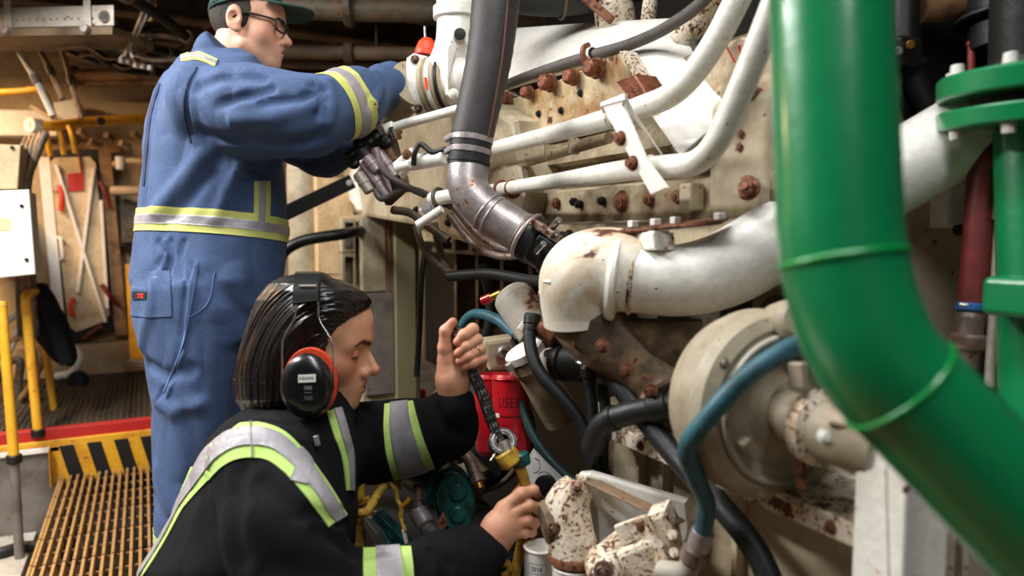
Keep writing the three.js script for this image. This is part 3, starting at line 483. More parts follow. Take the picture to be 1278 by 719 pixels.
{ // white head cover: two bent sheet halves
  const t = thing('cylinder_head_cover', 'large smooth white sheet cover on the engine top behind the black hose', 'cover', E(740, 120, 0.2));
  // upper sheet leans back, lower end sheet
  const strip = (rows, th) => { // rows of pixel/offset points -> thick bent sheet
    const nI = rows.length, nJ = rows[0].length, pos = [], uv = [], idx = [], q = rows.map((r) => r.map(([x, y, o]) => E(x, y, o)));
    for (const side of [0, 1]) for (let i = 0; i < nI; i++) for (let j = 0; j < nJ; j++) { const p = q[i][j]; pos.push(p.x + side * th, p.y - side * th * 0.4, p.z); uv.push(p.z, p.y); }
    const id = (s, i, j) => s * nI * nJ + i * nJ + j, quad = (a, b, c, d) => idx.push(a, b, c, a, c, d);
    for (const s of [0, 1]) for (let i = 0; i + 1 < nI; i++) for (let j = 0; j + 1 < nJ; j++) s ? quad(id(1, i, j), id(1, i, j + 1), id(1, i + 1, j + 1), id(1, i + 1, j)) : quad(id(0, i, j), id(0, i + 1, j), id(0, i + 1, j + 1), id(0, i, j + 1));
    for (let i = 0; i + 1 < nI; i++) { quad(id(0, i, 0), id(1, i, 0), id(1, i + 1, 0), id(0, i + 1, 0)); quad(id(0, i, nJ - 1), id(0, i + 1, nJ - 1), id(1, i + 1, nJ - 1), id(1, i, nJ - 1)); }
    for (let j = 0; j + 1 < nJ; j++) { quad(id(0, 0, j), id(0, 0, j + 1), id(1, 0, j + 1), id(1, 0, j)); quad(id(0, nI - 1, j), id(1, nI - 1, j), id(1, nI - 1, j + 1), id(0, nI - 1, j + 1)); }
    const g = new THREE.BufferGeometry(); g.setAttribute('position', new THREE.Float32BufferAttribute(pos, 3)); g.setAttribute('uv', new THREE.Float32BufferAttribute(uv, 2)); g.setIndex(idx); g.computeVertexNormals(); return g;
  };
  const lerpRow = (a, b, t) => a.map((p, i) => p.map((v, k) => mix(v, b[i][k], t)));
  const top = [[600, 40, 0.34], [646, 35, 0.34], [740, 28, 0.34], [848, 22, 0.34]], bot = [[590, 128, 0.2], [628, 113, 0.2], [700, 88, 0.2], [770, 64, 0.2]];
  const rows = []; for (let k = 0; k <= 8; k++) { const u = k / 8, r = lerpRow(top, bot, u); rows.push(r.map(([x, y, o]) => [x, y, o - 0.03 * Math.sin(u * Math.PI)])); }
  part('upper_sheet', strip(rows, 0.006), M.whiteClean, t);
  const a = [[848, 22, 0.33], [868, 60, 0.28], [888, 98, 0.22], [908, 140, 0.17]], b = [[768, 64, 0.2], [786, 100, 0.16], [814, 145, 0.13], [848, 194, 0.1]];
  const rows2 = []; for (let k = 0; k <= 8; k++) { const u = k / 8, r = lerpRow(a, b, u); rows2.push(r.map(([x, y, o], i) => [x, y, o - 0.035 * Math.sin(u * Math.PI) * (1 - 0.2 * i)])); }
  part('end_sheet', strip(rows2, 0.006), M.whiteClean, t);
  part('edge_strip', bar(E(848, 22, 0.32), E(880, 82, 0.23), 0.006, 0.02), M.oily, t);
  part('lower_lip', tube(spline(pathE([[632, 110, 0.185], [690, 93, 0.185], [735, 80, 0.185], [772, 63, 0.185]])), 0.006, 30, 8), M.whiteClean, t);
  part('rusty_edge', plateE([[772, 64], [779, 63], [812, 120], [850, 190], [842, 193], [804, 122]], 0.13, 0.03, { bevel: 0.003 }), M.rustWhite, t);
  part('rusty_block', plateE([[768, 102], [792, 92], [808, 118], [788, 126]], 0.1, 0.05, { bevel: 0.004 }), M.copperBolt, t);
}
{ // dirty head panel under the cover with its row of bolts
  const t = thing('bolted_panel', 'oil-stained cylinder head panel with copper-brown bolts under the white cover', 'engine panel', E(720, 150, 0.2));
  part('head_panel', plateE([[618, 132], [700, 98], [772, 66], [800, 126], [756, 152], [700, 168], [622, 186]], 0.155, 0.06, { bevel: 0.004 }), std({ map: rep(paintTex([204, 186, 150], [150, 104, 58], 0.5, 1, 311, 1.2), 0.3), roughness: 0.55, bumpMap: rep(BUMPC, 0.1), bumpScale: 0.001 }), t);
  for (const [x, y, r] of [[636, 124, 0.016], [663, 116, 0.014], [690, 104, 0.018], [719, 97, 0.0155], [748, 86, 0.018]]) {
    const p = E(x, y, 0.15), d = V(-0.9, -0.05, 0.25);
    const b = part('cap_bolt', lathe([[0, 0], [r * 0.75, 0], [r * 0.8, r * 0.4], [r, r * 0.5], [r, r * 1.5], [r * 0.85, r * 1.9], [r * 0.55, r * 2.1], [0, r * 2.1]], p, d, 20), M.copperBolt, t);
    part('bolt_flange', ring(p.clone().addScaledVector(d, r * 0.5), d, r * 0.95, r * 0.22, 20, 8), M.rust, b);
  }
  for (const [x, y] of [[640, 150], [672, 142], [724, 116], [700, 138], [654, 168]]) part('plug', hex(E(x, y, 0.152), V(-1, 0, 0), 0.006, 0.004), M.blackIron, t);
  part('thin_pipe', tube(spline(pathE([[600, 218, 0.1], [680, 196, 0.1], [760, 172, 0.1]])), 0.011, 30, 12), M.creamDirty, t);
  for (const [x, y] of [[686, 188], [716, 180]]) { const p = E(x, y, 0.1); part('pipe_clip', bar(V(p.x, p.y - 0.02, p.z), V(p.x, p.y + 0.012, p.z), 0.01, 0.024), M.cream, t); }
}
{ // grey hose clipped over the cover
  const t = thing('cable_hose', 'grey rubber hose clipped along the lower edge of the white cover', 'hose', E(735, 80, 0.15));
  part('hose', tube(spline([...pathE([[610, 115, 0.17], [645, 100, 0.17], [690, 84, 0.17], [735, 70, 0.17], [790, 54, 0.18]]), E(836, 32, 0.2), E(882, -4, 0.22), E(900, -40, 0.22)]), 0.0115, 80, 14), M.rubberGrey, t);
  const p = E(736, 68, 0.165); part('hose_clip', tube(bend([p.clone().add(V(0, 0.02, -0.005)), p.clone().add(V(-0.018, 0.012, 0)), p.clone().add(V(-0.016, -0.012, 0)), p.clone().add(V(0, -0.045, 0.006))], 0.012), 0.006, 20, 8), M.copperBolt, t);
  part('clip_band', lathe([[0.0118, -0.012], [0.0138, -0.012], [0.0138, 0.012], [0.0118, 0.012]], p, E(790, 54, 0.18).sub(E(690, 84, 0.17)), 24), M.whiteClean, t);
}
{ // white pipes along the head
  const t = thing('coolant_pipe', 'upper white engine pipe bending up steeply beside the green pipe', 'pipe', E(700, 165, 0.03));
  part('pipe', tube(bend([E(600, 190, 0.06), E(760, 149, 0.05), E(845, 118, 0.06), E(890, 60, 0.08), E(940, -40, 0.1), E(975, -130, 0.14)], 0.075), (u) => 0.0165 + 0.0022 * step(0.35, 0.6, u), 90, 24), M.white, t);
  part('joint_ring', ring(E(766, 147, 0.05), E(766, 147, 0.05).sub(E(740, 154, 0.05)), 0.0175, 0.003, 28, 8), M.rustWhite, t);
  const u = thing('coolant_pipe', 'lower white engine pipe with rust specks bending up next to the green pipe', 'pipe', E(720, 220, 0.0));
  part('pipe', tube(bend([E(572, 244, 0.06), E(640, 234, 0.04), E(800, 210, 0.02), E(882, 205, 0.02), E(922, 120, 0.03), E(985, -40, 0.04), E(1010, -120, 0.06)], 0.07), (u) => 0.0145 + 0.0028 * step(0.4, 0.6, u), 100, 24), M.white, u);
  part('joint_ring', ring(E(815, 209, 0.02), V(0, 0.1, 1), 0.0165, 0.0035, 28, 8), M.rustWhite, u);
  for (const x of [626, 640]) part('clamp_ring', ring(E(x, 236, 0.045), E(700, 225, 0.04).sub(E(640, 234, 0.04)), 0.0165, 0.005, 28, 8), M.rust, u);
}
{ // white bracket holding the two pipes
  const t = thing('pipe_bracket', 'folded white sheet bracket with two brown bolts across the two white pipes', 'bracket', E(790, 180, 0));
  part('bracket_web', plateE([[749, 128], [780, 116], [776, 132], [788, 158], [806, 200], [832, 234], [812, 243], [796, 214], [772, 172], [756, 140]], -0.02, 0.006, { bevel: 0.001 }), M.whiteClean, t);
  const g = (a, b, w) => bar(a, b, w, 0.004, V(1, 0, 0), 0.001);
  part('bracket_fold', plate([E(780, 116, -0.02), E(792, 150, -0.02), E(832, 234, -0.02), E(828, 192, 0.06), E(806, 150, 0.06), E(786, 118, 0.05)], V(0.5, 0.3, -0.6), 0.004, [], 0.001), M.whiteClean, t);
  part('bracket_foot', plate([E(749, 130, -0.022), E(780, 116, -0.022), E(776, 110, 0.02), E(752, 122, 0.02)], V(0, -1, 0), 0.004, [], 0.001), M.whiteClean, t);
  for (const [x, y] of [[775, 173], [790, 204]]) part('bolt', hex(E(x, y, -0.021), V(-1, 0, 0.25), 0.0085, 0.009), M.copperBolt, t);
}
{ // the valve at the top left
  const t = thing('water_valve', 'cream cast water outlet elbow with a bolted flange, left of the thick black hose', 'pipe fitting', P(570, 140, 1.75));
  const d = 1.72;
  part('riser', tube(bend([P(571, -30, d).setY(2.28), P(571, 0, d), P(571, 20, d), P(570, 60, d), P(552, 100, d + 0.02)], 0.06), (u) => 0.049 - 0.0 * u, 30, 28), M.whiteClean, t);
  part('riser_flange', lathe([[0.05, 0], [0.058, 0.003], [0.058, 0.028], [0.05, 0.032], [0.05, 0.044], [0.042, 0.046]], P(571, 25, d), V(0, 1, 0), 36), M.whiteClean, t);
  const a = P(596, 98, d), b = P(508, 112, d + 0.06), dir = b.clone().sub(a).normalize();
  part('elbow_body', lathe([[0.0, -0.01], [0.05, 0.0], [0.064, 0.03], [0.062, 0.06], [0.058, 0.075]], a, dir, 36), M.whiteClean, t);
  part('bellows', lathe([[0.058, 0.07], [0.066, 0.074], [0.066, 0.082], [0.06, 0.085], [0.066, 0.09], [0.067, 0.112], [0.061, 0.116], [0.067, 0.121], [0.067, 0.13]], a, dir, 40), M.cream, t);
  part('clamp_band', lathe([[0.066, 0.078], [0.069, 0.079], [0.069, 0.085], [0.066, 0.086]], a, dir, 40), M.blackIron, t);
  part('clamp_band', lathe([[0.067, 0.098], [0.0685, 0.099], [0.0685, 0.108], [0.067, 0.109]], a, dir, 40), M.white, t);
  const fp = [[507, 72], [516, 66], [533, 70], [536, 84], [540, 132], [534, 142], [520, 144], [511, 134], [506, 100]];
  part('square_flange', plate(fp.map(([x, y]) => P(x, y, d + 0.03)), V(0.5, 0, -0.85), 0.03, [], 0.005), M.whiteClean, t);
  for (const [x, y] of [[518, 74], [522, 136]]) part('bolt', hex(P(x, y, d + 0.028), V(-0.5, 0, 0.86), 0.008, 0.006), M.steelDirty, t);
  part('flange_neck', tube(spline([P(516, 104, d + 0.05), P(500, 120, d + 0.1), P(478, 150, d + 0.16)]), (u) => mix(0.06, 0.045, u), 20, 24), M.cream, t);
  part('lug', plate([P(566, 40, d - 0.055), P(588, 36, d - 0.055), P(590, 54, d - 0.055), P(572, 60, d - 0.055), P(562, 100, d - 0.06), P(562, 116, d - 0.06), P(556, 60, d - 0.055)], V(0, 0, -1), 0.02, [], 0.004), M.whiteClean, t);
  part('plug', lathe([[0, 0], [0.012, 0], [0.014, 0.004], [0.012, 0.01], [0, 0.011]], P(574, 43, d - 0.055), V(-0.4, 0, 0.9), 20), M.blackIron, t);
  part('plug', hex(P(566, 117, d - 0.062), V(-0.4, 0, 0.9), 0.009, 0.008), M.white, t);
  part('red_mark', plate([P(529, 96, d - 0.043), P(533, 97, d - 0.043), P(535, 112, d - 0.043), P(531, 112, d - 0.043)], V(0.5, 0, -0.86), 0.002, [], 0), M.orange, t);
  const k = thing('red_knob', 'small bright red knob cap with a thin pin above the bolted flange', 'knob', P(530, 68, d + 0.06));  // red knob on top of the outlet elbow
  part('cap', lathe([[0, 0.045], [0.012, 0.043], [0.022, 0.032], [0.028, 0.012], [0.028, 0], [0, 0]], P(531, 70, d + 0.05), V(0.15, 1, 0), 12), M.orange, k);
  part('pin', cyl(P(531, 55, d + 0.05), P(530, 33, d + 0.05), 0.003, 0.003, 8), M.steel, k);
  const h = thing('fuel_pipe', 'slim white pipe with end fitting rising from the sensor cluster to the black hose', 'pipe', P(510, 155, 1.66));
  part('pipe', tube(bend([P(478, 164, 1.7), P(500, 156, 1.68), P(566, 138, 1.62), P(590, 132, 1.6)], 0.03), 0.011, 30, 14), M.white, h);
  part('end_fitting', cyl(P(478, 164, 1.7), P(492, 159, 1.69), 0.016, 0.016, 16), M.white, h);
}
{ // the big black hose and its steel elbow
  const t = thing('air_hose', 'thick ribbed black rubber hose with a rust-coloured seam running up to the top edge', 'hose', P(600, 170, 1.3));
  const path = spline([P(624, -90, 1.32), P(621, -40, 1.32), P(617, 20, 1.32), P(609, 80, 1.32), P(597, 135, 1.32), P(589, 172, 1.32)]);
  const L = path.getLength(); const g = tube(path, (u) => 0.0465 - 0.008 * u, 360, 36);
  { const p = g.attributes.position, n = g.attributes.normal, uv = g.attributes.uv; for (let i = 0; i < p.count - 76; i++) { const w = Math.sin(uv.getY(i) * 1050) * 0.0005 + Math.sin(uv.getY(i) * 260) * 0.0003; p.setXYZ(i, p.getX(i) + n.getX(i) * w, p.getY(i) + n.getY(i) * w, p.getZ(i) + n.getZ(i) * w); } }
  part('hose', g, std({ map: rep(paintTex([58, 54, 54], [40, 37, 37], 0, 1, 321, 0), 0.1), roughness: 0.6 }), t);
  const fr = P(0, 0, 0); const seam = [[636, -40], [632, 20], [627, 70], [617, 130], [609, 172]].map(([x, y]) => { const r = ray(x, y), c = path.getPointAt(clamp((y + 90) / 262)); const tt = c.clone().sub(C0).dot(r); const q = C0.clone().addScaledVector(r, tt); const off = q.distanceTo(c), R = 0.0465 - 0.008 * clamp((y + 90) / 262); return q.addScaledVector(r, -Math.sqrt(Math.max(0, R * R - off * off))); });
  part('seam', tube(spline(seam), 0.0024, 60, 8), flat(0x6e4a3c, 0.7), t);
  const a = P(589, 168, 1.32), b = P(584, 210, 1.32), d = b.clone().sub(a).normalize();
  part('hose_end', lathe([[0.0, 0], [0.0385, 0.0], [0.0385, 0.058], [0.034, 0.06], [0, 0.06]], a, d, 36), M.rubber, t);
  for (const [s, w] of [[0.004, 0.011], [0.026, 0.011], [0.046, 0.008]]) { const c = part('hose_clamp', lathe([[0.0387, s], [0.0402, s + 0.001], [0.0402, s + w - 0.001], [0.0387, s + w]], a, d, 40), s > 0.04 ? M.rubber : M.steel, t); if (s < 0.04) part('clamp_screw', bar(P(556, 172 + s * 700, 1.32), P(566, 166 + s * 700, 1.3), 0.01, 0.01), M.steel, c); }
  const e = thing('steel_elbow', 'bare grey steel pipe elbow with a weld bead below the black hose', 'pipe', P(620, 260, 1.3));
  const ep = bend([P(585, 205, 1.32), P(582, 236, 1.31), P(604, 262, 1.3), P(668, 302, 1.28)], 0.07);
  part('elbow', tube(ep, 0.037, 60, 36), M.steel, e);
  for (const u of [0.5, 0.56, 0.86]) part('weld_bead', ring(ep.getPointAt(u), ep.getTangentAt(u), 0.037, u < 0.8 ? 0.0022 : 0.0035, 40, 8), u < 0.8 ? M.steel : M.steelDirty, e);
  part('rusty_sleeve', lathe([[0.0375, 0], [0.0385, 0.001], [0.0385, 0.03], [0.0375, 0.031]], ep.getPointAt(0.84), ep.getTangentAt(0.9), 36), M.steelDirty, e);
  const c = thing('pipe_coupling', 'dark bolted pipe coupling between the steel elbow and the white elbow', 'coupling', P(684, 312, 1.27));
  const cd = P(700, 324, 1.26).sub(P(655, 294, 1.285)).normalize(), ca = P(655, 293, 1.285);
  part('sleeve', lathe([[0, 0], [0.037, 0], [0.043, 0.004], [0.043, 0.03], [0.039, 0.034], [0.039, 0.055], [0.043, 0.058], [0.043, 0.075], [0, 0.078]], ca, cd, 36), M.blackSteel, c);
  part('band', ring(ca.clone().addScaledVector(cd, 0.006), cd, 0.042, 0.0045, 40, 8), M.steel, c);
  part('clamp_bar', bar(P(664, 276, 1.235), P(700, 300, 1.215), 0.018, 0.014), M.steelDirty, c);
  part('clamp_bar', bar(P(672, 296, 1.23), P(700, 314, 1.215), 0.012, 0.012), M.blackSteel, c);
  for (const [x, y] of [[693, 280], [674, 310], [690, 296]]) part('bolt', cyl(P(x - 4, y + 4, 1.23), P(x + 5, y - 6, 1.2), 0.0065, 0.0055, 12), M.chrome, c);
}
{ // big white elbow, its flange ring and the big white pipe
  const t = thing('charge_air_pipe', 'very thick white pipe running across the engine and on behind the green pipe', 'pipe', P(900, 340, 1.06));
  const path = bend([P(768, 345, 1.12), P(850, 352, 1.1), P(905, 338, 1.09), P(975, 296, 1.07), P(1150, 198, 1.04), P(1330, 92, 1.02)], 0.09);
  part('pipe', tube(path, (u) => 0.054 + 0.004 * step(0.05, 0.3, u), 90, 40), M.whiteClean, t);
  part('weld_bead', ring(path.getPointAt(0.035), path.getTangentAt(0.03), 0.0545, 0.004, 48, 8), M.rustWhite, t);
  part('lifting_lug', plateE([[782, 290], [815, 290], [817, 312], [783, 314]], -0.005, 0.04, { bevel: 0.003 }), M.white, t);
  const e = thing('white_elbow', 'bulging white cast elbow with rust streaks that the thick white pipe leaves', 'pipe elbow', P(730, 345, 1.13));
  const ep = bend([P(730, 398, 1.17), P(727, 380, 1.165), P(724, 342, 1.14), P(762, 336, 1.13), P(790, 346, 1.125)], 0.07);
  part('elbow', tube(ep, (u) => u > 0.93 ? mix(0.068, 0.058, (u - 0.93) / 0.07) : 0.0675, 60, 40), std({ map: rep(paintTex([234, 228, 214], [190, 160, 122], 0.36, 0.9, 331, 0.6), 0.3), roughness: 0.45 }), e);
  part('flange_ring', lathe([[0.056, 0], [0.068, 0.002], [0.071, 0.008], [0.071, 0.014], [0.066, 0.018], [0.056, 0.019]], P(760, 345, 1.126), P(800, 348, 1.115).sub(P(760, 343, 1.126)), 48), M.white, e);
  part('small_tab', plate([P(684, 352, 1.1), P(696, 344, 1.1), P(700, 356, 1.1), P(688, 356, 1.1)], V(0, 0, -1), 0.02, [], 0.002), M.white, e);
  const s = thing('support_strip', 'rusty flat support strip with four white square nuts above the thick pipe', 'bracket', P(840, 285, 1.12));
  part('strip', bar(P(776, 288, 1.12), P(906, 275, 1.04), 0.006, 0.05, V(0, 0, 1)), M.rust, s);
  part('leg', plateE([[783, 288], [816, 288], [818, 300], [783, 302]], 0.0, 0.03, { bevel: 0.002 }), M.white, s);
  for (const x of [790, 818, 843, 898]) { const p = P(x, 283 - (x - 780) * 0.087, mix(1.12, 1.04, (x - 780) / 126)); part('square_nut', box(0.013, 0.011, 0.013, 0.002).translate(p.x, p.y + 0.003, p.z), M.white, s); }
}
{ // rusty volute under the elbow
  const t = thing('cast_bracket', 'brown rusty cast support leg under the white elbow, with a round flange', 'casting', P(790, 460, 1.16));
  const path = bend([P(726, 372, 1.17), P(748, 412, 1.165), P(800, 455, 1.15), P(846, 500, 1.12)], 0.08);
  part('leg', tube(path, (u) => mix(0.0685, 0.044, step(0.05, 0.8, u)), 40, 32), M.rustEarth, t);
  part('web', plate([P(735, 395, 1.12), P(810, 402, 1.1), P(880, 405, 1.06), P(872, 470, 1.06), P(850, 490, 1.07), P(790, 455, 1.1)], V(0.6, 0, -0.8), 0.05, [], 0.008), M.rustEarth, t);
  part('flange', lathe([[0, 0], [0.05, 0], [0.054, 0.004], [0.054, 0.016], [0.05, 0.02], [0.03, 0.02], [0.028, 0.006], [0, 0.006]], P(838, 498, 1.12), V(-0.25, -0.35, 0.75), 36), M.rustEarth, t);
  part('rusty_lug', plate([P(706, 404, 1.12), P(720, 396, 1.11), P(734, 420, 1.1), P(716, 436, 1.11)], V(0.5, 0, -0.85), 0.03, [], 0.004), M.rust, t);
  for (const [x, y] of [[752, 432], [782, 462], [812, 488]]) part('bolt', hex(P(x, y, 1.08), V(-0.5, 0, 0.85), 0.008, 0.008), M.rust, t);
}
{ // round drum with nozzle (turbocharger)
  const c = P(952, 503, 0.93), d = V(-0.12, 0.02, 1).normalize();
  const t = thing('turbocharger', 'large round cream turbocharger casing with a side nozzle, under the thick white pipe', 'turbocharger', c.clone());
  part('casing', lathe([[0, -0.06], [0.09, -0.06], [0.112, -0.045], [0.121, -0.02], [0.121, 0.012], [0.116, 0.03], [0.102, 0.04], [0.095, 0.038]], c, d, 64), M.turbo, t);
  part('cover', lathe([[0.096, 0.036], [0.094, 0.044], [0.088, 0.046], [0.086, 0.04], [0.07, 0.036], [0.055, 0.04], [0.04, 0.055], [0.0, 0.062]], c, d, 56), M.turbo, t);
  part('cover_rim', ring(c.clone().addScaledVector(d, 0.044), d, 0.091, 0.004, 56, 8), M.greyLight, t);
  part('clamp_tab', box(0.016, 0.03, 0.014, 0.003).applyMatrix4(basis(V(-0.5, 0.6, 0)).setPosition(P(934, 560, 0.86))), M.turbo, t);
  part('rusty_strip', bar(P(998, 540, 0.84), P(1000, 612, 0.84), 0.008, 0.012), M.rust, t);
  part('fin', bar(P(995, 452, 0.82), P(997, 485, 0.82), 0.012, 0.02), M.turbo, t);
  part('nozzle', tube(bend([P(965, 512, 0.9), P(1000, 524, 0.85), P(1040, 540, 0.81), P(1095, 556, 0.78)], 0.04), (u) => 0.03 + 0.006 * step(0.4, 0.6, u), 40, 28), M.turbo, t);
  part('nozzle_flange', lathe([[0.028, 0], [0.042, 0.002], [0.044, 0.01], [0.044, 0.02], [0.036, 0.026]], P(1012, 530, 0.84), P(1060, 545, 0.79).sub(P(1012, 530, 0.84)), 36), M.rustWhite, t);
  part('hook', tube(bend([P(1016, 552, 0.82), P(1040, 570, 0.8), P(1066, 594, 0.79), P(1078, 588, 0.78)], 0.02), 0.009, 24, 12), M.white, t);
  part('bolt', hex(P(1030, 545, 0.785), V(-0.4, 0.3, 0.9), 0.007, 0.005), M.white, t);
  part('slot_bar', bar(P(1034, 528, 0.78), P(1070, 536, 0.77), 0.008, 0.006), M.creamDirty, t);
  part('upper_boss', cyl(P(975, 408, 0.95), P(1000, 398, 0.86), 0.032, 0.028, 28, 0.008), M.turbo, t);
  for (let k = 0; k < 10; k++) { const a = k / 10 * 6.283, m = basis(d); const p = V(Math.cos(a) * 0.108, 0.0355, Math.sin(a) * 0.108).applyMatrix4(m).add(c); if (k % 3 === 0) part('bolt', hex(p, d, 0.005, 0.004), M.turbo, t); }
}
{ // white square post and panels at the lower right
  const t = thing('support_post', 'bright white square steel post with a rust streak under the diagonal green pipe', 'post', P(1122, 719, 0.72));
  const a = P(1122, 520, 0.74); part('post', boxAt(a.x - 0.012, a.x + 0.03, -0.3, 0.82, a.z - 0.04, a.z + 0.02, 0.004), M.white, t);
  part('side_flange', boxAt(a.x + 0.03, a.x + 0.036, -0.3, 0.8, a.z - 0.005, a.z + 0.035, 0.002), M.white, t);
  part('rust_streak', bar(P(1106, 582, 0.715), P(1110, 735, 0.715), 0.0015, 0.0008), M.rust, t);
  part('bolt', hex(P(1131, 611, 0.71), V(-0.4, 0, 0.9), 0.003, 0.002), M.rust, t);
  const u = thing('side_panel', 'cream side panel with a round bolted boss at the lower right', 'panel', P(1180, 719, 0.8));
  const p = P(1190, 640, 0.8); part('panel_sheet', boxAt(p.x - 0.07, p.x + 0.5, -0.3, P(1190, 585, 0.8).y, p.z - 0.01, p.z + 0.0, 0.004), M.cream, u);
  part('boss', lathe([[0, 0.014], [0.012, 0.014], [0.016, 0.01], [0.017, 0], [0, 0]], P(1148, 687, 0.79), V(-0.4, 0, 0.9), 28), M.cream, u);
  part('boss_bolt', hex(P(1147, 686, 0.776), V(-0.4, 0, 0.9), 0.005, 0.003), M.rust, u);
  part('bolt', hex(P(1143, 674, 0.785), V(-0.4, 0, 0.9), 0.003, 0.002), M.rust, u);
  part('rib', tube(bend([P(1150, 665, 0.79), P(1165, 652, 0.785), P(1172, 655, 0.785), P(1171, 730, 0.785)], 0.02), 0.006, 24, 10), M.white, u);
  for (const x of [1188, 1206]) part('rib', bar(P(x, 640, 0.79), P(x - 3, 740, 0.79), 0.008, 0.01), M.cream, u);
  const w = thing('end_casing', 'large cream engine casing sheet behind the green pipe on the right', 'engine casing', P(1160, 420, 1.15));
  part('casing_sheet', plate([P(1050, 250, 1.13), P(1300, 215, 1.12), P(1300, 560, 1.1), P(1050, 560, 1.1)], V(0.5, 0, -0.85), 0.05, [], 0.01), std({ map: rep(paintTex([196, 176, 150], [160, 138, 112], 0.25, 0.8, 341, 0.5), 0.6), roughness: 0.55 }), w);
  part('white_block', plate([P(1183, 232, 1.08), P(1212, 222, 1.08), P(1212, 284, 1.08), P(1184, 284, 1.08)], V(0.4, 0, -0.9), 0.05, [], 0.006), M.whiteClean, w);
  part('clip', cyl(P(1192, 288, 1.07), P(1204, 286, 1.07), 0.008, 0.008, 12), M.blackIron, w);
  for (const [x, y, r] of [[1166, 303, 0.004], [1156, 288, 0.0025]]) part('rivet', cyl(P(x, y, 1.13), P(x, y, 1.11), r, r * 0.7, 10), M.rust, w);
}
{ // green pipe in front
  const t = thing('green_pipe', 'thick glossy green pipe coming straight down and bending diagonally in front of the engine', 'pipe', P(1050, 330, 0.56));
  const path = bend([P(1030, -60, 0.58).setY(2.28), P(1034, -40, 0.58), P(1036, 0, 0.58), P(1048, 330, 0.56), P(1085, 445, 0.55), P(1150, 510, 0.545), P(1320, 690, 0.53)], 0.11);
  part('pipe', tube(path, 0.0462, 120, 56), M.greenGloss, t);
  const near = (px, py) => { let best = 0, bd = 1e9; for (let i = 0; i <= 400; i++) { const q = path.getPointAt(i / 400).clone().project(camera), dx = (q.x + 1) / 2 * W - px, dy = (1 - q.y) / 2 * H - py, dd = dx * dx + dy * dy; if (dd < bd) { bd = dd; best = i / 400; } } return best; };
  for (const [x, y, r] of [[1048, 325, 0.0026], [1126, 482, 0.0026], [1033, -30, 0.003]]) { const u = near(x, y); part('weld_bead', ring(path.getPointAt(u), path.getTangentAt(u), 0.0462, r, 64, 10), M.greenWeld, t); }
}
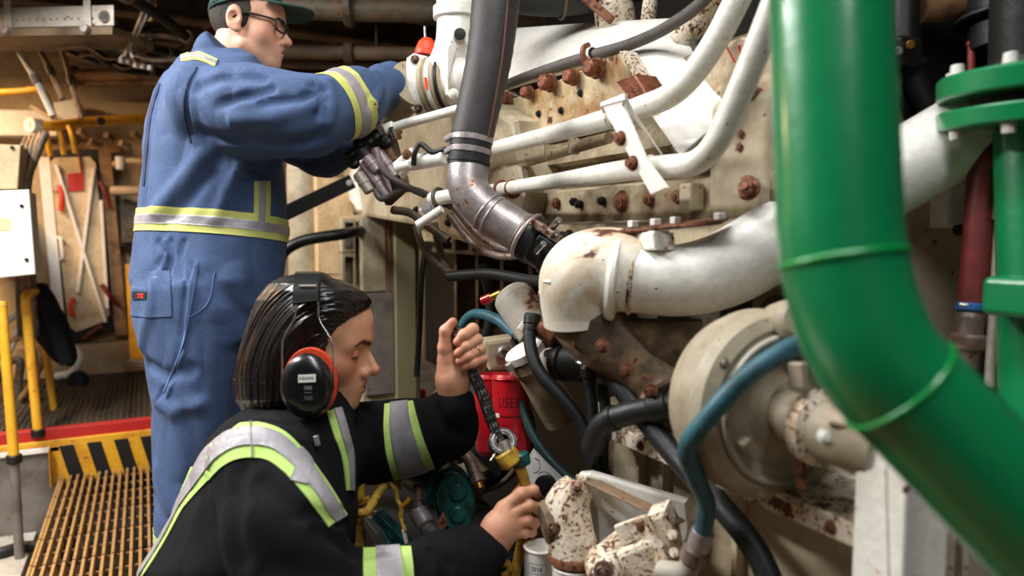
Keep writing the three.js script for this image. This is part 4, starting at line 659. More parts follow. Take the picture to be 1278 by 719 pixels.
{ // green flanged pipe and its neighbours at the right edge
  const c = P(1288, 122, 0.95); const t = thing('flanged_pipe', 'green flanged pipe joint with white bolt heads at the right edge', 'pipe joint', c.clone());
  const up = V(-0.05, 1, 0).normalize();
  part('upper_flange', lathe([[0.0, 0.004], [0.108, 0.004], [0.11, 0.007], [0.11, 0.03], [0.107, 0.034], [0, 0.034]], c, up, 48), M.greenGloss, t);
  part('lower_flange', lathe([[0.0, -0.012], [0.108, -0.012], [0.11, -0.015], [0.11, -0.034], [0.107, -0.037], [0, -0.037]], c, up, 48), M.greenGloss, t);
  part('gasket', lathe([[0, -0.012], [0.07, -0.012], [0.07, 0.004], [0, 0.004]], c, up, 40), M.black, t);
  part('lower_pipe', cyl(c.clone().addScaledVector(up, -0.036), P(1296, 560, 0.93), 0.043, 0.043, 40), M.greenGloss, t);
  part('upper_neck', lathe([[0.06, 0.034], [0.05, 0.05], [0.048, 0.9], [0, 0.9]], c, up, 40), M.blackIron, t);
  part('valve_box', boxAt(P(1250, 360, 0.9).x - 0.01, P(1250, 360, 0.9).x + 0.09, P(1250, 395, 0.9).y, P(1250, 345, 0.9).y, P(1270, 360, 0.9).z - 0.03, P(1270, 360, 0.9).z + 0.05, 0.01), M.greenGloss, t);
  for (let k = 0; k < 8; k++) { const a = k / 8 * 6.283 + 2.9, m = basis(up), p = V(Math.cos(a) * 0.095, 0, Math.sin(a) * 0.095).applyMatrix4(m).add(c); part('bolt_head', cyl(p.clone().addScaledVector(up, 0.034), p.clone().addScaledVector(up, 0.048), 0.009, 0.008, 6), M.whiteClean, t); part('bolt_nut', cyl(p.clone().addScaledVector(up, -0.037), p.clone().addScaledVector(up, -0.05), 0.009, 0.008, 6), M.whiteClean, t); }
  const r = thing('red_pipe', 'dark red vertical pipe with a blue collar and grey valve, right of the green bend', 'pipe', P(1210, 480, 1.0));
  part('pipe', tube(bend([P(1230, 150, 1.0), P(1226, 220, 1.0), P(1214, 385, 1.0)], 0.05), 0.019, 40, 20), M.redOxide, r);
  part('collar', cyl(P(1214, 378, 1.0), P(1213, 389, 1.0), 0.0205, 0.0205, 20), M.blue, r);
  part('valve_body', lathe([[0, 0], [0.018, 0], [0.02, 0.006], [0.02, 0.03], [0.025, 0.034], [0.025, 0.05], [0.02, 0.054], [0.018, 0.12], [0, 0.12]], P(1213, 389, 1.0), V(-0.02, -1, 0), 24), M.steelDirty, r);
  part('valve_stem', cyl(P(1216, 412, 1.0), P(1232, 412, 0.99), 0.008, 0.012, 14), M.blackIron, r);
  part('lever', bar(P(1196, 380, 0.98), P(1210, 381, 0.975), 0.006, 0.006), M.chrome, r);
  const s = thing('steel_tube', 'thin silvery vertical tube between the red pipe and the green flange', 'pipe', P(1240, 480, 0.98));
  part('tube', tube(bend([P(1254, 170, 0.99), P(1250, 260, 0.98), P(1236, 482, 0.97)], 0.05), 0.0075, 30, 12), M.tray, s);
  part('coupling', cyl(P(1250, 255, 0.98), P(1248, 275, 0.98), 0.011, 0.011, 14), M.steelDirty, s);
  const q = thing('brass_tube', 'thin copper-coloured vertical tube beside the silvery tube at the right edge', 'pipe', P(1264, 300, 1.0));
  part('tube', tube(bend([P(1272, 170, 1.0), P(1268, 240, 1.0), P(1262, 345, 1.0)], 0.05), 0.007, 30, 12), M.pipeBrown, q); part('coupling', cyl(P(1268, 238, 1.0), P(1267, 252, 1.0), 0.01, 0.01, 14), M.brass, q);
}
{ // dark machinery at the upper right
  const pipes = [['dark pipe going up behind the thick green pipe, upper right', [[1130, -40, 1.19], [1128, 80, 1.19], [1165, 150, 1.19]], 0.022, M.blackIron], ['dark vertical pipe above the green flange, upper right corner', [[1262, -40, 1.15], [1262, 60, 1.15]], 0.06, M.blackIron], ['brown overhead duct pipe crossing the upper right corner', [[1150, 14, 1.2], [1230, 10, 1.2], [1320, -8, 1.2]], 0.02, M.pipeBrown], ['slim brown rod dropping to the green flange', [[1214, 0, 1.2], [1212, 90, 1.15]], 0.006, M.redOxide]];
  for (const [l, p, r, m] of pipes) { const pts = p.map((a) => P(...a)); const t = thing('dark_pipe', l, 'pipe', pts[0].clone()); const c = bend(pts, 0.06); part('pipe', tube(c, r, 30, 20), m, t); part('collar', cyl(c.getPointAt(0.6), c.getPointAt(0.66), r * 1.35, r * 1.35, 20), m, t); }
  const t = thing('gauge_unit', 'small dark gear with pale knobs in shadow beside the green pipe, upper right', 'fitting', P(1125, 70, 1.16));
  part('body', boxAt(P(1125, 60, 1.16).x - 0.03, P(1125, 60, 1.16).x + 0.03, P(1125, 88, 1.16).y, P(1125, 48, 1.16).y, P(1125, 60, 1.16).z - 0.03, P(1125, 60, 1.16).z + 0.02, 0.01), M.blackIron, t);
  for (const [x, y] of [[1121, 64], [1136, 56]]) part('knob', cyl(P(x, y, 1.145), P(x, y, 1.12), 0.008, 0.006, 14), x < 1130 ? M.steel : M.brass, t);
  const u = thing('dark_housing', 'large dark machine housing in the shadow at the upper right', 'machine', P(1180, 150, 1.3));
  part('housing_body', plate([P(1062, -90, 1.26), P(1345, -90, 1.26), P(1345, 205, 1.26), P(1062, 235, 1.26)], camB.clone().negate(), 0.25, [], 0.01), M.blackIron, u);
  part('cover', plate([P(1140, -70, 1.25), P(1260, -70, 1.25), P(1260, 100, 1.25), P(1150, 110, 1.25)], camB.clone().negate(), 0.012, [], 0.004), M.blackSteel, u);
  const w = thing('rusty_manifold', 'rust-streaked white exhaust branch at the top edge above the white cover', 'pipe', P(760, 0, 1.5));
  part('branch', tube(bend([P(762, -60, 1.72), P(764, 0, 1.72), P(772, 50, 1.74)], 0.05), 0.048, 20, 28), M.rustWhite, w);
  part('branch_rib', bar(P(724, -8, 1.68), P(764, 26, 1.66), 0.02, 0.02), M.rust, w);
  part('side_branch', tube(bend([P(815, -50, 1.68), P(812, 0, 1.68), P(806, 50, 1.7)], 0.05), 0.018, 20, 16), M.rustWhite, w);
  part('elbow_branch', tube(bend([P(850, 50, 1.4), P(876, 20, 1.36), P(905, -30, 1.3)], 0.05), 0.025, 20, 20), M.rustWhite, w);
  const k = thing('lagged_pipe', 'dark lagged pipe crossing the top edge right of the black hose', 'pipe', P(700, 10, 1.75));
  part('lagging', tube(bend([P(620, -16, 1.75), P(700, -6, 1.74), P(800, -30, 1.7)], 0.1), 0.055, 30, 28), flat(0x2b2d2a, 0.8), k);
  part('band', ring(P(700, -7, 1.74), V(1, 0.1, 0.3), 0.055, 0.004, 40, 8), M.oily, k);
}
// ---------- gear between the woman and the engine ----------
const hoseThing = (label, pts, r, mat, ends = []) => {
  const q = pts.map((a) => P(...a)); const t = thing('hose', label, 'hose', q[q.length - 1].clone()); const c = spline(q);
  part('hose', tube(c, r, Math.max(30, q.length * 16), 16), mat, t);
  for (const [u, l, k, m] of ends) { const p = c.getPointAt(clamp(u)), g = c.getTangentAt(clamp(u)); part('hose_fitting', lathe([[0, -l / 2], [r * k * 0.9, -l / 2], [r * k, -l * 0.4], [r * k, l * 0.1], [r * k * 0.85, l * 0.15], [r * k * 0.85, l / 2], [0, l / 2]], p, g, 18), m, t); }
  return t;
};
hoseThing('black hose hanging from the brown fitting beside the white canister', [[664, 398, 1.27], [661, 425, 1.26], [672, 462, 1.24], [703, 498, 1.22], [726, 530, 1.21], [738, 575, 1.2], [742, 612, 1.2]], 0.0115, M.rubber, [[0.02, 0.03, 1.3, M.blackIron], [0.97, 0.03, 1.3, M.steelDirty]]);
hoseThing('long thick black hose running down to the right under the turbocharger', [[735, 438, 1.22], [765, 470, 1.16], [798, 515, 1.12], [845, 572, 1.06], [900, 632, 0.98], [945, 690, 0.93], [975, 760, 0.9]], 0.0165, M.rubber, [[0.02, 0.04, 1.25, M.blackIron]]);
hoseThing('straight black hose hanging from the domed black motor', [[734, 462, 1.19], [739, 500, 1.19], [741, 550, 1.19], [738, 610, 1.2]], 0.0095, M.rubber, [[0.04, 0.03, 1.4, M.blackIron], [0.93, 0.04, 1.35, M.chrome]]);
hoseThing('short thick black hose entering the round cast flange', [[738, 560, 1.16], [752, 530, 1.14], [785, 516, 1.11], [836, 506, 1.08]], 0.0185, M.rubber, [[0.45, 0.02, 1.12, M.blackIron], [0.95, 0.05, 1.25, M.blackIron]]);
hoseThing('dark green hose sagging past the red canisters', [[640, 452, 1.38], [648, 495, 1.36], [668, 548, 1.33], [700, 588, 1.3], [735, 612, 1.26]], 0.0085, M.rubberGreen, [[0.03, 0.03, 1.4, M.steelDirty]]);
hoseThing('teal hose arching behind the raised fist', [[575, 440, 1.6], [577, 408, 1.58], [590, 393, 1.56], [622, 400, 1.5], [652, 428, 1.45]], 0.0115, M.rubberBlue, [[0.97, 0.03, 1.3, M.blackIron]]);
hoseThing('blue hose curving in front of the turbocharger to a steel elbow fitting', [[1030, 418, 0.86], [985, 435, 0.84], [932, 470, 0.83], [885, 520, 0.84], [858, 560, 0.87], [868, 595, 0.9], [882, 630, 0.93], [876, 668, 0.95]], 0.0118, M.rubberBlue, [[0.0, 0.03, 1.2, M.blackIron]]);
hoseThing('second black hose dropping beside the straight one', [[752, 480, 1.22], [756, 520, 1.22], [752, 560, 1.22], [756, 612, 1.22]], 0.01, M.rubber, [[0.95, 0.05, 1.3, M.blackIron]]);
{
  const t = thing('hose_elbow', 'steel elbow fitting with a big hex nut at the lower end of the blue hose', 'fitting', P(860, 700, 0.96));
  part('ferrule', cyl(P(878, 662, 0.95), P(870, 686, 0.957), 0.0155, 0.0145, 20), M.steel, t);
  part('nut', cyl(P(870, 684, 0.957), P(862, 703, 0.962), 0.0185, 0.0185, 6, 0.003), M.steelDirty, t);
  part('elbow', tube(bend([P(864, 698, 0.962), P(856, 716, 0.965), P(826, 712, 1.0)], 0.02), 0.014, 24, 18), M.greyLight, t);
}
// small pipes and cables of the recess
[['thin twin pipe curving under the steel elbow, upper of the pair', [[566, 258, 1.6], [596, 292, 1.58], [632, 311, 1.5], [655, 310, 1.45]], 0.008, M.steelDirty],
 ['thin twin pipe curving under the steel elbow, lower of the pair', [[560, 268, 1.6], [590, 304, 1.58], [625, 320, 1.5], [658, 318, 1.45]], 0.008, M.steelDirty],
 ['thin pipe dropping from the white valve fitting, left one', [[520, 283, 1.75], [526, 305, 1.73], [545, 328, 1.7], [570, 345, 1.66]], 0.009, M.oily],
 ['thin pipe dropping from the white valve fitting, right one', [[542, 278, 1.7], [546, 300, 1.7], [552, 322, 1.7], [560, 340, 1.68]], 0.009, M.oily],
 ['dark cable hanging straight down beside the cream cabinet', [[530, 316, 1.9], [526, 345, 1.9], [524, 400, 1.9], [520, 470, 1.9]], 0.008, M.rubber],
 ['black cable sagging across the dark recess, long one', [[560, 345, 1.62], [610, 342, 1.55], [660, 350, 1.45], [700, 352, 1.32]], 0.012, M.rubber],
 ['grey cable looping down from the sensor cluster to the steel elbow', [[463, 222, 1.68], [475, 248, 1.66], [496, 240, 1.64], [512, 236, 1.62], [545, 248, 1.58], [562, 258, 1.55]], 0.007, M.rubberGrey],
 ['grey cable crossing the sensor cluster from top left', [[452, 187, 1.68], [470, 205, 1.66], [488, 222, 1.64], [512, 235, 1.62], [530, 243, 1.6]], 0.008, M.rubberGrey],
 ['brown cable behind the sensor cluster along the housing', [[490, 262, 1.72], [512, 266, 1.7], [534, 282, 1.68], [560, 300, 1.66]], 0.01, M.oily],
 ['black cable bundle dropping through the recess behind the fist', [[600, 330, 1.62], [612, 370, 1.62], [608, 420, 1.62], [590, 470, 1.65]], 0.012, M.rubber]
].forEach(([l, p, r, m]) => { single('engine_cable', l, /pipe/.test(l) ? 'pipe' : 'cable', tube(spline(p.map((a) => P(...a))), r, 50, 12), m); });
{ // sensor cluster
  const t = thing('sensor_cluster', 'cluster of pinkish grey cable connectors on the front gear housing', 'connectors', P(470, 245, 1.72));
  const con = (x0, y0, x1, y1, r, d, m) => { const a = P(x0, y0, d), b = P(x1, y1, d), l = a.distanceTo(b); const c = part('connector', lathe([[0, 0], [r * 0.8, 0], [r, l * 0.06], [r, l * 0.42], [r * 1.12, l * 0.45], [r * 1.12, l * 0.55], [r, l * 0.58], [r, l * 0.95], [r * 0.75, l], [0, l]], a, b.clone().sub(a), 20), m, t); return c; };
  const pk = std({ map: rep(paintTex([178, 160, 164], [120, 104, 104], 0.2, 1, 401, 0.5), 0.1), roughness: 0.45, metalness: 0.2 });
  con(468, 185, 485, 245, 0.012, 1.69, pk); con(453, 202, 486, 248, 0.013, 1.67, pk); con(446, 216, 462, 240, 0.0125, 1.65, M.tray); con(472, 190, 494, 222, 0.016, 1.7, pk); con(457, 196, 472, 214, 0.014, 1.66, pk); con(484, 184, 500, 214, 0.01, 1.7, M.pipeBrown);
  for (const [x, y] of [[440, 194], [443, 206], [450, 182], [462, 178], [470, 172], [484, 178]]) part('plug', lathe([[0, 0], [0.012, 0], [0.014, 0.005], [0.014, 0.014], [0.008, 0.018], [0, 0.018]], P(x, y, 1.69), V(-0.5, 0.4, 0.6), 16), M.blackIron, t);
  for (const [x, y] of [[477, 166], [492, 172]]) part('plug', lathe([[0, 0], [0.008, 0], [0.009, 0.02], [0.006, 0.026], [0, 0.026]], P(x, y, 1.68), V(-0.4, 0.7, 0.4), 14), M.chrome, t);
  part('mounting_block', plate([P(446, 180, 1.75), P(500, 168, 1.75), P(512, 235, 1.72), P(478, 256, 1.72)], V(0.8, 0, -0.6), 0.03, [], 0.004), M.oily, t);
}
{ // white pipe end fittings left of the steel elbow
  const t = thing('pipe_fitting', 'white T-shaped pipe fitting with a tied cable, upper one left of the steel elbow', 'pipe fitting', P(520, 200, 1.55));
  part('stub', cyl(P(556, 196, 1.5), P(512, 204, 1.55), 0.0165, 0.0165, 20), M.white, t);
  part('block', plate([P(488, 204, 1.55), P(514, 184, 1.55), P(522, 192, 1.55), P(500, 222, 1.55)], V(0.6, 0, -0.8), 0.03, [], 0.005), M.white, t);
  part('nozzle', cyl(P(494, 210, 1.53), P(512, 205, 1.52), 0.011, 0.009, 16), M.white, t);
  part('cable_tie', tube(spline([P(516, 206, 1.52), P(518, 190, 1.51), P(524, 180, 1.51), P(540, 190, 1.5), P(556, 186, 1.49)]), 0.006, 30, 10), M.rubber, t);
  part('rust_nut', hex(P(508, 193, 1.535), V(-0.6, 0, 0.8), 0.008, 0.006), M.rust, t);
  const u = thing('pipe_fitting', 'white cross-handled pipe end clamp left of the steel elbow, lower one', 'pipe fitting', P(540, 270, 1.55));
  part('stub', cyl(P(574, 243, 1.5), P(538, 249, 1.55), 0.0155, 0.0155, 20), M.white, u);
  part('clamp_ring', ring(P(548, 247, 1.54), P(574, 243, 1.5).sub(P(538, 249, 1.55)), 0.0185, 0.005, 28, 8), M.oily, u);
  part('block', plate([P(521, 262, 1.56), P(536, 250, 1.56), P(544, 256, 1.56), P(530, 270, 1.56)], V(0.6, 0, -0.8), 0.03, [], 0.004), M.white, u);
  part('bolt', hex(P(534, 260, 1.535), V(-0.6, 0.1, 0.8), 0.011, 0.009), M.steel, u);
  part('cross_handle', cyl(P(521, 281, 1.53), P(552, 261, 1.51), 0.0095, 0.0095, 18), M.white, u);
  part('handle_hole', cyl(P(520.5, 281.5, 1.53), P(524, 279.5, 1.528), 0.006, 0.006, 12), M.black, u);
}
{ // white canister with brown fitting
  const t = thing('filter_canister', 'tilted pale grey canister with a red cap, right of the raised fist', 'canister', P(655, 405, 1.4));
  const a = P(636, 366, 1.42), b = P(670, 412, 1.38), d = b.clone().sub(a).normalize(), l = a.distanceTo(b);
  part('canister_body', lathe([[0, -0.004], [0.03, -0.002], [0.038, 0.006], [0.04, 0.016], [0.04, l], [0.036, l + 0.002], [0, l]], a, d, 40), M.greyLight, t);
  part('lower_collar', lathe([[0, l], [0.036, l], [0.036, l + 0.02], [0.03, l + 0.03], [0, l + 0.03]], a, d, 32), M.oily, t);
  part('bracket', bar(P(648, 412, 1.355), P(660, 396, 1.35), 0.014, 0.01), M.white, t);
  part('red_cap', cyl(P(602, 376, 1.44), P(614, 371, 1.43), 0.0095, 0.0095, 16), M.red, t); part('brass_neck', cyl(P(612, 372, 1.43), P(626, 366, 1.42), 0.007, 0.008, 14), M.brass, t);
  const f = thing('hose_fitting', 'brown knurled hose fitting joining the black hose to the rusty lug', 'fitting', P(690, 420, 1.27));
  part('nut', lathe([[0, 0], [0.012, 0], [0.012, 0.012], [0.018, 0.016], [0.019, 0.02], [0.019, 0.05], [0.015, 0.056], [0.011, 0.058], [0.011, 0.075], [0, 0.075]], P(664, 403, 1.28), P(700, 424, 1.26).sub(P(664, 403, 1.28)), 14), M.copperBolt, f);
  part('collar', cyl(P(664, 402, 1.28), P(671, 406, 1.277), 0.0135, 0.0135, 20), M.tray, f);
  part('elbow', tube(bend([P(692, 419, 1.265), P(708, 428, 1.26), P(722, 420, 1.24)], 0.02), 0.0165, 20, 16), M.blackIron, f);
  const v = thing('brass_valve', 'little brass valve stem beside the white elbow', 'fitting', P(682, 370, 1.25));
  part('stem', cyl(P(674, 366, 1.25), P(694, 374, 1.24), 0.0045, 0.0045, 10), M.brass, v); part('knob', cyl(P(672, 365, 1.25), P(677, 367, 1.25), 0.007, 0.007, 12), M.brass, v);
  for (const [x, y] of [[704, 392], [707, 398]]) part('grease_nipple', lathe([[0, 0], [0.006, 0], [0.006, 0.006], [0.003, 0.012], [0, 0.014]], P(x, y, 1.15), V(-0.5, 0.3, 0.8), 12), M.brass, v);
  const tag = printTex(96, 96, (x) => { x.fillStyle = '#66543f'; x.fillRect(0, 0, 96, 96); x.strokeStyle = '#2a2119'; x.lineWidth = 9; x.strokeRect(14, 22, 14, 52); x.strokeRect(48, 16, 24, 60); x.beginPath(); x.moveTo(48, 46); x.lineTo(72, 46); x.stroke(); });
  const g = thing('cast_cover', 'small brown cast cover with raised digits behind the brown fitting', 'cover', P(690, 395, 1.34));
  part('cover_plate', plate([P(672, 378, 1.34), P(698, 378, 1.33), P(700, 406, 1.33), P(676, 406, 1.34)], V(0.5, 0, -0.86), 0.02, [], 0.003), M.oily, g);
  part('digits', decalQuad(P(676, 380, 1.335), P(696, 380, 1.325), P(698, 403, 1.325), P(678, 403, 1.335)), std({ map: tag, roughness: 0.6 }), g);
}
{ // black motor
  const t = thing('solenoid_motor', 'black domed electric motor with a pale end cap under the rusty lug', 'motor', P(715, 465, 1.25));
  const a = P(684, 452, 1.3), d = P(745, 452, 1.2).sub(a).normalize();
  part('end_cap', lathe([[0, 0], [0.02, 0], [0.026, 0.004], [0.026, 0.03], [0, 0.03]], a, d, 30), M.greyLight, t);
  part('motor_body', lathe([[0, 0.03], [0.03, 0.03], [0.034, 0.036], [0.034, 0.055], [0.03, 0.058], [0.033, 0.064], [0.035, 0.1], [0.028, 0.12], [0, 0.124]], a, d, 36), M.blackSteel, t);
  part('dome', lathe([[0.013, 0], [0.013, 0.012], [0.009, 0.02], [0, 0.023]], P(731, 446, 1.165), V(0, 1, 0.1), 20), M.blackSteel, t);
  part('neck_ring', ring(P(731, 452, 1.165), V(0, 1, 0.1), 0.014, 0.004, 24, 8), M.chrome, t);
  part('screw', hex(P(684, 442, 1.27), V(-0.6, 0.2, 0.7), 0.006, 0.005), M.steel, t);
}
{ // white lidded jar and red oil filters
  const t = thing('strainer_pot', 'beige tilted pot with a white round lid between the red canisters and the black hose', 'pot', P(690, 520, 1.34));
  const a = P(655, 440, 1.33), d = P(700, 520, 1.36).sub(a).normalize();
  part('pot_body', lathe([[0, 0.012], [0.036, 0.012], [0.038, 0.03], [0.034, 0.034], [0.036, 0.15], [0, 0.15]], a, d, 36), M.creamDirty, t);
  part('lid', lathe([[0, -0.01], [0.034, -0.01], [0.038, -0.006], [0.038, 0.008], [0.03, 0.012]], a, d, 36), M.whiteClean, t);
  part('latch', box(0.012, 0.016, 0.012, 0.003).applyMatrix4(basis(d).setPosition(P(636, 458, 1.31))), M.steel, t);
  const h = thing('filter_casting', 'cream cast filter head with a round port above the red canisters', 'filter head', P(630, 462, 1.42));
  part('head', plate([P(604, 426, 1.4), P(640, 422, 1.4), P(652, 440, 1.4), P(648, 464, 1.4), P(612, 464, 1.4), P(606, 446, 1.4)], V(0.3, 0, -0.95), 0.06, [], 0.008), M.cream, h);
  part('port', lathe([[0.007, 0.012], [0.011, 0.012], [0.014, 0.008], [0.015, 0], [0, 0], [0, 0.003], [0.007, 0.004]], P(629, 440, 1.398), V(-0.3, 0, 0.95), 24), M.steelDirty, h);
  const tx = printTex(256, 128, (x) => { x.fillStyle = '#a8141f'; x.fillRect(0, 0, 256, 128); x.fillStyle = '#5c0a12'; x.font = 'bold italic 58px sans-serif'; x.fillText('USED', 40, 60); x.fillRect(60, 92, 150, 8); x.fillStyle = '#e8e0d8'; x.fillRect(14, 86, 34, 16); });
  [['red canister with a paper strip, right one of the two red canisters', 637, 1.38, 0.036], ['red canister at the left behind the wrench handle, left one of the two', 612, 1.46, 0.034]].forEach(([l, x, d2, r], i) => {
    const top = P(x, 466, d2), bot = P(x + 3, 566, d2), dd = bot.clone().sub(top).normalize(), L = top.distanceTo(bot);
    const c = thing('oil_filter', l, 'canister', bot.clone());
    part('canister_body', lathe([[0, 0], [r - 0.004, 0], [r, 0.005], [r, L - 0.01], [r - 0.006, L], [0, L]], top, dd, 40), M.red, c);
    part('rim', ring(top.clone().addScaledVector(dd, 0.008), dd, r, 0.002, 40, 8), M.red, c);
    if (!i) { const f = C0.clone().sub(top).setY(0).normalize(), s = V(0, 1, 0).cross(f).normalize(), pos = [], uv = [], idx = [];
      for (let k = 0; k <= 12; k++) { const a = (k / 12 - 0.5) * 2.2; for (const [v, y] of [[1, 0.03], [0, 0.09]]) { const q = top.clone().addScaledVector(dd, y).addScaledVector(f, Math.cos(a) * (r + 0.0006)).addScaledVector(s, Math.sin(a) * (r + 0.0006)); pos.push(q.x, q.y, q.z); uv.push(k / 12, v); } if (k) idx.push(k * 2 - 2, k * 2 - 1, k * 2, k * 2, k * 2 - 1, k * 2 + 1); }
      const g = new THREE.BufferGeometry(); g.setAttribute('position', new THREE.Float32BufferAttribute(pos, 3)); g.setAttribute('uv', new THREE.Float32BufferAttribute(uv, 2)); g.setIndex(idx); g.computeVertexNormals(); part('print', g, std({ map: tx, roughness: 0.35 }), c); }
  });
}
{ // teal gear pump
  const t = thing('gear_pump', 'dark teal gear pump with an oval bolted cover beside the woman\'s near forearm', 'pump', P(570, 665, 1.42));
  const d = V(-0.25, 0.05, 0.95).normalize(), c = P(570, 628, 1.36), m = basis(d), ax = V(0.18, 0, 1), at = (x, z, k) => V(x, k, z).applyMatrix4(m).add(c);
  const oval = (rx, rz, n = 36) => [...Array(n)].map((_, i) => at(Math.cos(i / n * 6.2832) * rx + Math.sin(i / n * 6.2832) * 0.006, Math.sin(i / n * 6.2832) * rz, 0));
  part('cover', plate(oval(0.036, 0.058), d.clone().negate(), 0.025, [], 0.006), M.teal, t);
  part('cover_lip', plate(oval(0.041, 0.063).map((p) => p.addScaledVector(d, -0.022)), d.clone().negate(), 0.03, [], 0.004), M.teal, t);
  for (const z of [-0.021, 0.021]) part('boss', lathe([[0.017, 0], [0.017, 0.005], [0.013, 0.008], [0, 0.009]], at(0.002, z, 0), d, 24), M.teal, t);
  for (let i = 0; i < 8; i++) { const a = i / 8 * 6.283 + 0.3; part('bolt', hex(at(Math.cos(a) * 0.0355, Math.sin(a) * 0.056, -0.018), d, 0.004, 0.006), M.teal, t); }
  part('pump_body', lathe([[0, 0], [0.04, 0], [0.044, 0.006], [0.044, 0.03], [0.036, 0.034], [0.036, 0.09], [0, 0.09]], P(556, 610, 1.4), V(-0.35, 0.12, -0.9), 32), M.teal, t);
  part('flange', lathe([[0, 0], [0.03, 0], [0.03, 0.012], [0, 0.012]], P(542, 600, 1.42), V(-0.5, 0.3, 0.8), 28), M.teal, t);
  part('foot', bar(P(540, 668, 1.38), P(592, 682, 1.36), 0.05, 0.03), M.blue, t);
  part('tag', plate([P(545, 655, 1.33), P(555, 640, 1.33), P(562, 656, 1.33), P(552, 668, 1.33)], V(0, 0, -1), 0.002, [], 0), M.pipeBrown, t);
  const u = thing('drain_elbow', 'dark steel bent pipe with an orange tip above the teal pump', 'pipe fitting', P(600, 610, 1.4));
  part('pipe', tube(bend([P(570, 570, 1.42), P(584, 568, 1.4), P(594, 596, 1.38)], 0.025), 0.0125, 24, 16), M.steelDirty, u);
  part('nut', cyl(P(592, 592, 1.38), P(597, 604, 1.37), 0.0165, 0.0165, 6, 0.002), M.steelDirty, u); part('collar', cyl(P(569, 564, 1.42), P(570, 578, 1.42), 0.015, 0.015, 14), M.steel, u);
  part('tip', cyl(P(597, 604, 1.37), P(600, 612, 1.36), 0.011, 0.009, 14), M.brass, u);
  const h = thing('drain_hose', 'grey hose with a steel hex coupling running down in front of the teal pump', 'hose', P(560, 700, 1.3));
  part('hose', tube(bend([P(526, 648, 1.34), P(548, 682, 1.32), P(575, 740, 1.3)], 0.04), 0.0145, 30, 16), M.rubberGrey, h);
  part('coupling', lathe([[0, 0], [0.011, 0], [0.011, 0.02], [0.008, 0.022], [0.008, 0.035], [0.014, 0.037], [0.014, 0.05], [0, 0.05]], P(521, 610, 1.36), P(522, 640, 1.35).sub(P(521, 610, 1.36)), 16), M.steelDirty, h);
  part('nut', cyl(P(521, 637, 1.35), P(533, 656, 1.33), 0.019, 0.019, 6, 0.003), M.steel, h); part('cap', cyl(P(521, 606, 1.36), P(521, 613, 1.36), 0.01, 0.01, 14), M.copperBolt, h);
}
{ // yellow valve lever
  const t = thing('yellow_lever', 'chipped yellow valve lever with tied cord in front of the woman\'s chest', 'lever', P(445, 660, 1.36));
  part('lever_arm', tube(bend([P(447, 640, 1.33), P(458, 640, 1.33), P(478, 606, 1.35), P(492, 603, 1.36), P(498, 612, 1.36)], 0.03), 0.0085, 40, 14), M.yellowDirty, t);
  part('lever_boss', lathe([[0, 0], [0.018, 0], [0.02, 0.004], [0.02, 0.03], [0.014, 0.034], [0.014, 0.05], [0, 0.05]], P(442, 622, 1.34), V(0, 1, 0.1), 20), M.yellowDirty, t);
  part('valve_body', tube(spline([P(440, 615, 1.37), P(440, 650, 1.37), P(442, 690, 1.37)]), 0.02, 20, 18), M.yellowDirty, t);
  part('side_arm', bar(P(446, 628, 1.34), P(462, 622, 1.34), 0.012, 0.012), M.yellowDirty, t);
  const c = thing('tie_cord', 'yellow cord tied to the yellow lever with a red and white tail', 'cord', P(510, 690, 1.34));
  part('cord', tube(spline([P(486, 602, 1.345), P(494, 612, 1.34), P(496, 624, 1.34), P(501, 634, 1.335), P(500, 644, 1.335), P(505, 662, 1.33)]), 0.0045, 40, 8), M.yellowDirty, c);
  part('cord_loop', tube(spline([P(500, 634, 1.335), P(508, 626, 1.33), P(511, 622, 1.33)]), 0.0045, 16, 8), M.yellow, c);
  part('ribbon_tail', bar(P(503, 660, 1.33), P(511, 692, 1.33), 0.012, 0.003), M.rustWhite, c);
  const g = thing('teal_frame', 'dark teal frame bars low behind the yellow lever', 'frame', P(470, 700, 1.45));
  part('frame_bar', bar(P(470, 640, 1.45), P(520, 690, 1.42), 0.025, 0.02), M.teal, g); part('frame_bar', bar(P(440, 700, 1.45), P(520, 705, 1.42), 0.03, 0.02), M.teal, g); part('frame_bar', bar(P(478, 660, 1.44), P(510, 720, 1.4), 0.025, 0.02), M.teal, g);
  const b = thing('bilge_clutter', 'dark oily pipe bend in shadow behind the yellow lever', 'pipe', P(480, 640, 1.6));
  part('pipe', tube(bend([P(440, 590, 1.65), P(520, 585, 1.6), P(560, 560, 1.6), P(600, 600, 1.55)], 0.05), 0.03, 40, 18), M.oily, b); part('flange', cyl(P(520, 585, 1.6), P(528, 582, 1.595), 0.045, 0.045, 24), M.blackIron, b);
}
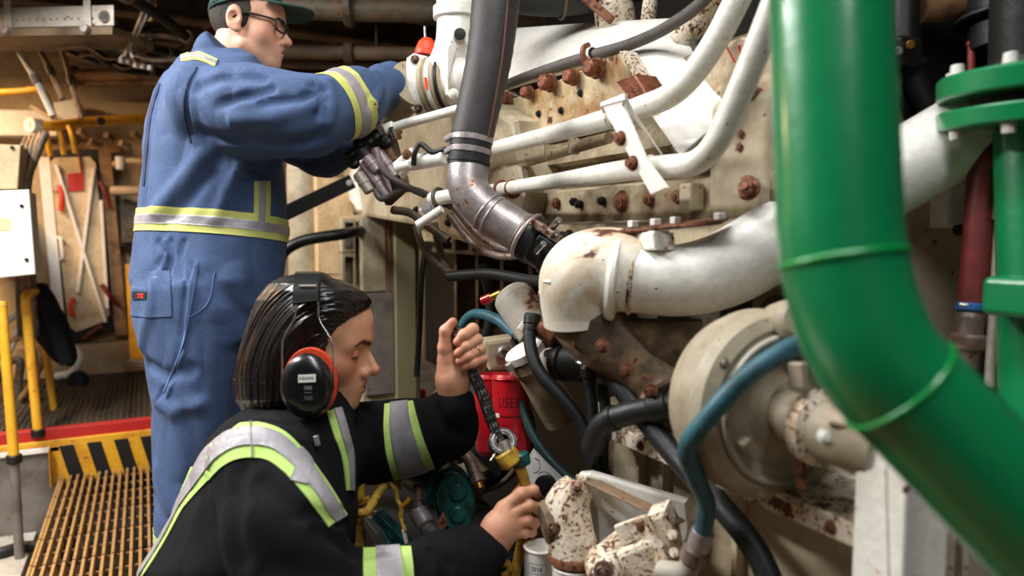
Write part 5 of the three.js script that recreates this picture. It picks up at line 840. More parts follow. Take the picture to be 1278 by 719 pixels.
{ // the rusty white casting in front
  const t = thing('pump_casting', 'rust-speckled white cast housing with a triangular back plate in the lower middle', 'casting', P(760, 719, 1.12));
  part('back_plate', plate([P(722, 592, 1.16), P(734, 594, 1.14), P(846, 652, 1.02), P(850, 690, 1.02), P(842, 740, 1.03), P(738, 740, 1.14), P(744, 690, 1.14), P(742, 640, 1.14)], V(0.75, 0, -0.66), 0.02, [], 0.004), M.white, t);
  part('plate_edge', bar(P(724, 594, 1.165), P(849, 653, 1.022), 0.026, 0.005), M.rustEarth, t);
  part('side_web', plate([P(722, 596, 1.14), P(736, 600, 1.13), P(744, 640, 1.12), P(745, 680, 1.12), P(738, 688, 1.12), P(732, 640, 1.12)], V(0.3, 0, -0.95), 0.02, [], 0.005), M.rustWhite, t);
  const pb = part('pipe_body', tube(bend([P(722, 606, 1.13), P(706, 630, 1.12), P(712, 664, 1.115), P(718, 694, 1.11)], 0.05), (u) => u < 0.3 ? mix(0.026, 0.036, u / 0.3) : 0.036 + 0.004 * step(0.7, 1, u), 40, 30), M.rustWhite, t);
  part('mouth_rim', lathe([[0.034, 0], [0.043, 0.0], [0.044, 0.004], [0.044, 0.012], [0.04, 0.015], [0, 0.015]], P(719, 688, 1.11), V(0.02, -1, 0.05), 36), M.rust, t);
  part('inlet_boss', lathe([[0, 0], [0.03, 0], [0.036, 0.006], [0.036, 0.016], [0.026, 0.022], [0.026, 0.05], [0, 0.05]], P(678, 655, 1.12), P(715, 645, 1.13).sub(P(678, 655, 1.12)), 30), M.rustEarth, t);
  part('bolt', hex(P(692, 660, 1.075), V(-0.5, 0, 0.85), 0.007, 0.008), M.steelDirty, t);
  part('bolt', hex(P(720, 608, 1.095), V(-0.5, 0.6, 0.6), 0.008, 0.008), M.steelDirty, t);
  part('bolt', hex(P(803, 655, 1.03), V(-0.75, 0, 0.66), 0.0095, 0.008), M.rust, t);
  const lb = part('lower_boss', lathe([[0, 0.03], [0.016, 0.03], [0.022, 0.024], [0.026, 0.012], [0.032, -0.02], [0, -0.02]], P(756, 712, 1.035), V(-0.6, 0.1, 0.78), 32), M.rustWhite, t);
  part('boss_bolt', hex(P(753, 712, 1.005), V(-0.6, 0.1, 0.78), 0.01, 0.01), M.steelDirty, lb);
  part('lower_body', plate([[738, 692, 1.06], [760, 676, 1.045], [798, 660, 1.02], [806, 646, 1.015], [828, 640, 1.0], [838, 662, 0.995], [846, 720, 0.99], [846, 770, 0.99], [735, 770, 1.06]].map((a) => P(...a)), V(0.75, 0, -0.66), 0.05, [], 0.01), M.rustWhite, t); part('face_step', plate([[748, 712, 1.04], [772, 690, 1.025], [812, 676, 1.0], [824, 690, 0.99], [828, 770, 0.99], [745, 770, 1.04]].map((a) => P(...a)), V(0.75, 0, -0.66), 0.03, [], 0.008), M.rustWhite, t);
  part('rib', bar(P(800, 660, 1.03), P(836, 728, 1.0), 0.012, 0.03), M.rustWhite, t);
  part('rib', bar(P(772, 668, 1.045), P(812, 654, 1.02), 0.01, 0.03), M.rustWhite, t);
  for (const [x, y] of [[842, 668], [844, 690]]) part('nut', cyl(P(x, y, 1.01), P(x - 3, y, 1.0), 0.007, 0.007, 14), M.rustWhite, t);
}
{ // tins under the casting
  const tin = (l, x, y, d, r) => {
    const top = P(x, y, d), c = thing('paint_tin', l, 'tin', V(top.x, top.y - 0.12, top.z));
    part('tin_body', lathe([[0, -0.12], [r, -0.12], [r, -0.003], [r + 0.0015, -0.001], [r + 0.0015, 0.001], [r - 0.003, 0.001], [r - 0.004, -0.006], [0, -0.006]], top, V(0, 1, 0), 44), M.whiteClean, c);
    const tx = printTex(256, 256, (g) => { g.fillStyle = '#dfe2de'; g.fillRect(0, 0, 256, 256); g.strokeStyle = '#7a7f7c'; g.lineWidth = 3; g.strokeRect(60, 26, 92, 40); g.fillStyle = '#2c2f2e'; g.font = 'bold 26px sans-serif'; g.fillText('2014', 74, 56); for (let i = 0; i < 3; i++) { g.fillStyle = '#23211f'; g.beginPath(); g.arc(92 + i * 34, 130, 9, 0, 6.3); g.fill(); g.fillStyle = '#a2342a'; g.fillRect(86 + i * 34, 128, 6, 6); } g.fillStyle = '#8b908c'; for (let i = 0; i < 6; i++) g.fillRect(60, 160 + i * 13, 110 - (i % 3) * 18, 4); g.fillRect(60, 88, 70, 5); });
    const f = C0.clone().sub(top).setY(0).normalize(), s = V(0, 1, 0).cross(f).normalize(), pos = [], uv = [], idx = [];
    for (let k = 0; k <= 20; k++) { const a = (k / 20 - 0.5) * 3; for (const [v, yy] of [[1, -0.008], [0, -0.112]]) { const q = top.clone().addScaledVector(f, Math.cos(a) * (r + 0.0004)).addScaledVector(s, Math.sin(a) * (r + 0.0004)); pos.push(q.x, q.y + yy, q.z); uv.push(k / 20, v); } if (k) idx.push(k * 2 - 2, k * 2 - 1, k * 2, k * 2, k * 2 - 1, k * 2 + 1); }
    const g = new THREE.BufferGeometry(); g.setAttribute('position', new THREE.Float32BufferAttribute(pos, 3)); g.setAttribute('uv', new THREE.Float32BufferAttribute(uv, 2)); g.setIndex(idx); g.computeVertexNormals(); part('label', g, std({ map: tx, roughness: 0.45 }), c);
  };
  tin('white printed tin beside the near hand, left of the two tins', 676, 682, 1.2, 0.029);
  tin('white printed tin under the rusty pipe mouth, right of the two tins', 715, 706, 1.1, 0.031);
}
{ // white plate with knob
  const t = thing('instruction_plate', 'pale rectangular plate with circle outlines and a black knob behind the near hand', 'plate', P(685, 632, 1.3));
  const q = [[666, 560, 1.33], [712, 607, 1.27], [690, 634, 1.27], [648, 590, 1.33]].map((a) => P(...a)), n = q[1].clone().sub(q[0]).cross(q[3].clone().sub(q[0])).normalize(); if (n.dot(C0.clone().sub(q[0])) > 0) n.negate();
  part('plate_sheet', plate(q, n, 0.006, [], 0.001), M.greyLight, t);
  const tx = printTex(256, 150, (x) => { x.fillStyle = '#c9c6c2'; x.fillRect(0, 0, 256, 150); x.strokeStyle = '#3a3634'; x.lineWidth = 4; x.beginPath(); x.arc(150, 84, 50, 3.2, 6.1); x.stroke(); x.beginPath(); x.arc(56, 62, 34, 4, 7.4); x.stroke(); x.beginPath(); x.moveTo(40, 30); x.lineTo(66, 20); x.stroke(); x.lineWidth = 2; x.strokeRect(8, 8, 240, 134); });
  const o = n.clone().multiplyScalar(-0.0008); part('print', decalQuad(...[q[0], q[1], q[2], q[3]].map((p) => p.clone().add(o))), std({ map: tx, roughness: 0.5 }), t);
  part('knob', lathe([[0, 0], [0.017, 0], [0.019, 0.004], [0.016, 0.02], [0.013, 0.026], [0, 0.027]], P(684, 606, 1.29), n.clone().negate(), 28), M.blackSteel, t);
  part('knob_stem', cyl(P(690, 612, 1.26), P(704, 624, 1.25), 0.008, 0.008, 14), M.blackIron, t);
}
// ---------- the wrench the woman holds ----------
const WR = { a: P(566, 414, 1.23), b: P(600, 487, 1.235), c: P(616, 532, 1.235), h: P(627, 553, 1.235) };
{
  const t = thing('ratchet_wrench', 'long black ratchet wrench with scratched handle in both hands of the woman', 'wrench', WR.h.clone());
  const wm = std({ map: rep(dataTex(256, (u, v) => { const s = tfbm(u, v, 24, 501, 4), g = tfbm(u, v, 8, 502, 3); return s > 0.66 ? [176, 172, 168] : mixc([34, 33, 34], [58, 56, 56], g); }), 0.06), roughness: 0.38, metalness: 0.4 });
  part('handle', tube(spline([WR.a, WR.b, WR.c, WR.h]), (u) => u < 0.75 ? 0.0105 : mix(0.0105, 0.0075, (u - 0.75) / 0.25), 50, 18), wm, t);
  part('handle_ring', ring(WR.a.clone(), V(-0.35, 0.25, 0.9), 0.0085, 0.0048, 28, 12), wm, t);
  const hd = V(-0.25, 0.55, 0.8).normalize();
  part('ratchet_head', lathe([[0.011, -0.012], [0.023, -0.012], [0.025, -0.009], [0.025, 0.009], [0.023, 0.012], [0.012, 0.012], [0.011, 0.009]], WR.h, hd, 40), wm, t);
  part('head_ring', ring(WR.h.clone().addScaledVector(hd, 0.0115), hd, 0.018, 0.0022, 36, 8), M.steel, t);
  part('switch_lever', bar(P(618, 566, 1.215), P(612, 576, 1.21), 0.004, 0.004), M.chrome, t);
  part('socket', cyl(WR.h.clone().addScaledVector(hd, 0.008), P(634, 566, 1.22), 0.013, 0.012, 6, 0.002), M.steelDirty, t);
  const p = thing('yellow_pipe_joint', 'chipped yellow pipe union with a bent tube under the wrench head', 'pipe fitting', P(655, 680, 1.24));
  part('union_nut', cyl(P(629, 563, 1.225), P(640, 580, 1.225), 0.0205, 0.0205, 6, 0.003), M.yellowDirty, p);
  part('union_collar', cyl(P(646, 566, 1.235), P(651, 582, 1.235), 0.02, 0.018, 6, 0.003), M.teal, p);
  part('bent_tube', tube(bend([P(640, 573, 1.23), P(652, 588, 1.235), P(657, 615, 1.245), P(655, 660, 1.25), P(640, 730, 1.25)], 0.04), 0.0095, 50, 16), M.yellowDirty, p);
  part('lower_knot', tube(spline([P(614, 700, 1.24), P(622, 706, 1.23), P(632, 702, 1.235), P(636, 712, 1.24), P(628, 719, 1.24)]), 0.006, 30, 10), M.yellowDirty, p);
}

{ // dark block added to stand for the shade under the pump
  const t = thing('added_dark_block', 'added dark block standing for the shade under the teal pump', 'added block', V(0.54, -0.3, -1.5));
  part('bed', boxAt(0.43, 0.67, -0.3, 0.3, -1.78, -1.22, 0.01), M.blackIron, t);
  part('block_flange', boxAt(0.41, 0.69, 0.3, 0.325, -1.8, -1.2, 0.005), M.blackIron, t);
  for (const z of [-1.75, -1.6, -1.45, -1.3]) part('block_rib', boxAt(0.415, 0.435, -0.28, 0.3, z - 0.008, z + 0.008, 0.003), M.oily, t);
  for (const z of [-1.7, -1.52, -1.36, -1.26]) part('bolt', hex(V(0.43, 0.325, z), V(0, 1, 0), 0.009, 0.008), M.steelDirty, t);
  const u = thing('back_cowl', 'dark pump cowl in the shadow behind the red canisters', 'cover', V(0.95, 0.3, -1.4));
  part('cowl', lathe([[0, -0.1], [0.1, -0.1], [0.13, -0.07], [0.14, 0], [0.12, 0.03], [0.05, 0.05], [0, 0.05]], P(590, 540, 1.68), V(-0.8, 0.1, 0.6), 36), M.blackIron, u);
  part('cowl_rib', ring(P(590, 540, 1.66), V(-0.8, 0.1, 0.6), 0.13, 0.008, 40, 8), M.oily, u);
}
// ---------- surfaces from distance fields ----------
const smin = (a, b, k) => { const h = Math.max(k - Math.abs(a - b), 0) / k; return Math.min(a, b) - h * h * k * 0.25; };
const smax = (a, b, k) => -smin(-a, -b, k);
const sphereD = (c, r) => (x, y, z) => Math.hypot(x - c.x, y - c.y, z - c.z) - r;
function capD(a, b, ra, rb) { const bx = b.x - a.x, by = b.y - a.y, bz = b.z - a.z, q = bx * bx + by * by + bz * bz || 1e-9; return (x, y, z) => { const px = x - a.x, py = y - a.y, pz = z - a.z, t = clamp((px * bx + py * by + pz * bz) / q); return Math.hypot(px - bx * t, py - by * t, pz - bz * t) - (ra + (rb - ra) * t); }; }
const ellD = (c, r) => (x, y, z) => { const X = (x - c.x) / r.x, Y = (y - c.y) / r.y, Z = (z - c.z) / r.z, k0 = Math.hypot(X, Y, Z), k1 = Math.hypot(X / r.x, Y / r.y, Z / r.z); return k1 < 1e-9 ? -Math.min(r.x, r.y, r.z) : k0 * (k0 - 1) / k1; };
const chainD = (pts, k = 0.02) => { const s = []; for (let i = 0; i + 1 < pts.length; i++) s.push(capD(pts[i][0], pts[i + 1][0], pts[i][1], pts[i + 1][1])); return (x, y, z) => { let d = s[0](x, y, z); for (let i = 1; i < s.length; i++) d = smin(d, s[i](x, y, z), k); return d; }; };
const blend = (fs, k) => (x, y, z) => { let d = fs[0](x, y, z); for (let i = 1; i < fs.length; i++) d = smin(d, fs[i](x, y, z), k); return d; };
const view = camera.matrixWorldInverse.elements;
// stack of elliptical sections: rows [height in the picture, left, right, distance, half thickness]
function stackD(rows) {
  return (x, y, z) => {
    const d = -(view[2] * x + view[6] * y + view[10] * z + view[14]); if (d < 0.1) return 1;
    const px = (view[0] * x + view[4] * y + view[8] * z + view[12]) * F / d + W / 2, py = -(view[1] * x + view[5] * y + view[9] * z + view[13]) * F / d + H / 2;
    let i = 0; while (i + 2 < rows.length && py > rows[i + 1][0]) i++;
    const a = rows[i], b = rows[i + 1], t0 = (py - a[0]) / (b[0] - a[0]), t = clamp(t0), s = d / F;
    const l = mix(a[1], b[1], t), r = mix(a[2], b[2], t), dc = mix(a[3], b[3], t), hd = mix(a[4], b[4], t), rx = (r - l) / 2 * s;
    const X = (px - (l + r) / 2) * s / rx, Z = (d - dc) / hd, k0 = Math.hypot(X, Z), k1 = Math.hypot(X / rx, Z / hd);
    const e = k1 < 1e-9 ? -Math.min(rx, hd) : k0 * (k0 - 1) / k1;
    const over = Math.max(0, rows[0][0] - py, py - rows[rows.length - 1][0]) * s;
    return over > 0 ? Math.hypot(Math.max(e, 0), over) : Math.max(e, -Math.min(py - rows[0][0], rows[rows.length - 1][0] - py) * s - 0.004);
  };
}
// surface nets
function meshSDF(f, min, max, h, color, uvf) {
  const nx = Math.ceil((max.x - min.x) / h) + 1, ny = Math.ceil((max.y - min.y) / h) + 1, nz = Math.ceil((max.z - min.z) / h) + 1, v = new Float32Array(nx * ny * nz), B = 4;
  const at = (i, j, k) => (k * ny + j) * nx + i;
  for (let K = 0; K < nz; K += B) for (let J = 0; J < ny; J += B) for (let I = 0; I < nx; I += B) {
    const c = f(min.x + (I + 1.5) * h, min.y + (J + 1.5) * h, min.z + (K + 1.5) * h), far = Math.abs(c) > h * 4.6 + 0.012;
    for (let k = K; k < Math.min(K + B, nz); k++) for (let j = J; j < Math.min(J + B, ny); j++) for (let i = I; i < Math.min(I + B, nx); i++) v[at(i, j, k)] = far ? c : f(min.x + i * h, min.y + j * h, min.z + k * h);
  }
  const id = new Int32Array(nx * ny * nz).fill(-1), pos = [];
  for (let k = 0; k + 1 < nz; k++) for (let j = 0; j + 1 < ny; j++) for (let i = 0; i + 1 < nx; i++) {
    let n = 0, sx = 0, sy = 0, sz = 0, m = 0; const c = [];
    for (let q = 0; q < 8; q++) { c[q] = v[at(i + (q & 1), j + (q >> 1 & 1), k + (q >> 2))]; if (c[q] < 0) m |= 1 << q; }
    if (m === 0 || m === 255) continue;
    for (let q = 0; q < 8; q++) for (const b of [1, 2, 4]) if (!(q & b)) { const a = c[q], e = c[q | b]; if ((a < 0) !== (e < 0)) { const t = a / (a - e); sx += (q & 1) + (b === 1 ? t : 0); sy += (q >> 1 & 1) + (b === 2 ? t : 0); sz += (q >> 2) + (b === 4 ? t : 0); n++; } }
    id[at(i, j, k)] = pos.length / 3; pos.push(min.x + (i + sx / n) * h, min.y + (j + sy / n) * h, min.z + (k + sz / n) * h);
  }
  const idx = [];
  for (let k = 1; k + 1 < nz; k++) for (let j = 1; j + 1 < ny; j++) for (let i = 1; i + 1 < nx; i++) {
    const a = v[at(i, j, k)] < 0;
    const q = (p0, p1, p2, p3, flip) => { if (p0 < 0 || p1 < 0 || p2 < 0 || p3 < 0) return; flip ? idx.push(p0, p2, p1, p0, p3, p2) : idx.push(p0, p1, p2, p0, p2, p3); };
    if (a !== (v[at(i + 1, j, k)] < 0)) q(id[at(i, j - 1, k - 1)], id[at(i, j, k - 1)], id[at(i, j, k)], id[at(i, j - 1, k)], !a);
    if (a !== (v[at(i, j + 1, k)] < 0)) q(id[at(i - 1, j, k - 1)], id[at(i - 1, j, k)], id[at(i, j, k)], id[at(i, j, k - 1)], !a);
    if (a !== (v[at(i, j, k + 1)] < 0)) q(id[at(i - 1, j - 1, k)], id[at(i, j - 1, k)], id[at(i, j, k)], id[at(i - 1, j, k)], !a);
  }
  const n = pos.length / 3, nor = new Float32Array(n * 3), col = color && new Float32Array(n * 3), uv = new Float32Array(n * 2), e = Math.min(h * 0.35, 0.002);
  for (let i = 0; i < n; i++) {
    let x = pos[i * 3], y = pos[i * 3 + 1], z = pos[i * 3 + 2], gx = f(x + e, y, z) - f(x - e, y, z), gy = f(x, y + e, z) - f(x, y - e, z), gz = f(x, y, z + e) - f(x, y, z - e), l = Math.hypot(gx, gy, gz) || 1; gx /= l; gy /= l; gz /= l;
    const d = clamp(f(x, y, z), -h * 0.6, h * 0.6) * 0.8; x -= gx * d; y -= gy * d; z -= gz * d; pos[i * 3] = x; pos[i * 3 + 1] = y; pos[i * 3 + 2] = z; nor.set([gx, gy, gz], i * 3);
    if (col) col.set(color(x, y, z), i * 3);
    const q = uvf ? uvf(x, y, z) : Math.abs(gx) > Math.abs(gz) ? [z, y] : [x, y]; uv[i * 2] = q[0]; uv[i * 2 + 1] = q[1];
  }
  const g = new THREE.BufferGeometry(); g.setAttribute('position', new THREE.Float32BufferAttribute(pos, 3)); g.setAttribute('normal', new THREE.BufferAttribute(nor, 3)); g.setAttribute('uv', new THREE.BufferAttribute(uv, 2)); if (col) g.setAttribute('color', new THREE.BufferAttribute(col, 3)); g.setIndex(idx); return g;
}
const rowPts = (rows) => rows.flatMap(([y, l, r, d, hd]) => [P(l, y, d - hd), P(r, y, d - hd), P(l, y, d + hd), P(r, y, d + hd)]);
const boxPts = (h, x, y0, y1, z0, z1) => [-x, x].flatMap((a) => [y0, y1].flatMap((b) => [z0, z1].map((k) => h.to(a, b, k))));
const bounds = (pts, pad) => { const b = new THREE.Box3().setFromPoints(pts); b.min.subScalar(pad); b.max.addScalar(pad); return b; };
const march = (f, o, r, t0, t1) => { let t = t0; for (let i = 0; i < 160 && t < t1; i++) { const d = f(o.x + r.x * t, o.y + r.y * t, o.z + r.z * t); if (d < 0.0004) return t; t += Math.max(d * 0.6, 0.0006); } return null; };
const grad = (f, p, e = 0.004) => V(f(p.x + e, p.y, p.z) - f(p.x - e, p.y, p.z), f(p.x, p.y + e, p.z) - f(p.x, p.y - e, p.z), f(p.x, p.y, p.z + e) - f(p.x, p.y, p.z - e)).normalize();
function gridGeo(pts, nI, nJ, th, nor, closed) {            // grid of points with outward normals -> thin cloth with thickness
  const pos = [], uv = [], idx = [], N = nI * nJ;
  for (const s of [0, 1]) for (let k = 0; k < N; k++) { const p = pts[k].clone().addScaledVector(nor[k], s ? -th : 0); pos.push(p.x, p.y, p.z); uv.push((k % nJ) / (nJ - 1), Math.floor(k / nJ) / (nI - 1)); }
  for (let i = 0; i + 1 < nI; i++) for (let j = 0; j + 1 < nJ; j++) { const a = i * nJ + j, b = a + 1, c = a + nJ, d = c + 1; idx.push(a, b, c, b, d, c, N + a, N + c, N + b, N + b, N + c, N + d); }
  for (let i = 0; i + 1 < nI; i++) for (const j of [0, nJ - 1]) { const a = i * nJ + j, c = a + nJ; idx.push(a, c, N + a, c, N + c, N + a); }
  const g = new THREE.BufferGeometry(); g.setAttribute('position', new THREE.Float32BufferAttribute(pos, 3)); g.setAttribute('uv', new THREE.Float32BufferAttribute(uv, 2)); g.setIndex(idx); g.computeVertexNormals(); return g;
}
// cloth strip sewn on a garment; line [[x, y, width]...] measured in the picture, lo..hi the share of the width
function tape(f, line, lo, hi, lift, d0 = 0.8, n = 40) {
  const c = new THREE.CatmullRomCurve3(line.map(([x, y]) => V(x, y, 0)), false, 'centripetal'), pts = [], nor = []; const m = 7; let last = null;
  for (let i = 0; i <= n; i++) {
    const u = i / n, p = c.getPoint(u), t = c.getTangent(u), fi = u * (line.length - 1), k = Math.min(Math.floor(fi), line.length - 2), w = mix(line[k][2], line[k + 1][2], fi - k);
    for (let j = 0; j < m; j++) { const s = mix(lo, hi, j / (m - 1)) - 0.5, r = ray(p.x - t.y * s * w, p.y + t.x * s * w); let tt = null, rr = r; for (let e = 0; e < 14 && tt === null; e++) { rr = e ? ray(p.x - t.y * s * w * (1 - e * 0.075), p.y + t.x * s * w * (1 - e * 0.075)) : r; tt = march(f, C0, rr, d0, 3); if (tt !== null && last !== null && Math.abs(tt - last) > 0.16) tt = null; } if (tt === null) tt = last ?? 1.5; else last = tt; r.copy(rr); const q = C0.clone().addScaledVector(r, tt), g = grad(f, q, 0.006); pts.push(q.addScaledVector(g, lift)); nor.push(g); }
  }
  return gridGeo(pts, n + 1, m, 0.0016, nor);
}
// cloth band right round a limb: centre, axis, offsets along the axis, start radius
function band(f, c, axis, lo, hi, lift, R, n = 72) {
  const m = basis(axis), pts = [], nor = [], K = 7;
  for (let i = 0; i <= n; i++) for (let j = 0; j < K; j++) { const a = i / n * 2 * Math.PI, dir = V(Math.cos(a), 0, Math.sin(a)).transformDirection(m), o = c.clone().addScaledVector(axis, mix(lo, hi, j / (K - 1))), s = o.clone().addScaledVector(dir, R), t = march(f, s, dir.clone().negate(), 0, R) ?? R * 0.5, q = s.addScaledVector(dir, -t), g = grad(f, q, 0.006); pts.push(q.addScaledVector(g, lift)); nor.push(g); }
  return gridGeo(pts, n + 1, K, 0.0016, nor);
}
// creases: lines in the picture that swell or sink the cloth
function creases(f, list) {
  const segs = []; for (const [pts, amp, sig] of list) { const w = pts.map(([x, y]) => { const r = ray(x, y), t = march(f, C0, r, 0.8, 3); return t === null ? null : C0.clone().addScaledVector(r, t); }).filter(Boolean); for (let i = 0; i + 1 < w.length; i++) segs.push([capD(w[i], w[i + 1], 0, 0), amp, sig, i === 0, i + 2 === w.length]); }
  return (x, y, z) => { let d = f(x, y, z); if (Math.abs(d) < 0.05) { let up = 0, dn = 0; for (const [s, a, g] of segs) { const q = s(x, y, z) / g; if (q < 3) { const w = a * Math.exp(-q * q); if (w > up) up = w; else if (w < dn) dn = w; } } d -= up + dn; } return d; };
}
const ripple = (f, amp, sx, sy, seed, sharp = 2) => (x, y, z) => { let d = f(x, y, z); if (Math.abs(d) < 0.05) { const w = noise3(x * 3 + seed, y * 3, z * 3) * 2.2, n = noise3(x * sx + w + seed, y * sy + w, z * sx), q = noise3(x * sx * 2.1 - w, y * sy * 2.1, z * sx * 2.1 + seed); d += amp * (Math.pow(1 - Math.abs(2 * n - 1), sharp) - 0.4) + amp * 0.35 * (Math.pow(1 - Math.abs(2 * q - 1), sharp) - 0.4); } return d; };

// ---------- cloth, skin and hair ----------
const weave = dataTex(128, (u, v, x, y) => { const t = ((x + y) % 8 < 4 ? 170 : 90) + (hash(x, y, 3) - 0.5) * 90; return [t, t, t]; }, false);
const clothTex = (base, dark, seed) => dataTex(512, (u, v, x, y) => { const g = tfbm(u, v, 5, seed), f = tfbm(u, v, 90, seed + 3, 2), t = ((x + y) % 4 < 2 ? 1.03 : 0.97); return mixc(base, dark, clamp((g - 0.35) * 1.1)).map((c) => c * t * (0.9 + 0.2 * f)); });
M.blueCloth = phys({ map: rep(clothTex([68, 90, 130], [48, 66, 102], 601), 0.35), roughness: 0.85, sheen: 0.25, sheenRoughness: 0.6, sheenColor: new THREE.Color(0x8fa8d8), bumpMap: rep(weave, 0.02), bumpScale: 0.0004 });
M.blueSeam = flat(0x5f7db4, 0.85);
M.blueDark = flat(0x22304f, 0.9);
M.blackCloth = phys({ map: rep(clothTex([17, 18, 21], [11, 12, 15], 611), 0.35), roughness: 0.95, specularIntensity: 0.4, sheen: 0.04, sheenRoughness: 0.7, sheenColor: new THREE.Color(0x404a58), bumpMap: rep(weave, 0.02), bumpScale: 0.0005 });
M.lime = std({ color: 0xbfe07a, roughness: 0.75, bumpMap: rep(weave, 0.02), bumpScale: 0.0003 });
M.limeYellow = std({ color: 0xd3d678, roughness: 0.75, bumpMap: rep(weave, 0.02), bumpScale: 0.0003 });
M.silver = std({ color: 0xa6a2a8, roughness: 0.4, metalness: 0.25, bumpMap: rep(weave, 0.01), bumpScale: 0.0002 });
M.skin = phys({ color: 0xffffff, vertexColors: true, roughness: 0.48, sheen: 0.15, sheenRoughness: 0.5, bumpMap: rep(bumpTex(32, 621, 3), 0.02), bumpScale: 0.0002 });
M.hair = phys({ map: rep(dataTex(512, (u, v) => { const s = tfbm(u, v * 0.06, 128, 631, 2), g = tfbm(u, v, 8, 633, 3); return mixc([13, 9, 10], [44, 31, 30], clamp((s - 0.35) * 1.6 * g * 1.4)); }), 1), roughness: 0.31, specularIntensity: 1, bumpMap: dataTex(512, (u, v) => { const s = tfbm(u, v * 0.03, 96, 637, 3) * 255; return [s, s, s]; }, false), bumpScale: 0.0016 });
M.hairShort = std({ color: 0x2a201b, roughness: 0.6, bumpMap: rep(bumpTex(64, 641, 2), 0.03), bumpScale: 0.001 });
const lin = (h) => new THREE.Color(h).toArray();

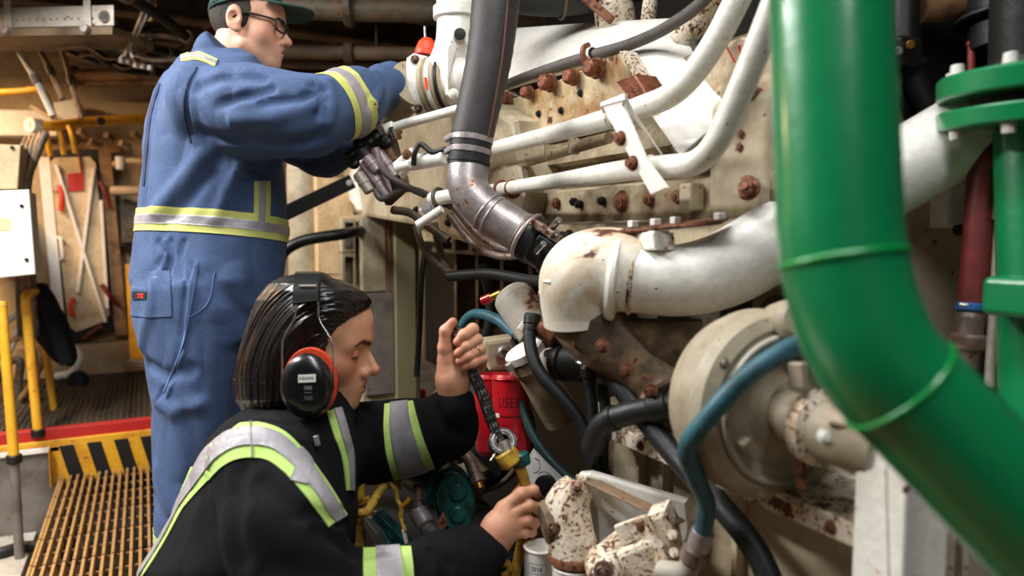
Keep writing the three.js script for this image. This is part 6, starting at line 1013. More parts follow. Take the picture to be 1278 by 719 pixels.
// ---------- heads ----------
// local axes: x across, y up, z forward; the ear canal is the origin
function headField(o) {
  const S = (x, y, z, r) => sphereD(V(x, y, z), r), El = (x, y, z, a, b, c) => ellD(V(x, y, z), V(a, b, c)), Cp = (a, b, c, d, e, f, r, s) => capD(V(a, b, c), V(d, e, f), r, s);
  const m = o.male ? 1 : 0;
  const skull = blend([El(0, 0.045, -0.006, 0.075, 0.084, 0.097), El(0, 0.044, 0.03, 0.062, 0.055, 0.066), El(0, -0.034, 0.03, 0.055 + 0.005 * m, 0.075, 0.061)], 0.03);
  const soft = [Cp(0.049 + 0.004 * m, -0.058, 0.008, 0.018, -0.094, 0.066, 0.018, 0.015), S(0, -0.095, 0.076, 0.017 + 0.002 * m), El(0, -0.058, 0.07, 0.03, 0.028, 0.029), S(0.04, -0.022, 0.052, 0.028), Cp(0.042, 0.02, 0.072, 0.012, 0.021, 0.09, 0.0095, 0.0085 + 0.001 * m), Cp(0, -0.05, -0.03, 0, -0.17, -0.045, 0.054 + 0.007 * m, 0.06 + 0.008 * m), Cp(0, -0.07, 0.02, 0, -0.1, 0.035, 0.03, 0.028)];
  const nose = blend([Cp(0, 0.014, 0.087, 0, -0.026, 0.1135, 0.0075, 0.0085 + 0.0015 * m), S(0, -0.0295, 0.1145, 0.0092 + 0.0015 * m), S(0.0125, -0.0345, 0.1, 0.0085), Cp(0, 0.012, 0.077, 0, -0.03, 0.09, 0.0125, 0.017)], 0.008);
  const socket = S(0.03, 0.003, 0.105, 0.018), ball = S(0.031, 0.002, 0.0755, 0.0128), lid = S(0.031, 0.002, 0.0755, 0.0142);
  const lipU = Cp(0.021, -0.0592, 0.083, 0.004, -0.0545, 0.0978, 0.004, 0.0064), lipL = Cp(0.019, -0.061, 0.083, 0, -0.067, 0.0962, 0.004, 0.0078), slit = Cp(0.0235, -0.0612, 0.087, 0, -0.0605, 0.1025, 0.0014, 0.0022), nostril = S(0.0065, -0.0425, 0.106, 0.0034);
  const ear = o.ear && blend([El(0.08, 0.006, -0.014, 0.012, 0.036, 0.022), S(0.077, -0.024, -0.004, 0.0105)], 0.008), bowl = S(0.094, 0.006, -0.012, 0.0155);
  const f = (x0, y, z) => {
    const x = Math.abs(x0); let d = skull(x, y, z);
    for (const s of soft) d = smin(d, s(x, y, z), 0.024);
    if (Math.abs(d) > 0.05) return d - 0.0;
    d = smax(d, -socket(x, y, z), 0.014);
    d = smin(d, nose(x, y, z), 0.009);
    d = smin(d, lipU(x, y, z), 0.005); d = smin(d, lipL(x, y, z), 0.005); d = smax(d, -slit(x, y, z), 0.002); d = smax(d, -nostril(x, y, z), 0.003);
    d = smin(d, ball(x, y, z), 0.002);
    d = smin(d, smax(lid(x, y, z), -(y - o.lid + (z - 0.085) * 0.3), 0.0015), 0.004);
    d = smin(d, smax(lid(x, y, z), y + 0.0065, 0.0015), 0.004);
    if (ear) d = smin(d, smax(ear(x, y, z), -bowl(x, y, z), 0.006), 0.006);
    return d;
  };
  const browD = [Cp(0.047, 0.0185, 0, 0.032, 0.0265, 0, 0.0018, 0.0036), Cp(0.032, 0.0265, 0, 0.0095, 0.0195, 0, 0.0036, 0.0042)], lipsD = blend([lipU, lipL], 0.004);
  const skin = lin(o.skin), red = lin(o.flush), lipc = lin(o.lip), brow = lin(o.brow), white = lin('#cfc6be'), iris = lin('#1d1411');
  const color = (x0, y, z) => {
    const x = Math.abs(x0), n = fbm3(x0 * 60, y * 60, z * 60, 3); let c = mixc(skin, red, clamp(step(0.05, 0.02, Math.hypot(x - 0.042, y + 0.02, z - 0.07)) * 0.5 + step(0.022, 0.008, Math.hypot(x, y + 0.03, z - 0.115)) * 0.6 + (n - 0.5) * 0.5)).map((k) => k * (0.93 + 0.14 * n));
    const sp = fbm3(x0 * 300, y * 300, z * 300, 2); if (sp > 0.72) c = mixc(c, red, 0.4);
    if (ball(x, y, z) < 0.0006 && lid(x, y, z) < 0 && y < o.lid + 0.002 && y > -0.0075 && Math.abs(x - 0.032) < 0.0095) c = Math.hypot(x - 0.031, y - o.look) < 0.006 ? iris : white;
    if (Math.abs(y - o.lid) < 0.0022 && lid(x, y, z) < 0.002 && z > 0.07 && Math.abs(x - 0.034) < 0.0125) c = mixc(c, brow, 0.9);
    if (z > 0.05) { const b = Math.min(browD[0](x, y, 0.0), browD[1](x, y, 0.0)); c = mixc(c, brow, step(0.0015, -0.0015, b + 0.0012 * (fbm3(x0 * 500, y * 900, 1, 2) - 0.5)) * 0.92); }
    c = mixc(c, lipc, step(0.0025, -0.0005, lipsD(x, y, z)) * 0.85); if (slit(x, y, z) < 0.0012) c = mixc(c, lin('#3a1714'), 0.8);
    if (o.male) { const t = step(-0.03, -0.06, y) * step(0.03, 0.06, z); c = mixc(c, lin('#8a6a58'), t * 0.25); }
    return c;
  };
  return { f, color };
}
// puts a head field in the world: ear canal at pos, face towards fwd, top towards up
function headAt(head, pos, fwd, up, s) {
  const Z = fwd.clone().normalize(), X = up.clone().cross(Z).normalize(), Y = Z.clone().cross(X), m = new THREE.Matrix4().makeBasis(X, Y, Z).setPosition(pos);
  const L = (x, y, z) => { const a = (x - pos.x) / s, b = (y - pos.y) / s, c = (z - pos.z) / s; return [a * X.x + b * X.y + c * X.z, a * Y.x + b * Y.y + c * Y.z, a * Z.x + b * Z.y + c * Z.z]; };
  return { L, to: (x, y, z) => V(x * s, y * s, z * s).applyMatrix4(m), X, Y, Z, f: (x, y, z) => { const q = L(x, y, z); return head.f(q[0], q[1], q[2]) * s; }, color: (x, y, z) => head.color(...L(x, y, z)), wrap: (g) => (x, y, z) => { const q = L(x, y, z); return g(q[0], q[1], q[2]) * s; } };
}
const inView = (r, u, b) => camR.clone().multiplyScalar(r).addScaledVector(camU, u).addScaledVector(camB, b);
// hand: palm segments and five finger chains, each [[px, py, distance, radius]...]
function handField(palm, fingers) {
  const q = (a) => a.map(([x, y, d, r]) => [P(x, y, d), r]);
  const pf = blend(palm.map((p) => chainD(q(p), 0.012)), 0.018), ff = fingers.map((c) => chainD(q(c), 0.005));
  const f = (x, y, z) => { let d = 1; for (const g of ff) d = Math.min(d, g(x, y, z)); return smin(pf(x, y, z), d, 0.009); };
  return { f, pts: [...palm, ...fingers].flatMap((c) => q(c).map((k) => k[0])), tips: fingers.map((c) => { const k = q(c); return k[k.length - 1]; }) };
}
const skinColor = (base, flush, tips) => { const a = lin(base), b = lin(flush); return (x, y, z) => { const n = fbm3(x * 50, y * 50, z * 50, 3); let t = (n - 0.4) * 0.8; for (const [p, r] of tips) t = Math.max(t, step(r * 2.6, r * 0.8, Math.hypot(x - p.x, y - p.y, z - p.z)) * 0.8); return mixc(a, b, clamp(t)).map((k) => k * (0.92 + 0.16 * n)); }; };
const nail = (c, i) => { const [x0, y0, d0] = c[c.length - 2], [x1, y1, d1, r] = c[c.length - 1]; const a = P(x0, y0, d0), b = P(x1, y1, d1), dir = b.clone().sub(a).normalize(); return { b, dir, r }; };

// ---------- the man in blue ----------
{
  const D = 1.76, rows = [[60, 254, 300, 1.76, 0.04], [70, 224, 318, 1.76, 0.09], [90, 203, 334, 1.76, 0.14], [113, 191, 346, 1.76, 0.17], [149, 180, 352, 1.76, 0.175], [180, 175, 354, 1.76, 0.17], [205, 175, 355, 1.76, 0.165], [250, 170, 358, 1.76, 0.155], [285, 168, 359, 1.76, 0.15], [320, 165, 357, 1.76, 0.155], [350, 162, 353, 1.76, 0.165], [385, 164, 349, 1.77, 0.165], [420, 172, 346, 1.78, 0.15]];
  const near = [[360, 166, 300, 1.69, 0.09], [400, 168, 300, 1.69, 0.1], [450, 181, 298, 1.69, 0.098], [500, 187, 292, 1.69, 0.092], [560, 188, 284, 1.69, 0.086], [620, 189, 278, 1.69, 0.08], [690, 191, 272, 1.69, 0.076], [752, 193, 268, 1.69, 0.074]];
  const farL = [[360, 232, 348, 1.87, 0.09], [450, 240, 345, 1.88, 0.095], [560, 246, 332, 1.88, 0.085], [690, 252, 322, 1.88, 0.076], [735, 254, 320, 1.88, 0.074]];
  const p = (x, y, d, r) => [P(x, y, d), r];
  const armN = [p(258, 122, 1.62, 0.082), p(322, 138, 1.58, 0.086), p(384, 146, 1.56, 0.075), p(436, 128, 1.65, 0.067), p(484, 107, 1.79, 0.044), p(506, 100, 1.87, 0.038)];
  const armF = [p(318, 112, 1.9, 0.075), p(372, 165, 1.88, 0.075), p(405, 186, 1.86, 0.066), p(452, 172, 1.84, 0.045)];
  const torso = stackD(rows), base = blend([torso, stackD(near), stackD(farL)], 0.05), arm = chainD(armN, 0.06), arm2 = chainD(armF, 0.05);
  const cq = P(282, 64, 1.76), cn = inView(0.72, 0.69, 0.05), cc = capD(P(302, 106, 1.78), P(281, 72, 1.79), 0.085, 0.072), collar = (x, y, z) => smax(cc(x, y, z), (x - cq.x) * cn.x + (y - cq.y) * cn.y + (z - cq.z) * cn.z, 0.008);
  const raw = (x, y, z) => smin(smin(smin(base(x, y, z), arm(x, y, z), 0.05), arm2(x, y, z), 0.04), collar(x, y, z), 0.015);
  const v = -0.017, r = 0.013;
  let cf = creases(raw, [
    [[[252, 166], [300, 176], [350, 178], [400, 172]], v * 1.2, 0.013], [[[246, 108], [290, 96], [326, 98]], v, 0.012], [[[268, 132], [318, 118], [338, 112]], v, 0.01], [[[290, 150], [340, 148], [392, 132]], r, 0.014], [[[330, 128], [372, 126], [404, 112]], v, 0.01], [[[392, 108], [404, 124], [398, 142]], v, 0.01], [[[410, 102], [416, 130], [410, 152]], r, 0.012], [[[468, 92], [476, 108], [470, 128]], r, 0.01], [[[455, 98], [464, 112], [462, 130]], v, 0.01],
    [[[240, 96], [234, 130], [238, 168], [246, 182]], -0.005, 0.006], [[[198, 112], [188, 160], [184, 205], [180, 258]], -0.012, 0.01], [[[246, 200], [222, 232], [196, 262]], r * 1.3, 0.02], [[[270, 202], [240, 240], [215, 272]], v * 1.1, 0.016], [[[300, 205], [282, 240], [268, 272]], r * 0.7, 0.014], [[[320, 210], [306, 246], [300, 272]], v * 0.7, 0.012],
    [[[196, 303], [203, 316], [196, 330]], v, 0.008], [[[212, 302], [214, 318], [210, 336]], v, 0.008], [[[204, 302], [208, 318], [204, 334]], r, 0.007], [[[228, 303], [222, 320], [224, 345]], v, 0.008],
    [[[238, 330], [230, 380], [222, 440], [198, 500]], -0.006, 0.006], [[[244, 330], [236, 380], [228, 440], [206, 500]], 0.005, 0.006], [[[196, 345], [186, 390], [178, 430]], r, 0.016], [[[256, 345], [300, 390], [330, 410]], v * 0.6, 0.02], [[[186, 455], [205, 470], [235, 462]], v, 0.014], [[[195, 500], [215, 515], [250, 505]], r, 0.018], [[[196, 590], [215, 640], [236, 650]], r, 0.02], [[[190, 620], [205, 650], [215, 668]], v, 0.015], [[[230, 520], [245, 580], [240, 640]], v * 0.8, 0.02]]);
  cf = ripple(cf, 0.009, 9, 5.5, 3);
  const head = headField({ male: true, ear: true, lid: 0.0045, look: -0.002, skin: '#d9a488', flush: '#c9806a', lip: '#a8604f', brow: '#2a1d18' });
  const hp = P(296, 24, 1.81).addScaledVector(camB, -0.075), fwd = inView(0.993, -0.055, -0.05), up = inView(0.055, 0.995, 0), h = headAt(head, hp, fwd, up, 0.91);
  const t = thing('person', 'man in blue coverall with reflective bands and green cap, reaching into the engine', 'person', V(P(262, 500, 1.77).x, 0, P(262, 500, 1.77).z));
  const all = rowPts([...rows, ...near, ...farL]).concat(armN.map((a) => a[0]), armF.map((a) => a[0]));
  const bb = bounds(all, 0.1);
  // the body under the cloth, head and hands
  const inner = (x, y, z) => Math.max(smin(smin(base(x, y, z), arm(x, y, z), 0.05), arm2(x, y, z), 0.04) + 0.03, -0.2);
  const hb = bounds(boxPts(h, 0.095, -0.2, 0.145, -0.115, 0.13), 0.01);
  const hands = [handField([[[504, 101, 1.86, 0.026], [518, 98, 1.9, 0.032]], [[518, 98, 1.9, 0.03], [528, 94, 1.94, 0.026]]], [[[524, 86, 1.92, 0.01], [540, 82, 1.94, 0.009], [548, 88, 1.96, 0.008]], [[528, 92, 1.93, 0.01], [545, 88, 1.95, 0.009], [552, 94, 1.97, 0.008]], [[529, 99, 1.94, 0.01], [545, 97, 1.96, 0.009], [551, 102, 1.98, 0.008]], [[527, 106, 1.94, 0.009], [540, 105, 1.96, 0.008], [545, 109, 1.98, 0.007]], [[512, 88, 1.88, 0.012], [522, 78, 1.89, 0.01], [532, 76, 1.91, 0.009]]]),
    handField([[[452, 172, 1.84, 0.026], [466, 166, 1.86, 0.032]], [[466, 166, 1.86, 0.03], [476, 162, 1.88, 0.026]]], [[[476, 154, 1.87, 0.01], [490, 152, 1.89, 0.009], [496, 158, 1.9, 0.008]], [[479, 160, 1.88, 0.01], [494, 158, 1.9, 0.009], [499, 164, 1.91, 0.008]], [[479, 167, 1.88, 0.01], [493, 166, 1.9, 0.009], [498, 171, 1.91, 0.008]], [[476, 173, 1.88, 0.009], [488, 174, 1.9, 0.008], [492, 178, 1.91, 0.007]], [[464, 158, 1.84, 0.012], [472, 150, 1.85, 0.01], [480, 147, 1.86, 0.009]]])];
  const sk = skinColor('#d9a488', '#c9806a', []);
  part('body', [meshSDF(h.f, hb.min, hb.max, 0.0025, h.color), meshSDF(inner, bb.min, bb.max, 0.024, sk), ...hands.map((k) => { const b = bounds(k.pts, 0.05); return meshSDF(k.f, b.min, b.max, 0.004, sk); })], M.skin, t);
  const suit = part('coverall', meshSDF(cf, bb.min, bb.max, 0.0075), M.blueCloth, t);
  const three = (name, g, lime, silver) => { const b = part(name, g(0, 1, 0.0022), lime, suit); part('silver_stripe', g(0.3, 0.7, 0.0036), silver, suit); };
  { const c = P(262, 282, 1.76), ax = inView(-0.075, -0.99, 0.02).normalize(); three('reflective_belt', (a, b, k) => band(cf, c, ax, mix(-0.027, 0.027, a), mix(-0.027, 0.027, b), k, 0.32, 120), M.limeYellow, M.silver); }
  { const c = P(441, 126, 1.605), ax = P(470, 113, 1.65).sub(P(410, 140, 1.575)).normalize(); three('sleeve_band', (a, b, k) => band(cf, c, ax, mix(-0.034, 0.034, a), mix(-0.034, 0.034, b), k, 0.13, 72), M.limeYellow, M.silver); }
  { const c = P(230, 677, 1.69), ax = V(0, -1, 0); three('calf_band', (a, b, k) => band(cf, c, ax, mix(-0.026, 0.026, a), mix(-0.026, 0.026, b), k, 0.13, 72), M.lime, M.silver); }
  three('chest_tape', (a, b, k) => tape(cf, [[327, 226, 20], [327, 250, 20], [326, 277, 20]], a, b, k, 1.3), M.limeYellow, M.silver);
  three('shoulder_tape', (a, b, k) => tape(cf, [[226, 72, 10], [246, 70, 11], [270, 79, 9]], a, b, k, 1.3), M.limeYellow, M.silver);
  part('side_pocket', tape(cf, [[165, 365, 58], [185, 367, 58], [214, 366, 58]], 0, 1, 0.002, 1.3), M.blueCloth, suit);
  const tag = printTex(64, 44, (x) => { x.fillStyle = '#1b1c22'; x.fillRect(0, 0, 64, 44); x.fillStyle = '#c8352c'; x.font = 'bold 20px sans-serif'; x.fillText('RED', 10, 22); x.fillRect(10, 27, 40, 4); });
  part('pocket_label', tape(cf, [[167, 368, 10], [184, 369, 10]], 0, 1, 0.0042, 1.3, 6), std({ color: 0x1a1a20, roughness: 0.8 }), suit);
  part('label_print', tape(cf, [[174, 369, 5], [182, 369.5, 5]], 0, 1, 0.0052, 1.3, 6), M.redPlain, suit);
  part('pocket_flap', tape(cf, [[292, 216, 10], [312, 220, 10], [334, 222, 8]], 0, 1, 0.002, 1.3, 12), M.blueCloth, suit);
  for (const l of [[[166, 344, 2.2], [190, 346, 2.2], [214, 350, 2.2]], [[246, 334, 2], [238, 380, 2], [228, 430, 2], [204, 490, 2]], [[268, 340, 2], [258, 380, 2], [236, 396, 2]], [[246, 84, 2], [234, 108, 2], [231, 140, 2], [238, 178, 2]], [[199, 104, 3.5], [188, 140, 4], [183, 180, 4], [179, 232, 3]]]) part('seam', tape(cf, l, 0, 1, 0.0016, 1.3, 24), l[0][1] < 200 ? M.blueDark : M.blueSeam, suit);
  // boots
  for (const [x, d] of [[232, 1.69], [290, 1.88]]) { const a = P(x, 740, d), f = inView(1, 0, -0.15).setY(0).normalize(), b = blend([capD(V(a.x, 0.16, a.z), V(a.x, 0.06, a.z), 0.055, 0.055), capD(V(a.x, 0.055, a.z), V(a.x + f.x * 0.15, 0.045, a.z + f.z * 0.15), 0.05, 0.045)], 0.04), sole = (X, Y, Z) => Math.max(b(X, Y, Z), 0.004 - Y); const q = bounds([V(a.x, 0, a.z), V(a.x + f.x * 0.2, 0.2, a.z + f.z * 0.2)], 0.08); part('boot', meshSDF(sole, q.min, q.max, 0.008), M.blackCloth, t); }
  // short hair, cap, glasses
  const hairF = h.wrap((x, y, z) => { const e = ellD(V(0, 0.04, -0.008), V(0.079, 0.09, 0.101))(x, y, z); return Math.max(e - 0.001 * noise3(x * 400, y * 200, z * 400), z - 0.028 - (y - 0.03) * 0.3, -(y + 0.052 - (z + 0.02) * 0.55)); });
  part('hair', meshSDF(hairF, hb.min, hb.max, 0.003), M.hairShort, t);
  const capMat = std({ map: rep(clothTex([38, 74, 66], [24, 50, 46], 651), 0.12), roughness: 0.85, bumpMap: rep(weave, 0.015), bumpScale: 0.0006 });
  const dome = h.wrap((x, y, z) => { const o = ellD(V(0, 0.045, -0.004), V(0.086, 0.094, 0.106))(x, y, z), cut = 0.057 + z * 0.2 - y; return Math.max(o, -(o + 0.006), cut); });
  const cp = part('cap', meshSDF(dome, hb.min, hb.max.clone().addScalar(0.02), 0.0028), capMat, t);
  const peak = h.wrap((x, y, z) => { const yy = 0.076 - (z - 0.09) * 0.14 - x * x * 3.2, r = Math.hypot(x / 0.078, (z - 0.085) / 0.1); return Math.max(Math.abs(y - yy) - 0.0028, (r - 1) * 0.07, 0.07 - z); });
  const pb = bounds(boxPts(h, 0.085, 0.03, 0.1, 0.05, 0.195), 0.006); part('peak', meshSDF(peak, pb.min, pb.max, 0.0024), capMat, cp);
  part('cap_band', meshSDF(h.wrap((x, y, z) => { const o = ellD(V(0, 0.045, -0.004), V(0.087, 0.095, 0.107))(x, y, z), c = y - (0.064 + z * 0.2); return Math.max(Math.abs(o) - 0.0012, Math.abs(c) - 0.009); }), hb.min, hb.max, 0.003), capMat, cp);
  const gl = part('glasses', tube(bend([h.to(0.012, 0.012, 0.108), h.to(0, 0.016, 0.112), h.to(-0.012, 0.012, 0.108)], 0.006), 0.0022, 10, 8), M.black, t);
  for (const s of [-1, 1]) {
    const ov = []; for (let i = 0; i < 24; i++) { const a = i / 24 * 6.2832, c = Math.cos(a), sn = Math.sin(a), k = Math.pow(Math.abs(c) ** 3 + Math.abs(sn) ** 3, -1 / 3); ov.push(h.to(s * 0.034 + c * k * 0.0235, 0.006 + sn * k * 0.0175, 0.108 - Math.abs(s * 0.034 + c * k * 0.0235) ** 2 * 4.5)); }
    part('rim', tube(new THREE.CatmullRomCurve3(ov, true), 0.0026, 60, 8, false), M.black, gl);
    part('lens', plate(ov, h.Z.clone().negate(), 0.0012, [], 0), phys({ color: 0xffffff, transmission: 1, thickness: 0, roughness: 0.03, ior: 1.3 }), gl);
    part('temple', tube(spline([h.to(s * 0.0575, 0.014, 0.094), h.to(s * 0.072, 0.018, 0.06), h.to(s * 0.08, 0.02, 0.005), h.to(s * 0.078, 0.006, -0.018)]), 0.003, 30, 8), M.black, gl);
  }
}

// ---------- the woman in black ----------
{
  const rows = [[498, 340, 428, 1.31, 0.07], [512, 302, 436, 1.3, 0.1], [525, 280, 440, 1.29, 0.13], [550, 255, 443, 1.28, 0.155], [589, 236, 446, 1.27, 0.165], [633, 220, 447, 1.26, 0.175], [672, 201, 446, 1.25, 0.18], [713, 174, 440, 1.24, 0.185], [760, 160, 440, 1.24, 0.19], [860, 140, 455, 1.24, 0.2], [960, 140, 470, 1.24, 0.2]];
  const p = (x, y, d, r) => [P(x, y, d), r];
  const armN = [p(322, 582, 1.12, 0.074), p(352, 660, 1.05, 0.074), p(392, 778, 1.0, 0.068), p(470, 750, 1.06, 0.058), p(560, 708, 1.15, 0.048), p(604, 686, 1.19, 0.041)];
  const armF = [p(410, 556, 1.36, 0.068), p(462, 552, 1.38, 0.068), p(518, 546, 1.36, 0.062), p(556, 532, 1.3, 0.05), p(567, 505, 1.255, 0.036)];
  const torso = stackD(rows), arm = chainD(armN, 0.05), arm2 = chainD(armF, 0.05);
  const thigh = [chainD([p(330, 880, 1.12, 0.1), p(470, 850, 1.05, 0.085), p(480, 940, 1.15, 0.075)], 0.05), chainD([p(360, 880, 1.4, 0.1), p(500, 850, 1.42, 0.085), p(500, 960, 1.5, 0.075)], 0.05)];
  const raw0 = (x, y, z) => smin(smin(torso(x, y, z), arm(x, y, z), 0.045), arm2(x, y, z), 0.045);
  const hood = capD(P(372, 508, 1.3), P(392, 500, 1.3), 0.085, 0.07);
  const neckTop = capD(P(396, 522, 1.27), P(434, 524, 1.33), 0.032, 0.026), raw = (x, y, z) => smin(smin(raw0(x, y, z), hood(x, y, z), 0.02), neckTop(x, y, z), 0.02);
  const v = -0.01, r = 0.008;
  let cf = creases(raw, [[[[300, 590], [290, 640], [300, 700]], v, 0.016], [[[330, 600], [370, 640], [420, 650]], v, 0.014], [[[318, 640], [360, 680], [420, 700]], r, 0.018], [[[400, 660], [440, 690], [480, 690]], v, 0.014], [[[540, 690], [560, 706], [556, 719]], v, 0.01], [[[450, 530], [470, 560], [465, 595]], v, 0.014], [[[545, 510], [556, 535], [580, 545]], v, 0.01], [[[245, 640], [235, 690], [240, 719]], r, 0.02], [[[520, 690], [540, 700], [545, 719]], r, 0.012]]);
  cf = ripple(cf, 0.006, 10, 7, 11);
  const cutL = P(400, 900, 1.24).y;
  const jacket = (x, y, z) => Math.max(cf(x, y, z), cutL - y);
  const t = thing('person', 'crouching woman in black jacket with lime and silver bands, working the wrench', 'person', V(P(330, 800, 1.24).x, 0, P(330, 800, 1.24).z));
  const head = headField({ ear: false, lid: -0.0035, look: -0.008, skin: '#d09a78', flush: '#b87058', lip: '#9c4f47', brow: '#1c1210' });
  const hp = P(393, 430, 1.3), fwd = inView(0.985, -0.16, 0.05), up = inView(0.155, 0.98, 0.1), h = headAt(head, hp, fwd, up, 0.99);
  const hb = bounds(boxPts(h, 0.09, -0.2, 0.135, -0.11, 0.13), 0.006);
  const near = handField([[[606, 684, 1.195, 0.024], [622, 660, 1.2, 0.025]], [[616, 676, 1.2, 0.022], [630, 640, 1.203, 0.017]], [[616, 680, 1.2, 0.021], [636, 660, 1.205, 0.0165]], [[620, 660, 1.2, 0.02], [634, 650, 1.204, 0.018]]],
    [[[629, 633, 1.203, 0.0115], [651, 616, 1.2, 0.0098], [666, 612, 1.212, 0.0088], [670, 617, 1.232, 0.0076]], [[632, 643, 1.203, 0.011], [660, 631, 1.198, 0.0098], [671, 634, 1.214, 0.0088], [671, 639, 1.236, 0.0076]], [[635, 654, 1.204, 0.0105], [658, 649, 1.2, 0.0094], [667, 653, 1.216, 0.0085], [665, 658, 1.236, 0.0074]], [[637, 664, 1.205, 0.0095], [655, 665, 1.203, 0.0085], [664, 664, 1.216, 0.0076], [663, 668, 1.234, 0.0068]], [[620, 662, 1.215, 0.0135], [634, 636, 1.232, 0.0112], [646, 618, 1.246, 0.0098], [652, 608, 1.25, 0.0085]]]);
  const far = handField([[[566, 500, 1.255, 0.0245], [564, 476, 1.25, 0.0245]], [[563, 478, 1.25, 0.022], [559, 450, 1.24, 0.0165]], [[570, 474, 1.25, 0.021], [592, 446, 1.268, 0.016]], [[566, 470, 1.252, 0.02], [586, 430, 1.27, 0.0145]], [[576, 466, 1.25, 0.016], [594, 456, 1.265, 0.014]], [[574, 462, 1.243, 0.014], [562, 470, 1.24, 0.015]]],
    [[[588, 430, 1.268, 0.0115], [590, 411, 1.235, 0.01], [579, 418, 1.209, 0.0092], [571, 427, 1.208, 0.0078]], [[593, 440, 1.268, 0.0115], [595, 424, 1.235, 0.01], [582, 432, 1.208, 0.0092], [572, 441, 1.208, 0.0078]], [[597, 449, 1.268, 0.011], [599, 436, 1.236, 0.0098], [586, 444, 1.208, 0.0088], [574, 451, 1.21, 0.0076]], [[599, 458, 1.266, 0.01], [602, 448, 1.238, 0.0088], [591, 453, 1.21, 0.008], [580, 458, 1.212, 0.0068]], [[558, 456, 1.238, 0.0155], [555, 434, 1.228, 0.0115], [556, 413, 1.222, 0.0098], [565, 402, 1.222, 0.0078]]]);
  const inner = (x, y, z) => Math.min(raw0(x, y, z) + 0.03, thigh[0](x, y, z) + 0.02, thigh[1](x, y, z) + 0.02);
  const all = rowPts(rows).concat(armN.map((a) => a[0]), armF.map((a) => a[0]));
  const bb = bounds(all, 0.1); bb.min.y = Math.max(bb.min.y, 0.0);
  const skf = (k) => skinColor('#d3997a', '#bd7057', k.tips);
  const HB = (k) => bounds(k.pts, 0.03);
  part('body', [meshSDF(h.f, hb.min, hb.max, 0.0021, h.color), meshSDF(inner, bb.min, bb.max, 0.022, skf(near)), meshSDF(near.f, HB(near).min, HB(near).max, 0.0021, skf(near)), meshSDF(far.f, HB(far).min, HB(far).max, 0.0021, skf(far))], M.skin, t);
  const jb = bb.clone(); jb.min.y = Math.max(cutL - 0.02, 0.02);
  const jk = part('jacket', meshSDF(jacket, jb.min, jb.max, 0.0068), M.blackCloth, t);
  { const trous = (x, y, z) => Math.max(Math.min(thigh[0](x, y, z), thigh[1](x, y, z)), 0.02 - y); const b2 = bounds([P(330, 880, 1.1), P(520, 960, 1.5), P(300, 880, 1.5), P(500, 940, 1.1)], 0.14); b2.min.y = 0; part('trousers', meshSDF(trous, b2.min, b2.max, 0.012), M.blackCloth, t); }
  const two = (name, g, lo, hi, lime = M.lime) => { part(name, g(0, 1, 0.0022), lime, jk); part('silver_stripe', g(lo, hi, 0.005), M.silver, jk); };
  two('shoulder_tape', (a, b, k) => tape(cf, [[172, 722, 8], [188, 698, 8], [206, 668, 8], [224, 632, 11], [240, 607, 20], [252, 589, 28], [268, 568, 36], [292, 553, 42], [319, 550, 44], [342, 556, 42], [366, 576, 36], [394, 610, 32], [421, 650, 28]], a, b, k, 0.9, 130), 0.16, 0.66);
  part('tape_loop', tape(cf, [[366, 566, 22], [378, 582, 22], [372, 604, 22]], 0, 1, 0.005, 0.9, 16), M.silver, jk);
  part('tape_seam', tape(cf, [[313, 528, 1.6], [316, 572, 1.6]], 0, 1, 0.0052, 0.9, 12), M.greyPaint, jk);
  two('lapel_tape', (a, b, k) => tape(cf, [[416, 512, 18], [424, 540, 17], [432, 566, 14], [436, 612, 8]], a, b, k, 0.9, 30), 0.0, 0.55);
  two('sleeve_band', (a, b, k) => tape(cf, [[498, 503, 36], [501, 530, 44], [507, 560, 50], [517, 592, 54]], 1 - a, 1 - b, k, 0.9, 40), 0.2, 0.82);
  two('cuff_band', (a, b, k) => tape(cf, [[483, 684, 60], [484, 712, 62], [486, 745, 62]], 1 - a, 1 - b, k, 0.9, 30), 0.26, 0.76);
  part('zip_pull', cyl(P(394, 544, 1.13), P(397, 556, 1.13), 0.004, 0.004, 10), M.steel, jk);
  part('finger_ring', ring(P(593.5, 439.5, 1.221), P(599, 436, 1.236).sub(P(588, 443, 1.212)), 0.0098, 0.0011, 28, 8), M.chrome, t);
  // hair
  const rowsH = [[341, 374, 404, 1.3, 0.03], [346, 350, 416, 1.3, 0.062], [354, 336, 436, 1.3, 0.084], [363, 328, 454, 1.3, 0.096], [375, 319, 464, 1.3, 0.1], [388, 313, 459, 1.3, 0.103], [402, 308, 446, 1.3, 0.104], [416, 304, 434, 1.3, 0.104], [437, 298, 421, 1.3, 0.103], [450, 295, 414, 1.3, 0.102], [475, 291, 408, 1.3, 0.1], [500, 294, 404, 1.3, 0.098], [518, 306, 398, 1.3, 0.085], [530, 330, 388, 1.3, 0.05]];
  const hs = stackD(rowsH), prj = (x, y, z) => { const d = -(view[2] * x + view[6] * y + view[10] * z + view[14]); return [(view[0] * x + view[4] * y + view[8] * z + view[12]) * F / d + W / 2, -(view[1] * x + view[5] * y + view[9] * z + view[13]) * F / d + H / 2, d]; };
  const strand = (x, y, z) => { const [px, py, d] = prj(x, y, z), X = px - 418, Y = (py - 478) * 0.86, rr = Math.hypot(X, Y), an = Math.atan2(Y, -X); return [rr + 6 * noise3(an * 2 + 9, d * 20, 1), an, d]; };
  const hf = (x, y, z) => { let d = hs(x, y, z); if (Math.abs(d) < 0.03) { const [s, an, dd] = strand(x, y, z); d += 0.005 * (noise3(s * 0.16, an * 1.5, dd * 22) - 0.5) + 0.0035 * (noise3(s * 0.55, an * 2.2, dd * 60) - 0.5) + 0.0016 * (noise3(s * 1.2, an * 3, dd * 120) - 0.5); } return d; };
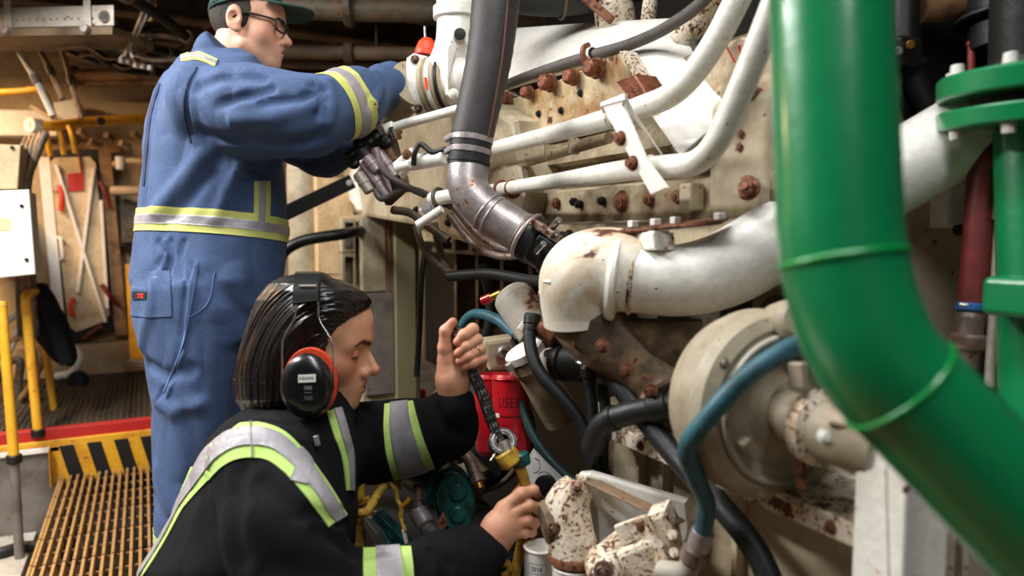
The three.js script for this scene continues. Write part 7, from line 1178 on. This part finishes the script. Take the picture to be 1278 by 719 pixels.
  const hairB = bounds(rowPts(rowsH), 0.015);
  part('hair', meshSDF(hf, hairB.min, hairB.max, 0.0026, null, (x, y, z) => { const [s, an, d] = strand(x, y, z); return [s / 200 + d * 2.2, an * 0.35]; }), M.hair, t);
  const fly = rng(77), locks = []; for (let i = 0; i < 46; i++) { const a0 = -2.7 + fly() * 1.3, R = 109 + fly() * 8, pts = []; for (let k = 0; k < 4; k++) { const a = a0 - k * 0.12; pts.push(P(418 + Math.cos(a) * (R + k * 1.5 * fly()), 478 + Math.sin(a) * (R + fly() * 2) / 0.86, 1.24 + fly() * 0.1)); } locks.push(tube(spline(pts), 0.0005, 10, 5, false)); }
  const fs = part('loose_strands', locks, flat(0x1c1414, 0.4), t); fs.userData.kind = 'stuff';
}
{ // ear defenders
  const t = thing('ear_defenders', 'black ear defenders with an orange ring and wire headband on the woman\'s head', 'ear defenders', P(384, 520, 1.2));
  const sweep = (pts, w, hgt, side, n = 40) => { const c = spline(pts), P4 = [], idx = [], uv = []; for (let i = 0; i <= n; i++) { const q = c.getPoint(i / n), tg = c.getTangent(i / n), s = side.clone().addScaledVector(tg, -side.dot(tg)).normalize(), o = s.clone().cross(tg); for (const [a, b] of [[-1, -1], [-0.9, 1], [0.9, 1], [1, -1]]) { const k = q.clone().addScaledVector(s, a * w / 2).addScaledVector(o, b * hgt / 2); P4.push(k.x, k.y, k.z); uv.push(a * w, i / n * 0.3); } if (i) for (let j = 0; j < 4; j++) { const a = (i - 1) * 4 + j, b = (i - 1) * 4 + (j + 1) % 4; idx.push(a, b, a + 4, b, b + 4, a + 4); } } idx.push(0, 1, 2, 0, 2, 3); const e = n * 4; idx.push(e, e + 2, e + 1, e, e + 3, e + 2); const g = new THREE.BufferGeometry(); g.setAttribute('position', new THREE.Float32BufferAttribute(P4, 3)); g.setAttribute('uv', new THREE.Float32BufferAttribute(uv, 2)); g.setIndex(idx); const k = g.toNonIndexed(); k.computeVertexNormals(); return k; };
  const fwd = inView(1, 0, 0);
  const pad = part('headband', sweep([P(382, 378, 1.188), P(382, 362, 1.197), P(383, 348, 1.225), P(384, 342, 1.28), P(385, 344, 1.34), P(386, 356, 1.39)], 0.046, 0.009, fwd, 50), phys({ color: 0x161a18, roughness: 0.35, clearcoat: 0.3 }), t);
  part('slot', bar(P(373, 357, 1.193), P(395, 357, 1.193), 0.003, 0.004, V(0, 1, 0)), M.tray, pad);
  const wire = (p) => part('wire', tube(bend(p.map((a) => P(...a)), 0.012), 0.0017, 40, 8), M.chrome, t);
  wire([[369, 376, 1.19], [369, 396, 1.186], [352, 425, 1.18], [352, 480, 1.17]]); wire([[397, 376, 1.19], [397, 398, 1.186], [415, 426, 1.18], [417, 482, 1.17]]);
  wire([[369, 350, 1.36], [369, 396, 1.4], [354, 425, 1.41], [354, 470, 1.41]]); wire([[397, 350, 1.36], [397, 398, 1.4], [415, 426, 1.41], [415, 470, 1.41]]);
  const oval = (c, d, rx, ry, n = 40) => { const m = basis(d, V(0, 1, 0.001)); return [...Array(n)].map((_, i) => { const a = i / n * 6.2832, s = inView(1, 0, 0), u = inView(0, 1, 0); return c.clone().addScaledVector(s, Math.cos(a) * rx).addScaledVector(u, Math.sin(a) * ry); }); };
  const blk = phys({ color: 0x101212, roughness: 0.3, clearcoat: 0.4, clearcoatRoughness: 0.2 });
  for (const [d, s] of [[1.165, -1], [1.425, 1]]) {
    const ctr = P(385, 481, d), dir = camB.clone().multiplyScalar(s); // into the head
    const shell = (x, y, z) => { const q = V(x, y, z).sub(ctr), a = q.dot(camR) / 0.043, b = q.dot(camU) / 0.0535, w = q.dot(camB) * s, r = Math.hypot(a, b); const out = (r - 1) * 0.043, face = Math.abs(w + 0.008) - 0.02 + 0.007 * r * r; return smax(out, face, 0.018); };
    const bb = bounds([ctr.clone()], 0.075); const cup = part('cup', meshSDF(shell, bb.min, bb.max, 0.0026), blk, t);
    part('orange_ring', meshSDF((x, y, z) => { const q = V(x, y, z).sub(ctr), a = q.dot(camR) / 0.0445, b = (q.dot(camU) - 0.003) / 0.0575, w = q.dot(camB) * s, r = Math.hypot(a, b); return Math.max((r - 1) * 0.044, Math.abs(w - 0.0125 ) - 0.0045); }, bb.min, bb.max, 0.0024), M.orange, t);
    part('cushion', meshSDF((x, y, z) => { const q = V(x, y, z).sub(ctr), a = q.dot(camR) / 0.043, b = q.dot(camU) / 0.053, w = q.dot(camB) * s, r = Math.hypot(a, b); return smax((r - 1) * 0.043, Math.abs(w - 0.024) - 0.01, 0.008); }, bb.min, bb.max, 0.003), M.rubber, t);
    if (s < 0) {
      const fz = 1.1362, lab = printTex(128, 56, (x) => { x.fillStyle = '#e9e8e2'; x.fillRect(0, 0, 128, 56); x.fillStyle = '#1a1a1a'; x.font = 'bold 34px sans-serif'; x.fillText('FRANK', 5, 40); });
      part('name_label', plate([P(372, 468, fz), P(394, 467, fz), P(394, 477, fz), P(372, 478, fz)], camB.clone().negate(), 0.001, [], 0), M.whiteClean, cup);
      part('name_print', decalQuad(P(372.3, 468.3, fz - 0.0005), P(393.7, 467.3, fz - 0.0005), P(393.7, 476.7, fz - 0.0005), P(372.3, 477.7, fz - 0.0005)), std({ map: lab, roughness: 0.5 }), cup);
      const pr = printTex(128, 128, (x) => { x.fillStyle = '#101212'; x.fillRect(0, 0, 128, 128); x.fillStyle = '#8d8f8d'; x.font = 'bold 40px sans-serif'; x.fillText('3M', 30, 42); x.font = '12px sans-serif'; x.fillRect(36, 60, 50, 4); x.font = '36px sans-serif'; x.fillText('105', 32, 112); });
      part('cup_print', decalQuad(P(373, 479, fz + 0.0006), P(397, 479, fz + 0.0006), P(397, 502, fz + 0.0006), P(373, 502, fz + 0.0006)), phys({ map: pr, roughness: 0.35, clearcoat: 0.3 }), cup);
    }
  }
}
{ // black jacket on the rail
  const t = thing('hung_jacket', 'black jacket hanging from the bent yellow handrail below the steel door', 'jacket', P(75, 450, 3.0));
  const rows = [[355, 46, 60, 3.0, 0.03], [365, 42, 66, 3.0, 0.05], [385, 40, 76, 3.0, 0.06], [410, 42, 88, 3.0, 0.065], [430, 48, 98, 3.0, 0.06], [445, 62, 100, 3.0, 0.05], [458, 78, 92, 3.0, 0.03]];
  const f = ripple(stackD(rows), 0.018, 12, 5, 21), b = bounds(rows.flatMap(([y, l, r]) => [P(l, y, 2.93), P(r, y, 3.07)]), 0.05);
  part('cloth', meshSDF(f, b.min, b.max, 0.008), M.blackCloth, t);
  part('sleeve', tube(spline([P(58, 375, 2.93), P(70, 410, 2.92), P(84, 455, 2.93)]), (u) => 0.03 - 0.006 * u, 24, 16), M.blackCloth, t);
}
scene.traverse((o) => { if (o.isMesh) { o.castShadow = o.receiveShadow = true; } });
renderer.render(scene, camera);
